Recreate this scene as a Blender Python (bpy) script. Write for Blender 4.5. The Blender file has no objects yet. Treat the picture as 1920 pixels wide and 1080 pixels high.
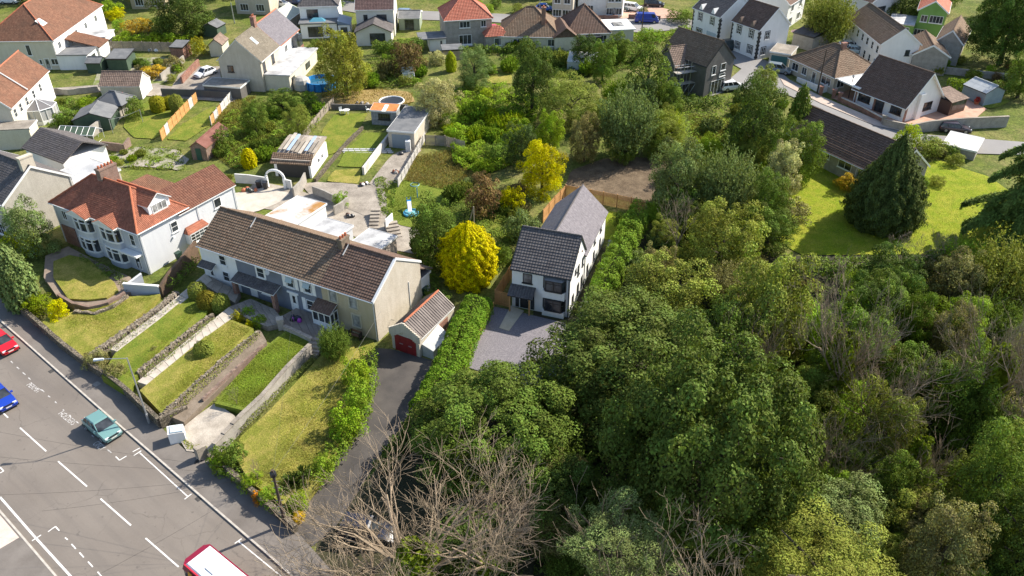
import bpy, bmesh, math, random
import numpy as np
from mathutils import Vector, Matrix
random.seed(7); RNG = np.random.default_rng(7)
C = bpy.context.scene.collection
SC = bpy.context.scene
# ---------------------------------------------------------------- camera, sky, sun, exposure
F, PITCH, CAMZ, SLOPE = 1500.0, math.radians(34), 52.0, 0.03
cd = bpy.data.cameras.new('camera'); cam = bpy.data.objects.new('camera', cd); C.objects.link(cam)
cam.location = (0, 0, CAMZ); cam.rotation_euler = (math.pi/2 - PITCH, 0, 0)
cd.sensor_width = 36; cd.lens = 36*F/1920; cd.clip_end = 4000; cd.clip_start = 0.5
SC.camera = cam
SUN_EL, SUN_HEAD = math.radians(39.8), math.radians(29)     # heading of the sun, counter-clockwise from +x
w = bpy.data.worlds.new('World'); SC.world = w; w.use_nodes = True
wn = w.node_tree; bg = wn.nodes['Background']; sky = wn.nodes.new('ShaderNodeTexSky')
sky.sky_type = 'NISHITA'; sky.sun_disc = False; sky.sun_elevation = SUN_EL
sky.sun_rotation = math.pi/2 - SUN_HEAD
wn.links.new(sky.outputs[0], bg.inputs[0]); bg.inputs[1].default_value = 0.125
sl = bpy.data.lights.new('sun', 'SUN'); sl.energy = 5.0; sl.angle = math.radians(0.53); sl.color = (1.0, .925, .81)
sun = bpy.data.objects.new('sun', sl); C.objects.link(sun)
sd = Vector((math.cos(SUN_EL)*math.cos(SUN_HEAD), math.cos(SUN_EL)*math.sin(SUN_HEAD), math.sin(SUN_EL)))
sun.rotation_euler = sd.to_track_quat('Z', 'Y').to_euler(); sun.location = (60, 60, 120)
SC.view_settings.view_transform = 'Standard'; SC.view_settings.look = 'None'
SC.view_settings.exposure = 0.80; SC.view_settings.gamma = 1; SC.view_settings.use_curve_mapping = False
SC.cycles.max_bounces = 6; SC.cycles.diffuse_bounces = 3; SC.cycles.glossy_bounces = 2; SC.cycles.transmission_bounces = 3
# ---------------------------------------------------------------- surveying: a sight line meets the hillside
_c, _s = math.cos(PITCH), math.sin(PITCH)
def _ray(px, py):
    u, v = (px-960)/F, (py-540)/F
    return Vector((u, _c - v*_s, -_s - v*_c))
def G(px, py, h=0.0):
    r = _ray(px, py); t = (CAMZ-h)/(SLOPE*r.y - r.z)
    return Vector((0, 0, CAMZ)) + r*t
def GZ(px, py, z):
    r = _ray(px, py); t = (z-CAMZ)/r.z
    return Vector((0, 0, CAMZ)) + r*t
def PX(p):
    d = Vector(p) - Vector((0, 0, CAMZ)); z = d.y*_c - d.z*_s; v = -d.y*_s - d.z*_c
    return (960+F*d.x/z, 540+F*v/z, z)
def HT(base, py):
    lo, hi = 0.0, 45.0
    for _ in range(40):
        m = (lo+hi)/2
        if PX(base+Vector((0, 0, m)))[1] > py: lo = m
        else: hi = m
    return lo
def gz(x, y): return SLOPE*y
# ---------------------------------------------------------------- objects
def tag(o, label=None, cat=None, group=None, kind=None):
    if label: o['label'] = label
    if cat: o['category'] = cat
    if group: o['group'] = group
    if kind: o['kind'] = kind
    return o
def empty(name, label, cat, loc=(0, 0, 0), rz=0.0, group=None):
    o = bpy.data.objects.new(name, None); C.objects.link(o); o.empty_display_size = .3
    o.location = loc; o.rotation_euler = (0, 0, rz)
    return tag(o, label, cat, group)
def link(name, me, parent=None, loc=None, rz=0.0, sc=None):
    o = bpy.data.objects.new(name, me); C.objects.link(o)
    if parent: o.parent = parent
    if loc is not None: o.location = loc
    if rz: o.rotation_euler = (0, 0, rz)
    if sc is not None: o.scale = sc if hasattr(sc, '__len__') else (sc, sc, sc)
    return o
def copy_tree(o, parent=None, root=True):
    c = o.copy(); C.objects.link(c)
    if parent: c.parent = parent
    for ch in o.children: copy_tree(ch, c)
    return c
class MB:
    def __init__(s): s.v = []; s.f = []; s.uv = []; s.mi = []; s.cur = 0
    def face(s, pts, uv=None):
        n = len(s.v); s.v += [tuple(p) for p in pts]; s.f.append(tuple(range(n, n+len(pts)))); s.uv.append(uv); s.mi.append(s.cur)
        return s
    def hull(s, b, t):
        """ring b (below, ccw from above) to ring t, both closed with caps"""
        n = len(b); k = len(s.v); s.v += [tuple(p) for p in b] + [tuple(p) for p in t]
        for i in range(n):
            j = (i+1) % n; s.f.append((k+i, k+j, k+n+j, k+n+i)); s.uv.append(None); s.mi.append(s.cur)
        s.f.append(tuple(k+n+i for i in range(n))); s.uv.append(None); s.mi.append(s.cur)
        s.f.append(tuple(k+n-1-i for i in range(n))); s.uv.append(None); s.mi.append(s.cur)
        return s
    def box(s, x0, x1, y0, y1, z0, z1):
        r = [(x0, y0), (x1, y0), (x1, y1), (x0, y1)]
        return s.hull([(*p, z0) for p in r], [(*p, z1) for p in r])
    def tube(s, pts, rad, n=6, cap=True):
        pts = [Vector(p) for p in pts]; rr = rad if hasattr(rad, '__len__') else [rad]*len(pts)
        k0 = len(s.v)
        for i, p in enumerate(pts):
            d = (pts[min(i+1, len(pts)-1)] - pts[max(i-1, 0)]).normalized()
            a = d.cross(Vector((0, 0, 1)) if abs(d.z) < .9 else Vector((1, 0, 0))).normalized(); b = a.cross(d).normalized()
            for q in range(n):
                t = 2*math.pi*q/n; s.v.append(tuple(p + (a*math.cos(t) - b*math.sin(t))*rr[i]))
        for i in range(len(pts)-1):
            for q in range(n):
                a = k0+i*n+q; b = k0+i*n+(q+1) % n
                s.f.append((a, b, b+n, a+n)); s.uv.append(None); s.mi.append(s.cur)
        if cap:
            s.f.append(tuple(k0+n-1-q for q in range(n))); s.uv.append(None); s.mi.append(s.cur)
            k = k0+(len(pts)-1)*n; s.f.append(tuple(k+q for q in range(n))); s.uv.append(None); s.mi.append(s.cur)
        return s
    def lathe(s, prof, n=16, c=(0, 0, 0), closed_top=True):
        k = len(s.v)
        for r, z in prof:
            for q in range(n):
                t = 2*math.pi*q/n; s.v.append((c[0]+r*math.cos(t), c[1]+r*math.sin(t), c[2]+z))
        for i in range(len(prof)-1):
            for q in range(n):
                a = k+i*n+q; b = k+i*n+(q+1) % n
                s.f.append((a, b, b+n, a+n)); s.uv.append(None); s.mi.append(s.cur)
        if closed_top:
            j = k+(len(prof)-1)*n; s.f.append(tuple(j+q for q in range(n))); s.uv.append(None); s.mi.append(s.cur)
        return s
    def mesh(s, name, m=None, smooth=False):
        me = bpy.data.meshes.new(name); me.from_pydata(s.v, [], s.f)
        for x in (m if isinstance(m, (list, tuple)) else [m]):
            if x: me.materials.append(x)
        if any(s.mi): me.polygons.foreach_set('material_index', s.mi)
        ul = me.uv_layers.new(name='UVMap'); data = []
        for p, uv in zip(me.polygons, s.uv):
            if uv: data += [c for t in uv for c in t]; continue
            n = p.normal; ax, ay, az = abs(n.x), abs(n.y), abs(n.z)
            for vi in p.vertices:
                q = s.v[vi]
                if az >= ax and az >= ay: data += [q[0], q[1]]
                elif ax >= ay: data += [q[1], q[2]]
                else: data += [q[0], q[2]]
        ul.data.foreach_set('uv', data)
        if smooth: me.polygons.foreach_set('use_smooth', [True]*len(me.polygons))
        return me
    def build(s, name, m=None, parent=None, loc=None, rz=0.0, smooth=False):
        return link(name, s.mesh(name, m, smooth), parent, loc, rz)
# ---------------------------------------------------------------- materials
class NT:
    def __init__(s, name):
        s.m = bpy.data.materials.new(name); s.m.use_nodes = True; s.t = s.m.node_tree; s.n = s.t.nodes; s.b = s.n['Principled BSDF']
        s.tc = s.n.new('ShaderNodeTexCoord')
    def new(s, typ, **kw):
        x = s.n.new(typ)
        for k, v in kw.items(): setattr(x, k, v)
        return x
    def put(s, sock, v):
        if hasattr(v, 'is_output') or isinstance(v, bpy.types.NodeSocket): s.t.links.new(v, sock)
        else: sock.default_value = v
    def noise(s, scale, detail=4, rough=.6, vec=None, out=0):
        x = s.new('ShaderNodeTexNoise'); s.put(x.inputs['Vector'], vec or s.tc.outputs['Object'])
        x.inputs['Scale'].default_value = scale; x.inputs['Detail'].default_value = detail; x.inputs['Roughness'].default_value = rough
        return x.outputs[out]
    def ramp(s, fac, a, b):
        x = s.new('ShaderNodeMapRange'); s.put(x.inputs[0], fac); x.inputs[1].default_value = a; x.inputs[2].default_value = b
        return x.outputs[0]
    def mix(s, fac, a, b, typ='MIX'):
        x = s.new('ShaderNodeMix', data_type='RGBA', blend_type=typ); s.put(x.inputs[0], fac)
        for i, v in ((6, a), (7, b)): s.put(x.inputs[i], (*v, 1) if isinstance(v, tuple) and len(v) == 3 else v)
        return x.outputs[2]
    def math(s, op, a, b=0.0):
        x = s.new('ShaderNodeMath', operation=op); s.put(x.inputs[0], a); s.put(x.inputs[1], b); return x.outputs[0]
    def scalevec(s, vec, sc):
        x = s.new('ShaderNodeVectorMath', operation='MULTIPLY'); s.put(x.inputs[0], vec); x.inputs[1].default_value = sc; return x.outputs[0]
    def bump(s, h, strength=.5, dist=.02):
        x = s.new('ShaderNodeBump'); s.put(x.inputs['Height'], h); x.inputs['Strength'].default_value = strength; x.inputs['Distance'].default_value = dist
        s.t.links.new(x.outputs[0], s.b.inputs['Normal'])
    def done(s, col=None, rough=None, metal=None, spec=None):
        if col is not None: s.put(s.b.inputs['Base Color'], (*col, 1) if isinstance(col, tuple) and len(col) == 3 else col)
        if rough is not None: s.put(s.b.inputs['Roughness'], rough)
        if metal is not None: s.b.inputs['Metallic'].default_value = metal
        if spec is not None: s.b.inputs['Specular IOR Level'].default_value = spec
        return s.m
_M = {}
def mottle(name, c1, c2, scale=1.5, rough=.85, fine=25, fineamt=.25, bump=.3, dist=.02, spec=.3, streak=False, lo=.35, hi=.68):
    """two colours mixed by broad noise, with fine grain"""
    if name in _M: return _M[name]
    t = NT(name); n = t.noise(scale, 6)
    if streak:
        n2 = t.noise(1.0, 5, vec=t.scalevec(t.tc.outputs['Object'], (2.2, 2.2, .35))); n = t.math('MULTIPLY', t.math('ADD', n, n2), .5)
    col = t.mix(t.ramp(n, lo, hi), c1, c2)
    f = t.noise(fine, 3); g = t.ramp(f, .25, .75)
    col = t.mix(fineamt, col, t.mix(g, (.25, .25, .25), (1.0, 1.0, 1.0)), 'OVERLAY')
    t.bump(f, bump, dist); _M[name] = t.done(col, rough, spec=spec); return _M[name]
def plain(name, col, rough=.5, metal=0.0, spec=.5, var=.12, scale=3):
    if name in _M: return _M[name]
    t = NT(name); n = t.noise(scale, 3)
    d = tuple(c*(1-var) for c in col); e = tuple(min(1, c*(1+var)) for c in col)
    _M[name] = t.done(t.mix(n, d, e), rough, metal, spec); return _M[name]
def tiles(name, c1, c2, moss=(.10, .09, .06), tile=.3, mossamt=.5, rib=.5, rough=.8):
    """UV u = metres along the eave, v = course number"""
    if name in _M: return _M[name]
    t = NT(name); uv = t.tc.outputs['UV']; sep = t.new('ShaderNodeSeparateXYZ'); t.put(sep.inputs[0], uv)
    u = t.math('DIVIDE', sep.outputs[0], tile); fu = t.math('FLOOR', u); fv = t.math('FLOOR', sep.outputs[1])
    cb = t.new('ShaderNodeCombineXYZ'); t.put(cb.inputs[0], fu); t.put(cb.inputs[1], fv)
    wn_ = t.new('ShaderNodeTexWhiteNoise', noise_dimensions='2D'); t.put(wn_.inputs['Vector'], cb.outputs[0])
    col = t.mix(wn_.outputs[0], c1, c2)
    n = t.noise(.55, 7, .75); col = t.mix(t.math('MULTIPLY', t.ramp(n, .42, .66), mossamt), col, moss); n9 = t.noise(6, 3, .5); col = t.mix(t.math('MULTIPLY', t.ramp(n9, .66, .74), .5), col, tuple(min(1, c*2.0) for c in c2))
    n2 = t.noise(3.5, 5); col = t.mix(.35, col, t.mix(t.ramp(n2, .3, .7), (.3, .3, .3), (.75, .75, .75)), 'OVERLAY')
    fr = t.math('FRACT', u); h = t.math('SINE', t.math('MULTIPLY', fr, math.pi))
    groove = t.ramp(h, .0, .35); col = t.mix(t.math('MULTIPLY', t.math('SUBTRACT', 1.0, groove), rib), col, tuple(c*.35 for c in c1))
    t.bump(h, .8, .05); _M[name] = t.done(col, rough, spec=.12); return _M[name]
def bricks(name, c1, c2, mortar=(.35, .32, .28), sc=1.0, bw=.225, bh=.075):
    if name in _M: return _M[name]
    t = NT(name); b = t.new('ShaderNodeTexBrick'); t.put(b.inputs['Vector'], t.tc.outputs['UV'])
    b.inputs['Color1'].default_value = (*c1, 1); b.inputs['Color2'].default_value = (*c2, 1); b.inputs['Mortar'].default_value = (*mortar, 1)
    b.inputs['Scale'].default_value = sc; b.inputs['Brick Width'].default_value = bw; b.inputs['Row Height'].default_value = bh; b.inputs['Mortar Size'].default_value = .01
    n = t.noise(1.2, 5); col = t.mix(.45, b.outputs[0], t.mix(t.ramp(n, .3, .7), (.22, .22, .22), (.72, .72, .72)), 'OVERLAY')
    t.bump(t.math('SUBTRACT', 1.0, b.outputs[1]), .6, .02); _M[name] = t.done(col, .85, spec=.25); return _M[name]
def stones(name, c1, c2, joint, sc=4.0, rnd=1.0):
    if name in _M: return _M[name]
    t = NT(name); v = t.new('ShaderNodeTexVoronoi', feature='F1'); nz = t.noise(2.0, 3, out=1)
    vec = t.new('ShaderNodeMix', data_type='VECTOR'); vec.inputs[0].default_value = .12; t.put(vec.inputs[4], t.tc.outputs['Object']); t.put(vec.inputs[5], nz)
    sv = t.scalevec(vec.outputs[1], (1, 1, 1.5)); t.put(v.inputs['Vector'], sv); v.inputs['Scale'].default_value = sc
    e = t.new('ShaderNodeTexVoronoi', feature='DISTANCE_TO_EDGE'); t.put(e.inputs['Vector'], sv); e.inputs['Scale'].default_value = sc
    sep = t.new('ShaderNodeSeparateColor'); t.put(sep.inputs[0], v.outputs['Color'])
    col = t.mix(sep.outputs[0], c1, c2); ed = t.ramp(e.outputs[0], 0.0, .1); col = t.mix(ed, joint, col)
    n = t.noise(14, 4); col = t.mix(.4, col, t.mix(n, (.2, .2, .2), (.8, .8, .8)), 'OVERLAY')
    n3 = t.noise(.9, 5); col = t.mix(t.math('MULTIPLY', t.ramp(n3, .5, .75), .5), col, (.07, .085, .03))
    t.bump(t.math('ADD', ed, t.math('MULTIPLY', n, .4)), 1.0, .06); _M[name] = t.done(col, .9, spec=.2); return _M[name]
def turf(name, g1, g2, dry, dryamt=.5, scale=.25, fine=9):
    if name in _M: return _M[name]
    t = NT(name); co = t.tc.outputs['Object']
    a = t.ramp(t.noise(scale*3, 6, .65), .36, .64); b = t.ramp(t.noise(scale*1.3, 8, .78), .44, .60); f = t.noise(fine, 5, .75)
    col = t.mix(a, g1, g2); col = t.mix(t.math('MULTIPLY', b, dryamt), col, dry)
    col = t.mix(.75, col, t.mix(t.ramp(f, .3, .7), (.12, .12, .10), (.88, .88, .85)), 'OVERLAY')
    f2 = t.noise(fine*4, 2, .6); t.bump(t.math('ADD', f, t.math('MULTIPLY', f2, .5)), .9, .09); _M[name] = t.done(col, .95, spec=.12); return _M[name]
def leafmat(name='leaf'):
    if name in _M: return _M[name]
    t = NT(name); oi = t.new('ShaderNodeObjectInfo'); at = t.new('ShaderNodeAttribute', attribute_name='rnd')
    hs = t.new('ShaderNodeHueSaturation'); t.put(hs.inputs['Color'], oi.outputs['Color'])
    hs.inputs['Saturation'].default_value = 1.06
    t.put(hs.inputs['Hue'], t.math('ADD', t.math('ADD', .452, t.math('MULTIPLY', at.outputs['Fac'], .045)), t.math('MULTIPLY', t.noise(.5, 3), .052)))
    t.put(hs.inputs['Value'], t.math('ADD', .35, t.math('MULTIPLY', at.outputs['Fac'], 1.3)))
    n = t.noise(.35, 3); col = t.mix(.35, hs.outputs[0], t.mix(t.ramp(n, .3, .7), (.25, .25, .25), (.78, .76, .66)), 'OVERLAY')
    t.done(col, .7, spec=.10)
    tr = t.new('ShaderNodeBsdfTranslucent'); t.put(tr.inputs[0], t.mix(1.0, col, (1.0, 1.0, .55), 'MULTIPLY'))
    mx = t.new('ShaderNodeMixShader'); mx.inputs[0].default_value = .26; out = t.n['Material Output']
    t.t.links.new(t.b.outputs[0], mx.inputs[1]); t.t.links.new(tr.outputs[0], mx.inputs[2]); t.t.links.new(mx.outputs[0], out.inputs[0])
    _M[name] = t.m; return t.m
LEAF = leafmat()
def glassmat(name, col=(.03, .035, .04), rough=.08):
    if name in _M: return _M[name]
    t = NT(name); n = t.noise(.9, 2); _M[name] = t.done(t.mix(t.ramp(n, .35, .65), tuple(c*.5 for c in col), tuple(c*2.2 for c in col)), rough, spec=.6); return _M[name]
GLASS = glassmat('window_glass'); CURT = glassmat('curtained_glass', (.20, .20, .19), .15)
UPVC = plain('white_frame', (.78, .78, .76), .4); BLACKF = plain('black_frame', (.02, .021, .024), .4)
WHITEW = mottle('white_render', (.82, .81, .79), (.72, .71, .68), .5, .85, 20, .08, .15, streak=True)
CREAMW = mottle('cream_render', (.52, .47, .37), (.62, .57, .46), .6, .9, 14, .3, .4, streak=True)
BEIGEW = mottle('beige_pebbledash', (.42, .37, .29), (.54, .49, .41), .7, .92, 16, .35, .5, streak=True)
GREYW = mottle('grey_render', (.40, .42, .46), (.47, .49, .53), .6, .85, 16, .12, .2)
PALEGW = mottle('pale_grey_render', (.55, .56, .58), (.63, .64, .65), .5, .85, 16, .12, .2, streak=True)
BLUEGW = mottle('blue_grey_render', (.145, .165, .205), (.185, .205, .245), .6, .8, 16, .12, .2)
TANW = mottle('tan_render', (.38, .31, .20), (.46, .39, .27), .7, .9, 14, .25, .4, streak=True)
DARKW = mottle('dark_slate_render', (.105, .098, .092), (.145, .135, .128), .6, .85, 18, .2, .4)
GREENW = mottle('green_render', (.16, .30, .07), (.20, .36, .10), .6, .8, 16, .1, .2)
T_BROWN = tiles('brown_tiles', (.168, .110, .073), (.24, .168, .115), (.145, .12, .085), .3, .5)
T_DKBR = tiles('dark_brown_tiles', (.135, .084, .062), (.185, .122, .094), (.12, .09, .07), .3, .5)
T_GREY = tiles('dark_grey_tiles', (.098, .090, .090), (.138, .128, .125), (.088, .082, .08), .3, .15)
T_RED = tiles('red_clay_tiles', (.275, .098, .060), (.37, .145, .090), (.14, .07, .045), .2, .55, .35)
T_LRED = tiles('light_red_tiles', (.40, .13, .085), (.48, .18, .12), (.30, .13, .09), .3, .3)
T_ORBR = tiles('orange_brown_tiles', (.175, .085, .055), (.24, .125, .08), (.11, .07, .05), .2, .6)
T_SLATE = tiles('slate_roof', (.098, .088, .088), (.148, .134, .130), (.11, .095, .075), .3, .4, .3)
T_LSL = tiles('light_slate_roof', (.155, .142, .155), (.205, .188, .20), (.16, .15, .16), .25, .3, .25, .6)
T_PINK = tiles('pinkish_tiles', (.20, .145, .115), (.285, .21, .165), (.15, .11, .085), .3, .6)
RED_T = plain('red_ridge', (.42, .13, .06), .7, var=.25); FELT = mottle('grey_felt', (.12, .125, .13), (.19, .19, .19), .8, .9, 20, .2)
FLATW = mottle('weathered_flat_roof', (.50, .50, .50), (.20, .20, .20), .55, .8, 12, .3, .3, lo=.4, hi=.75)
RUSTF = mottle('rust_stained_flat_roof', (.50, .48, .46), (.33, .17, .05), .28, .85, 12, .25, .3, lo=.5, hi=.62)
def roadmat():
    t = NT('road_tarmac'); co = t.tc.outputs['Object']; mp = t.new('ShaderNodeMapping'); t.put(mp.inputs[0], co); mp.inputs['Rotation'].default_value = (0, 0, math.radians(37.2)); v = mp.outputs[0]
    n = t.noise(.14, 5); st = t.noise(1.0, 4, vec=t.scalevec(v, (.05, .9, 1))); col = t.mix(t.ramp(n, .3, .7), (.156, .134, .114), (.198, .173, .148)); col = t.mix(t.math('MULTIPLY', t.ramp(st, .45, .72), .38), col, (.105, .095, .088))
    vo = t.new('ShaderNodeTexVoronoi', feature='DISTANCE_TO_EDGE'); w2 = t.new('ShaderNodeVectorMath', operation='ADD'); t.put(w2.inputs[0], co); t.put(w2.inputs[1], t.noise(.6, 4, out=1)); t.put(vo.inputs['Vector'], w2.outputs[0]); vo.inputs['Scale'].default_value = .22
    cr = t.math('SUBTRACT', 1.0, t.ramp(vo.outputs[0], .0, .012)); cr = t.math('MULTIPLY', cr, t.ramp(t.noise(.25, 2), .45, .6)); col = t.mix(t.math('MULTIPLY', cr, .45), col, (.06, .055, .05))
    sp = t.noise(2.2, 2, .4); col = t.mix(t.math('MULTIPLY', t.ramp(sp, .70, .76), .5), col, (.09, .08, .075)); f = t.noise(40, 3); col = t.mix(.3, col, t.mix(t.ramp(f, .25, .75), (.25, .25, .25), (1.0, 1.0, 1.0)), 'OVERLAY'); t.bump(f, .3, .01); return t.done(col, .9, spec=.3)
TARMAC = roadmat()
PAVE = mottle('pavement_tarmac', (.130, .114, .100), (.185, .165, .146), .4, .92, 30, .3, .3, .01)
DRIVE = mottle('dark_tarmac', (.055, .050, .047), (.10, .088, .078), .35, .92, 30, .3, .3, .01)
CONC = mottle('concrete', (.30, .26, .21), (.47, .42, .35), .7, .9, 10, .35, .4)
OLDC = mottle('old_concrete', (.19, .165, .135), (.34, .30, .25), .45, .92, 7, .45, .5)
BLOCK = mottle('block_wall', (.25, .23, .20), (.36, .33, .29), 1.2, .92, 12, .4, .5)
GRAVEL = mottle('slate_gravel', (.13, .122, .135), (.235, .215, .225), 9, .9, 22, .55, .9, .05)
PAINT = mottle('road_paint', (.74, .72, .68), (.50, .48, .45), 2.0, .8, 30, .3, .1, lo=.5, hi=.8)
FADED = mottle('faded_road_paint', (.60, .58, .55), (.20, .19, .18), 3.0, .85, 18, .3, .1, lo=.44, hi=.62)
STONE = stones('garden_stone', (.20, .165, .12), (.36, .30, .23), (.05, .04, .03), 5.0)
STONED = stones('dark_garden_stone', (.12, .10, .075), (.24, .20, .15), (.03, .028, .02), 4.5)
BRICK = bricks('red_brick', (.24, .085, .05), (.32, .13, .08)); BRICKB = bricks('brown_brick', (.17, .10, .07), (.24, .14, .10))
WOOD = mottle('fence_wood', (.42, .22, .085), (.50, .28, .12), 1.0, .8, 18, .35, .4); WOODG = mottle('weathered_wood', (.26, .22, .17), (.36, .31, .25), 1.0, .9, 18, .35, .4)
WOODB = mottle('brown_wood', (.16, .085, .05), (.22, .12, .07), 1.0, .85, 18, .3, .4)
LAWN = turf('lawn', (.125, .180, .022), (.175, .215, .030), (.33, .28, .065), .55)
LAWNB = turf('bright_lawn', (.125, .178, .024), (.175, .215, .034), (.24, .26, .04), .35)
LAWND = turf('dry_lawn', (.175, .195, .030), (.245, .248, .045), (.40, .32, .10), .75)
LAWNY = turf('yellow_green_lawn', (.165, .235, .014), (.245, .300, .020), (.36, .33, .05), .6, .3)
WILD = turf('rough_grass', (.075, .105, .022), (.14, .17, .032), (.23, .20, .08), .7, .12, 3)
PATCHY = mottle('patchy_yard', (.13, .16, .035), (.30, .27, .22), .28, .92, 6, .5, .6, .04, lo=.44, hi=.56)
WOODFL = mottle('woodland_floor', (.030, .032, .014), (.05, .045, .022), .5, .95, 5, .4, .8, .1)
EARTH = mottle('bare_earth', (.085, .060, .037), (.165, .122, .078), .7, .95, 6, .5, .9, .08)
DIRT = mottle('garden_soil', (.15, .118, .085), (.22, .178, .135), .7, .95, 9, .4, .6, .04)
BARK = mottle('bark', (.05, .04, .028), (.085, .07, .05), 3, .9, 20, .3, .5); DEADB = mottle('dead_branch', (.185, .138, .092), (.32, .248, .168), 2, .8, 20, .25, .3)
METAL = plain('galvanised', (.45, .46, .47), .4, .6); TIMBER = mottle('pole_timber', (.07, .05, .04), (.10, .075, .055), 2, .9)
BLUEP = plain('blue_plastic', (.02, .22, .52), .4); REDP = plain('red_paint', (.22, .018, .02), .45)
# ---------------------------------------------------------------- building kit
def lerp(a, b, t): return a + (b-a)*t
def courses(mb, p0, p1, p2, p3, step=.33, lift=.055):
    """lapped roofing courses from eave p0-p1 up to p3-p2"""
    p0, p1, p2, p3 = map(Vector, (p0, p1, p2, p3)); e = (p1-p0).normalized()
    nrm = (p1-p0).cross((p3+p2)/2-(p0+p1)/2).normalized()
    n = max(2, round(((p3+p2)/2-(p0+p1)/2).length/step))
    U = lambda p: (p-p0).dot(e)
    for i in range(n):
        a, b = lerp(p0, p3, i/n), lerp(p1, p2, i/n); c, d = lerp(p1, p2, (i+1)/n), lerp(p0, p3, (i+1)/n)
        up = nrm*lift*random.uniform(.9, 1.1); lo = nrm*.012
        ua, ub, uc, ud = U(a), U(b), U(c), U(d); v = i+.5
        if (c-d).length < .02: mb.face([a+up, b+up, c+lo], [(ua, v), (ub, v), (uc, v)])
        else: mb.face([a+up, b+up, c+lo, d+lo], [(ua, v), (ub, v), (uc, v), (ud, v)])
        mb.face([a-lo, b-lo, b+up, a+up], [(ua, v), (ub, v), (ub, v), (ua, v)])
def slab(mb, ring, t=.13):
    ring = [Vector(p) for p in ring]
    mb.hull([p-Vector((0, 0, t)) for p in ring], [p-Vector((0, 0, .012)) for p in ring])
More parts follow.
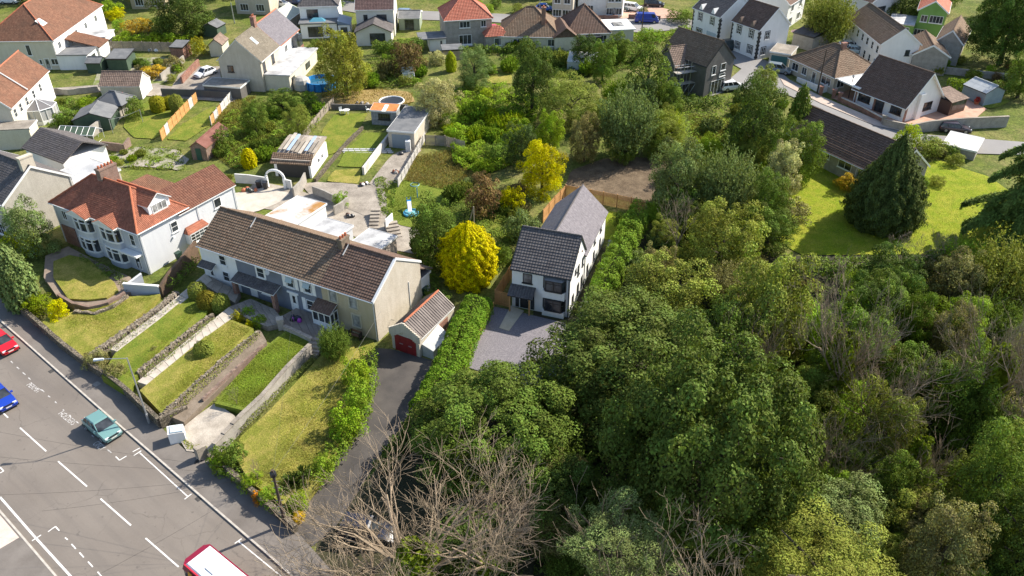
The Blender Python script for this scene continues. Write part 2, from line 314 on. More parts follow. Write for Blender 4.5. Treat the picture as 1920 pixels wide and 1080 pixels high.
class House:
    def __init__(s, name, label, A, B, h, C_=None, depth=None, wall=WHITEW, cat='house', group=None, base=1.8, at=None):
        if at: pa, s.ang, s.L, z0 = Vector(at[0]), at[1], at[2], at[0][2]
        else:
            pt = G(*A, h); pb = GZ(*B, pt.z); s.ang = math.atan2(pb.y-pt.y, pb.x-pt.x); s.L = (pb-pt).to_2d().length; z0 = pt.z-h
            pa = Vector((pt.x, pt.y, z0))
        s.org = pa; s.h = h; s.base = base
        if C_:
            pc = GZ(*C_, z0+h); d = pc-pa; depth = -d.x*math.sin(s.ang)+d.y*math.cos(s.ang)
        s.D = depth; s.wallm = wall
        s.root = empty(name, label, cat, pa, s.ang, group)
    def w(s, x, y, z): return s.org + Vector((x*math.cos(s.ang)-y*math.sin(s.ang), x*math.sin(s.ang)+y*math.cos(s.ang), z))
    def body(s, kind='x', rise=2.2, at=.5, mat=None, name='wall'):
        L, D, h, z = s.L, s.D, s.h, -s.base; s.kind, s.rise, s.at = kind, rise, at
        if kind == 'x':
            r = [(0, z), (D, z), (D, h), (D*at, h+rise), (0, h)]; lo = [(0, y, q) for y, q in r]; hi = [(L, y, q) for y, q in r]; lo.reverse(); hi.reverse()
        elif kind == 'y':
            r = [(0, z), (L, z), (L, h), (L*at, h+rise), (0, h)]; lo = [(x, 0, q) for x, q in r]; hi = [(x, D, q) for x, q in r]
        else:
            r = [(0, 0), (L, 0), (L, D), (0, D)]; lo = [(*p, z) for p in r]; hi = [(*p, h) for p in r]
        mb = MB(); mb.hull(lo, hi); s.wall = mb.build(name, mat or s.wallm, s.root); return s
    def roof(s, mat, edge=UPVC, ridge=None, ov=.28, vo=.12, step=.33, lift=.055, gutter=True, barge=True, hipf=.5, zoff=.05):
        L, D, h, at, rise, k = s.L, s.D, s.h+zoff, s.at, s.rise, s.kind
        mb = MB(); R = []; gl = []; bl = []
        def quad(p0, p1, p2, p3):
            mb.cur = 0; courses(mb, p0, p1, p2, p3, step, lift); mb.cur = 1; slab(mb, [p0, p1, p2, p3] if Vector(p2) != Vector(p3) else [p0, p1, p2])
        if k == 'x':
            sf, sb = rise/(D*at), rise/(D*(1-at)); yr, zr = D*at, h+rise
            f0, f1 = (-vo, -ov, h-ov*sf), (L+vo, -ov, h-ov*sf); r0, r1 = (-vo, yr, zr), (L+vo, yr, zr)
            b0, b1 = (L+vo, D+ov, h-ov*sb), (-vo, D+ov, h-ov*sb)
            quad(f0, f1, r1, r0); quad(b0, b1, r0, r1); R = [(r0, r1)]; gl = [(f0, f1)]; bl = [(f0, r0, -1, 0), (f1, r1, 1, 0), (b1, r0, -1, 0), (b0, r1, 1, 0)]
        elif k == 'y':
            a_, b_ = rise/(L*at), rise/(L*(1-at)); xr, zr = L*at, h+rise
            l0, l1 = (-ov, D+vo, h-ov*a_), (-ov, -vo, h-ov*a_); r0, r1 = (xr, -vo, zr), (xr, D+vo, zr)
            q0, q1 = (L+ov, -vo, h-ov*b_), (L+ov, D+vo, h-ov*b_)
            quad(l0, l1, r0, r1); quad(q0, q1, r1, r0); R = [(r0, r1)]; gl = [(l0, l1), (q0, q1)]; bl = [(l1, r0, 0, -1), (q0, r0, 0, -1)]
        elif k == 'hip':
            sx = rise/(D/2); z = h-ov*sx; c = [(-ov, -ov, z), (L+ov, -ov, z), (L+ov, D+ov, z), (-ov, D+ov, z)]
            if L >= D: i = D*hipf; i = min(i, L/2-.01); r0, r1 = (i, D/2, h+rise), (L-i, D/2, h+rise); quad(c[0], c[1], r1, r0); quad(c[2], c[3], r0, r1); quad(c[1], c[2], r1, r1); quad(c[3], c[0], r0, r0)
            else: i = min(L*hipf, D/2-.01); r0, r1 = (L/2, i, h+rise), (L/2, D-i, h+rise); quad(c[3], c[0], r0, r1); quad(c[1], c[2], r1, r0); quad(c[0], c[1], r0, r0); quad(c[2], c[3], r1, r1)
            R = [(r0, r1)] + [(c[q], (r0, r1)[j]) for q, j in (((0, 0), (1, 1), (2, 1), (3, 0)) if L >= D else ((0, 0), (1, 0), (2, 1), (3, 1)))]; gl = [(c[0], c[1]), (c[1], c[2])]
        else:
            r = [(-vo, -vo), (L+vo, -vo), (L+vo, D+vo), (-vo, D+vo)]; tl = rise
            zz = [h+(tl*p[1]/D) for p in r]
            mb.cur = 0; mb.hull([(*p, q+.02) for p, q in zip(r, zz)], [(*p, q+.16) for p, q in zip(r, zz)])
            mb.cur = 1; rr = [(p[0]*1.0, p[1]) for p in r]
            for i in range(4):
                a, b = r[i], r[(i+1) % 4]; d = Vector((b[0]-a[0], b[1]-a[1], 0)).normalized(); o = Vector((d.y, -d.x, 0))*.03
                pa, pb = Vector((*a, zz[i])), Vector((*b, zz[(i+1) % 4])); ring = [pa-d*.03+o, pb+d*.03+o, pb+d*.03, pa-d*.03]
                mb.hull([p-Vector((0, 0, .06)) for p in ring], [p+Vector((0, 0, .19)) for p in ring])
        s.roofo = mb.build('roof', [mat, edge], s.root)
        for a, b in R:
            mm = MB(); a, b = Vector(a)+Vector((0, 0, .04)), Vector(b)+Vector((0, 0, .04)); n = max(2, round((b-a).length/.45))
            mm.tube([lerp(a, b, i/n) for i in range(n+1)], [.125 if i % 2 else .10 for i in range(n+1)], 6)
            mm.build('ridge_tiles', ridge or mat, s.roofo)
        if gutter and gl:
            for a, b in gl:
                a, b = Vector(a), Vector(b); o = (b-a).normalized().cross(Vector((0, 0, 1)))*.05
                MB().tube([a+o-Vector((0, 0, .05)), b+o-Vector((0, 0, .05))], .065, 6).build('gutter', edge, s.root)
        if barge:
            for a, b, nx, ny in bl:
                o = Vector((nx, ny, 0))*.045; a, b = Vector(a), Vector(b); dn = Vector((0, 0, .24)); upv = Vector((0, 0, .06))
                MB().hull([a-dn, b-dn, b-dn+o, a-dn+o] if (nx+ny) else [], [a+upv, b+upv, b+upv+o, a+upv+o]).build('bargeboard', edge, s.root)
        return s
    def _m(s, face):
        L, D = s.L, s.D
        return {'f': lambda u, z, n: (u, -n, z), 'b': lambda u, z, n: (u, D+n, z), 'l': lambda u, z, n: (-n, u, z), 'r': lambda u, z, n: (L+n, u, z)}[face]
    def bx(s, mb, face, u0, u1, z0, z1, n0, n1):
        m = s._m(face); c = [m(u, z, n) for u, z, n in ((u0, z0, n0), (u1, z0, n0), (u1, z0, n1), (u0, z0, n1))]; t = [m(u, z, n) for u, z, n in ((u0, z1, n0), (u1, z1, n0), (u1, z1, n1), (u0, z1, n1))]
        mb.hull(c, t); return mb
    def win(s, face, u, z, w, h, cols=1, rows=1, fm=None, pm=None, sill=True, surround=None, name='window', ft=.07, top=0, par=None):
        fm, pm = fm or UPVC, pm or GLASS; u0, u1, z1 = u-w/2, u+w/2, z+h; mb = MB(); p = .06
        s.bx(mb, face, u0, u0+ft, z, z1, -.02, p); s.bx(mb, face, u1-ft, u1, z, z1, -.02, p); s.bx(mb, face, u0+ft, u1-ft, z, z+ft, -.02, p); s.bx(mb, face, u0+ft, u1-ft, z1-ft, z1, -.02, p)
        for i in range(1, cols): x = u0+w*i/cols; s.bx(mb, face, x-ft*.4, x+ft*.4, z+ft, z1-ft, -.02, p-.008)
        for i in range(1, rows): q = z+h*i/rows; s.bx(mb, face, u0+ft, u1-ft, q-ft*.35, q+ft*.35, -.02, p-.016)
        if top: q = z1-top; s.bx(mb, face, u0+ft, u1-ft, q-ft*.35, q+ft*.35, -.02, p-.016)
        o = mb.build(name, fm, par or s.root); m = s._m(face)
        MB().face([m(u0+ft*.7, z+ft*.7, .022), m(u1-ft*.7, z+ft*.7, .022), m(u1-ft*.7, z1-ft*.7, .022), m(u0+ft*.7, z1-ft*.7, .022)]).build('pane', pm, o)
        if sill: s.bx(MB(), face, u0-.1, u1+.1, z-.1, z-.004, -.01, .13).build('sill', fm if sill is True else sill, o)
        if surround:
            q = MB(); s.bx(q, face, u0-.15, u0-.005, z-.1, z1+.14, -.01, .04); s.bx(q, face, u1+.005, u1+.15, z-.1, z1+.14, -.01, .04); s.bx(q, face, u0-.003, u1+.003, z1+.005, z1+.14, -.01, .04); q.build('surround', surround, o)
        return o
    def door(s, face, u, z=0.1, w=.95, h=2.05, mat=None, fm=None, glass=True):
        o = s.win(face, u, z, w, h, 1, 1, fm or UPVC, mat or UPVC, False, name='door', ft=.08)
        if glass: s.bx(MB(), face, u-.18, u+.18, z+.95, z+h-.25, .02, .035).build('door_glass', GLASS, o)
        s.bx(MB(), face, u+w/2-.2, u+w/2-.16, z+.98, z+1.12, .02, .09).build('handle', METAL, o); return o
    def box(s, name, x0, x1, y0, y1, z0, z1, mat, par=None): return MB().box(x0, x1, y0, y1, z0, z1).build(name, mat, par or s.root)
    def pipe(s, face, u, z1=None, mat=None):
        m = s._m(face); MB().tube([m(u, -.5, .08), m(u, (z1 or s.h)-.1, .08)], .045, 6).build('downpipe', mat or UPVC, s.root)
    def chimney(s, x, y, z0, z1, wx=.9, wy=.5, mat=None, pots=2, pm=None):
        mb = MB(); mb.box(x-wx/2, x+wx/2, y-wy/2, y+wy/2, z0, z1-.18); mb.box(x-wx/2-.06, x+wx/2+.06, y-wy/2-.06, y+wy/2+.06, z1-.18, z1)
        o = mb.build('chimney', mat or BRICKB, s.root); lx = wx > wy
        for i in range(pots):
            t = (i+.5)/pots-.5; px, py = (x+t*wx*.95, y) if lx else (x, y+t*wy*.95)
            MB().lathe([(.13, 0), (.11, .3), (.13, .34), (.10, .36)], 8, (px, py, z1-.01)).build('chimney_pot', pm or RED_T, o)
        return o
    def skylight(s, x, t, w=.8, h=1.1, slope='f', fm=None):
        """t = fraction up the front ('f') or right ('r') slope to the window centre"""
        L, D, at, rise = s.L, s.D, s.at, s.rise
        if slope == 'f': run = D*at if s.kind == 'x' else D/2; e = Vector((0, run, rise)); o = Vector((x, 0, s.h+.05)); a = Vector((1, 0, 0))
        elif slope == 'r': run = L*(1-at) if s.kind == 'y' else L/2; e = Vector((-run, 0, rise)); o = Vector((L, x, s.h+.05)); a = Vector((0, 1, 0))
        else: run = L*at if s.kind == 'y' else L/2; e = Vector((run, 0, rise)); o = Vector((0, x, s.h+.05)); a = Vector((0, -1, 0))
        d = e.normalized(); n = a.cross(d).normalized(); c = o+e*t
        def rect(k, up): return [c+a*(sx*w/2*k)+d*(sy*h/2*k)+n*up for sx, sy in ((-1, -1), (1, -1), (1, 1), (-1, 1))]
        f = MB().hull(rect(1.12, -.03), rect(1.12, .09)).build('skylight', fm or BLACKF, s.roofo)
        MB().face(rect(.92, .10)).build('pane', plain('skylight_glass', (.30, .36, .42), .05), f)
    def dish(s, face, u, z, r=.3):
        m = s._m(face); c = Vector(m(u, z, .45)); mb = MB(); mb.tube([m(u, z-.1, .0), c], .025, 5)
        n = (Vector(m(u, z, 1.0))-Vector(m(u, z, 0))).normalized(); n = (n+Vector((0, 0, .45))).normalized(); a = n.orthogonal().normalized(); b = n.cross(a)
        ring = lambda rr, q: [c+a*rr*math.cos(t)+b*rr*math.sin(t)+n*q for t in [2*math.pi*i/12 for i in range(12)]]
        mb.hull(ring(r*.4, 0), ring(r, .1)); mb.build('satellite_dish', plain('dish_grey', (.45, .45, .45), .5), s.root)
    def porch(s, face, u0, u1, z, out, drop=.35, mat=None, edge=None, th=.1):
        m = s._m(face); mb = MB(); p = [m(u0, z-drop, out), m(u1, z-drop, out), m(u1, z, .0), m(u0, z, .0)]
        if face in 'l': p = [p[1], p[0], p[3], p[2]]
        mb.cur = 0; courses(mb, *p, .25, .035); mb.cur = 1; slab(mb, p, th); return mb.build('porch_roof', [mat or T_GREY, edge or UPVC], s.root)
def tower(name, label, cat, px, h, mb, mat, rz=0, group=None):
    p = G(*px, h); o = mb.build(name, mat, None, (p.x, p.y, p.z-h), rz); return tag(o, label, cat, group)
# ---------------------------------------------------------------- ground sheets, walls, fences
_lay = [0]
def sheet(name, pts, mat, h=0.0, skirt=None, kind='structure', lab=None, cat=None, sub=0):
    """pts: (px, py) or (px, py, h); skirt closes the sides down to the hillside"""
    _lay[0] += 1; e = .006*_lay[0]*.35
    w_ = [G(p[0], p[1], p[2] if len(p) > 2 else h) for p in pts]; w_ = [p+Vector((0, 0, e)) for p in w_]
    c = sum(w_, Vector())/len(w_); mb = MB()
    ar = sum(a.x*b.y-b.x*a.y for a, b in zip(w_, w_[1:]+w_[:1]))
    if ar < 0: w_.reverse()
    if skirt is None and name in ('lawn', 'yard', 'dirt_track', 'cleared_ground', 'earth_patch', 'old_bed'):
        for k in range(3):
            w_ = [q for a, d in zip(w_, w_[1:]+w_[:1]) for q in ((a*.92+d*.08, a*.08+d*.92) if k < 1 else ((a*.8+d*.2, a*.2+d*.8) if k == 1 else (a, (a+d)/2)))]
            if k == 1: w_ = [p+Vector((random.uniform(-.16, .16), random.uniform(-.16, .16), 0)) for p in w_]
    rel = [p-c for p in w_]
    if skirt is not None: mb.hull([Vector((p.x, p.y, min(p.z, SLOPE*(p.y+c.y)-c.z)-skirt)) for p in rel], rel)
    else: mb.face(rel)
    o = mb.build(name, mat, None, c); bm = bmesh.new(); bm.from_mesh(o.data); bmesh.ops.triangulate(bm, faces=[f for f in bm.faces if len(f.verts) > 4]); bm.to_mesh(o.data); bm.free()
    return tag(o, lab, cat, None, kind)
def pline(pts, h=0.0): return [G(p[0], p[1], p[2] if len(p) > 2 else h) for p in pts]
def wallrun(name, label, pts, hgt, th, mat, cap=None, base=.6, cat='wall', group=None, capm=None, lift=0.0, seg=0, rough=0.0):
    """a wall along pixels of its FOOT; hgt scalar or per point"""
    w_ = pline(pts); hh = hgt if hasattr(hgt, '__len__') else [hgt]*len(w_); c = w_[0].copy(); c.z = gz(c.x, c.y); mb = MB(); mc = MB()
    if seg:
        nw, nh = [], []
        for i in range(len(w_)-1):
            n = max(1, round((w_[i+1]-w_[i]).length/seg))
            for k in range(n): nw.append(lerp(w_[i], w_[i+1], k/n)); nh.append(lerp(hh[i], hh[i+1], k/n)+random.uniform(-rough, rough))
        w_, hh = nw+[w_[-1]], nh+[hh[-1]]
    side = []
    for i, p in enumerate(w_):
        d = (w_[min(i+1, len(w_)-1)]-w_[max(i-1, 0)]); d.z = 0; d.normalize(); side.append(Vector((-d.y, d.x, 0))*(th/2)*(1+random.uniform(-rough, rough)*1.5))
    for i in range(len(w_)-1):
        a, b = w_[i]-c, w_[i+1]-c; sa, sb = side[i], side[i+1]; lo, up = Vector((0, 0, -base)), Vector((0, 0, 1))
        mb.hull([a-sa+lo, b-sb+lo, b+sb+lo, a+sa+lo], [a-sa+up*hh[i], b-sb+up*hh[i+1], b+sb+up*hh[i+1], a+sa+up*hh[i]])
        if cap: k = 1+.08/th; mc.hull([a-sa*k+up*(hh[i]+.003), b-sb*k+up*(hh[i+1]+.003), b+sb*k+up*(hh[i+1]+.003), a+sa*k+up*(hh[i]+.003)], [a-sa*k+up*(hh[i]+cap), b-sb*k+up*(hh[i+1]+cap), b+sb*k+up*(hh[i+1]+cap), a+sa*k+up*(hh[i]+cap)])
    r = empty(name, label, cat, c, 0, group) if cap else None
    o = mb.build('wall_face' if cap else name, mat, r, None if cap else c)
    if cap: mc.build('coping', capm or CONC, r); return r
    return tag(o, label, cat, group)
def fence(label, pts, hgt, mats, step=1.83, group=None, post=True, th=.05, lift=0.0, alt=None, name='fence'):
    """panels between posts along the foot pixels; every panel is a part"""
    w_ = pline(pts); r = empty(name, label, 'fence', w_[0], 0, group); o0 = w_[0]; k = 0; cache = {}
    for i in range(len(w_)-1):
        a, b = w_[i], w_[i+1]; n = max(1, round((b-a).to_2d().length/step)); ang = math.atan2(b.y-a.y, b.x-a.x); L = (b-a).to_2d().length/n
        for q in range(n):
            p = lerp(a, b, q/n)-o0; pn = lerp(a, b, (q+1)/n)-o0; m = mats[k % len(mats)] if not alt else mats[alt[k % len(alt)]]; k += 1
            key = (round(L, 2), m.name, round(pn.z-p.z, 2))
            if key not in cache:
                mb = MB(); nb = max(4, round(L/.15)); dz = pn.z-p.z
                for j in range(nb):
                    u0, u1 = L*j/nb+.004, L*(j+1)/nb-.004; y = .012*(j % 2); zz = dz*(j+.5)/nb
                    mb.box(u0+.03, u1, y, y+th*.5, zz-.05+lift, zz+hgt+lift+random.uniform(-.01, .01))
                mb.box(0.05, L-.05, -.03, .0, dz*.5+hgt*.2, dz*.5+hgt*.2+.07); mb.box(.05, L-.05, -.03, .0, dz*.5+hgt*.8, dz*.5+hgt*.8+.07)
                cache[key] = mb.mesh('panel', m)
            link('panel', cache[key], r, p, ang)
            if post:
                if 'p' not in cache: cache['p'] = MB().box(-.05, .05, -.06, .06, -.3, hgt+.1+lift).mesh('post', mats[0])
                link('post', cache['p'], r, p-Vector((math.cos(ang)*0, 0, 0)), ang)
    return r
# ---------------------------------------------------------------- foliage
def mesh_np(name, V, Fq, mats, rnd=None, mi=None):
    me = bpy.data.meshes.new(name); nv, nf = len(V), len(Fq); k = Fq.shape[1]
    me.vertices.add(nv); me.vertices.foreach_set('co', V.astype(np.float32).ravel())
    me.loops.add(nf*k); me.loops.foreach_set('vertex_index', Fq.astype(np.int32).ravel())
    me.polygons.add(nf); me.polygons.foreach_set('loop_start', np.arange(0, nf*k, k, dtype=np.int32))
    if mi is not None: me.polygons.foreach_set('material_index', mi.astype(np.int32))
    me.update(calc_edges=True)
    for m in mats: me.materials.append(m)
    if rnd is not None: a = me.attributes.new('rnd', 'FLOAT', 'FACE'); a.data.foreach_set('value', rnd.astype(np.float32))
    return me
def unit(a): return a/np.maximum(np.linalg.norm(a, axis=1, keepdims=True), 1e-6)
def leafmesh(name, P, N, size, asp=.6, rng=RNG, along=None, mats=None, spread=.55, tone=0.0):
    n = len(P); N = unit(N + rng.normal(0, spread, (n, 3))); T = rng.normal(0, 1, (n, 3)) if along is None else along + rng.normal(0, .35, (n, 3))
    T = unit(np.cross(N, np.cross(T, N))); B = np.cross(N, T); s = (size*rng.uniform(.65, 1.35, n))[:, None]
    V = np.stack([P-T*s*.5, P+B*s*asp*.5-N*s*.12, P+T*s*.5, P-B*s*asp*.5-N*s*.12], 1).reshape(-1, 3)
    Fq = np.arange(4*n).reshape(n, 4); return mesh_np(name, V, Fq, mats or [LEAF], np.clip(rng.normal(.5, .19, n)+tone, 0, 1))
def blobs_points(cen, rad, dens, rng, centre=None, cull=.72, squash=1.0, up=.15):
    P, N, BL = [], [], []
    for c, r in zip(cen, rad):
        n = max(6, int(dens*r*r*12.6*rng.uniform(.55, 1.2))); d = unit(rng.normal(0, 1, (n, 3))); d[:, 2] = np.abs(d[:, 2])*np.where(rng.random(n) < .8, 1, -1)
        q = r*rng.uniform(.62, 1.06, n)[:, None]; p = c + d*q*np.array([1, 1, squash])
        P.append(p); N.append(d+np.array([0, 0, up])); BL.append(np.full(n, rng.normal(0, .13)))
    P = np.concatenate(P); N = np.concatenate(N); BL = np.concatenate(BL); keep = np.ones(len(P), bool)
    if cull:
        for c, r in zip(cen, rad): keep &= ((P-c)**2).sum(1) > (cull*r)**2*.85
    return P[keep], N[keep], BL[keep]
def crown_round(name, R, H, nb, br, leaf, dens, seed, low=-.45, asp=.62, jit=.16, z0=0, lobe=1.0):
    """round broadleaf crown of radius R, height H made of clumps"""
    rng = np.random.default_rng(seed); i = np.arange(nb)+.5; ph = math.pi*(1+5**.5)*i; cz = 1-(1-low)*i/nb
    d = np.stack([np.cos(ph)*np.sqrt(1-cz**2), np.sin(ph)*np.sqrt(1-cz**2), cz], 1)
    az = np.arctan2(d[:, 1], d[:, 0]); s1, s2, s3 = rng.uniform(0, 6.28, 3); lob = 1+lobe*(.13*np.sin(2*az+s1+cz*2)+.10*np.sin(5*az+s2-cz*4)+.08*np.sin(cz*7+s3+az))
    k = (rng.uniform(1-jit*2.4, 1+jit*.7, nb)*np.clip(lob, .72, 1.16))[:, None]; rad = br*R*rng.uniform(.55, 1.4, nb)
    cen = d*k*np.array([R-br*R*.6, R-br*R*.6, H/2/(1-low)*2*.92]) ; cen = cen + rng.normal(0, .05*R, cen.shape); cen[:, 2] += -low*H/(1-low)*.95+z0
    P, N, BL = blobs_points(cen, rad, dens, rng); N = N + unit(cen.mean(0)-P)*-.25
    return leafmesh(name, P, N, leaf, asp, rng, tone=BL)
def crown_cone(name, R, H, leaf, n, seed, asp=.4, power=1.0, rag=.25, droop=.3):
    rng = np.random.default_rng(seed); t = rng.random(n)**.62; t = 1-t; z = t*H; a = rng.random(n)*2*math.pi
    lay = .86+.14*np.sin(z*5.5+3*np.sin(a*5)) ; bump_ = 1+rag*.5*np.sin(a*9+z*3.1)*np.sin(a*5-z*2.3)
    r = R*(1-t)**power*lay*bump_*np.where(rng.random(n) < .75, rng.uniform(.86, 1.06, n), rng.uniform(.3, .9, n))+.05
    P = np.stack([np.cos(a)*r, np.sin(a)*r, z], 1); O = np.stack([np.cos(a), np.sin(a), 0*a], 1)
    N = O*.6+np.array([0, 0, .8]); return leafmesh(name, P, N, leaf, asp, rng, along=O-np.array([0, 0, droop]))
def crown_egg(name, R, H, leaf, n, seed, asp=.55, top=.62, flat=1.7, bumps=.10, tw=.35):
    """dense clipped-looking conifer: egg outline, upright sprays"""
    rng = np.random.default_rng(seed); t = rng.random(n); a = rng.random(n)*2*math.pi
    prof = np.where(t < tw, .82+.18*np.sin(t/tw*math.pi/2), np.cos(np.clip((t-tw)/(1-tw), 0, 1)**flat*math.pi/2)**top)
    k = np.zeros(n)
    for m_, q, s_ in ((7, 5, 1.3), (13, 9, .4), (11, 16, 2.1), (19, 14, 5.)): k += np.sin(a*m_+s_+2*np.sin(t*q))*np.sin(t*q*2.2+a*2+s_)
    r = R*prof*(1+bumps*k*.55)*np.where(rng.random(n) < .85, rng.uniform(.9, 1.05, n), rng.uniform(.6, .95, n)); keep = rng.random(n) < np.clip(prof+.12, 0, 1); 
    P = np.stack([np.cos(a)*r, np.sin(a)*r, t*H*(1+.03*k)], 1)[keep]; O = np.stack([np.cos(a), np.sin(a), .35+t*.8], 1)[keep]
    return leafmesh(name, P, O, leaf, asp, rng, along=O*.5+np.array([0, 0, 1.0]))
def crown_spray(name, R, H, nst, leaf, seed, per=26, asp=.42, lean=.75):
    """loose willow-like crown: upright sprays of narrow leaves"""
    rng = np.random.default_rng(seed); P, N, T = [], [], []
    for i in range(nst):
        a = rng.random()*6.283; q = rng.random()**.5*R*.72; b = np.array([math.cos(a)*q, math.sin(a)*q, H*rng.uniform(.12, .55)*(1-.35*q/R)])
        d = np.array([math.cos(a)*lean*q/R*1.4, math.sin(a)*lean*q/R*1.4, 1.0])+rng.normal(0, .22, 3); d /= np.linalg.norm(d); L = H*rng.uniform(.25, .5)*(1.1-.4*q/R)
        t = rng.random(per)**.8; off = rng.normal(0, 1, (per, 3))*(.16*L*(1.05-t))[:, None]; P.append(b+d*(t*L)[:, None]+off); N.append(unit(off)+d*.6); T.append(np.repeat(d[None], per, 0))
    P, N, T = map(np.concatenate, (P, N, T)); return leafmesh(name, P, N, leaf, asp, rng, along=T, spread=.8)
def limb_tree(seed, H, spread, levels=4, n0=5, r0=.22, seg=3, wig=.16, trunkfrac=.3, ratio=.68, kids=(2, 3), upb=.25, minr=.012, leanx=0):
    """recursive tapered limbs -> MB with 4-sided tubes"""
    rng = random.Random(seed); mb = MB()
    def grow(p, d, L, r, lv):
        pts = [p]; rad = [r]; q = p.copy(); dd = d.copy(); s = seg if lv > 1 else 2
        for i in range(s):
            dd = (dd+Vector((rng.gauss(0, wig), rng.gauss(0, wig), rng.gauss(0, wig)+upb*.12))).normalized(); q = q+dd*(L/s); pts.append(q.copy()); rad.append(max(minr, r*(1-.5*(i+1)/s)))
        mb.tube(pts, rad, 5 if lv > 2 else 3, cap=False)
        if lv <= 0: return
        for k in range(rng.randint(*kids)+(1 if lv > 1 else 0)):
            t = rng.uniform(.35, 1.0); j = min(len(pts)-2, int(t*(len(pts)-1))); b = pts[j].lerp(pts[j+1], rng.random()); e = (pts[j+1]-pts[j]).normalized()
            o = Vector((rng.gauss(0, 1), rng.gauss(0, 1), rng.gauss(0, .8))); o = (o-e*o.dot(e)).normalized(); nd = (e*rng.uniform(.65, 1.0)+o*rng.uniform(.35, .85)+Vector((0, 0, upb*.3))).normalized()
            grow(b, nd, L*rng.uniform(ratio*.75, ratio*1.15), max(minr, rad[j]*.55), lv-1)
    T = H*trunkfrac; top = Vector((leanx, 0, T)); mb.tube([(0, 0, -.6), (leanx*.4, 0, T*.5), top], [r0*1.25, r0*1.05, r0*.9], 7)
    for k in range(n0):
        a = 6.283*(k+rng.random()*.6)/n0; d = Vector((math.cos(a)*spread, math.sin(a)*spread, 1)).normalized(); grow(top-Vector((0, 0, T*.12*rng.random())), d, H*rng.uniform(.3, .42), r0*rng.uniform(.45, .62), levels)
    return mb
def trunk_mesh(seed, H, r, limbs=5, R=2.5):
    rng = random.Random(seed); mb = MB(); mb.tube([(0, 0, -.8), (.05, .03, H*.35), (-.04, .05, H*.75)], [r*1.3, r*.9, r*.5], 7)
    for k in range(limbs):
        a = 6.28*k/limbs+rng.random(); b = Vector((0, .03, H*rng.uniform(.3, .6))); mb.tube([b, b+Vector((math.cos(a)*R*.3, math.sin(a)*R*.3, H*.15)), b+Vector((math.cos(a)*R*.7, math.sin(a)*R*.7, H*.26))], [r*.45, r*.3, r*.12], 5)
    return mb.mesh('trunk', BARK)
# ---------------------------------------------------------------- the ground
mb = MB()
N_ = 24
for i in range(N_):
    for j in range(N_):
        x0, x1 = -700+1400*i/N_, -700+1400*(i+1)/N_; y0, y1 = -80+1000*j/N_, -80+1000*(j+1)/N_
        mb.face([(x0, y0, gz(0, y0)), (x1, y0, gz(0, y0)), (x1, y1, gz(0, y1)), (x0, y1, gz(0, y1))])
tag(mb.build('ground', WILD), kind='structure')
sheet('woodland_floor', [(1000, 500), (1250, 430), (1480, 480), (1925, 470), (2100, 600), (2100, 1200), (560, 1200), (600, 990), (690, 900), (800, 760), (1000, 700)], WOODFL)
# main road, pavements and kerbs
KL = [(-60, 547), (0, 601), (45, 640), (181, 761), (290, 855), (398, 950), (500, 1038), (560, 1092), (640, 1165)]
road = KL + [(400, 1300), (150, 1180), (105, 1080), (40, 1004), (0, 957), (-120, 820)]
sheet('road', road, TARMAC)
PW = [(640, 1090), (560, 1000), (520, 962), (470, 920), (420, 880), (392, 862), (345, 842), (303, 802), (238, 740), (165, 690), (90, 628), (0, 556), (-60, 505)]
sheet('pavement', [(p[0], p[1], .11) for p in KL] + [(p[0], p[1], .11) for p in PW], PAVE)
sheet('pavement', [(0, 962, .11), (105, 1080, .11), (160, 1150, .11), (-200, 1150, .11), (-200, 800, .11)], PAVE)
sheet('driveway_crossing', [(0, 966, .12), (36, 1008, .12), (0, 1029, .12), (-40, 1040, .12), (-60, 960, .12)], mottle('pale_paving', (.50, .40, .34), (.60, .50, .43), 1, .9))
def kerb(pts, label, side=1):
    w_ = pline(pts); r = empty('kerb', None, None, w_[0]); tag(r, kind='structure'); o0 = w_[0]; seg = {}
    for i in range(len(w_)-1):
        a, b = w_[i], w_[i+1]; n = max(1, round((b-a).length/.92)); L = (b-a).length/n; ang = math.atan2(b.y-a.y, b.x-a.x); pit = math.asin((b.z-a.z)/(b-a).length)
        for q in range(n):
            k = round(L, 2)
            if k not in seg: seg[k] = MB().box(.008, L-.008, -.075, .075, -.2, .125).mesh('kerb_stone', mottle('kerb_concrete', (.36, .33, .29), (.50, .46, .40), 1.5))
            o = link('kerb_stone', seg[k], r, lerp(a, b, q/n)-o0); o.rotation_euler = (0, -pit, ang)
    return r
kerb(KL, ''); kerb([(-40, 912), (0, 959), (40, 1005), (105, 1081), (150, 1140)], '')
PATCH = mottle('tarmac_patch', (.105, .095, .088), (.13, .118, .108), .8, .92, 30, .3, .3, .01)
for x, y in ((216, 800), (372, 935), (96, 696)): tag(MB().box(-.25, .25, -.2, .2, -.05, .006).build('drain_cover', mottle('drain_iron', (.04, .038, .036), (.08, .075, .07), 9), None, G(x, y, .012), math.radians(-37)), kind='structure')
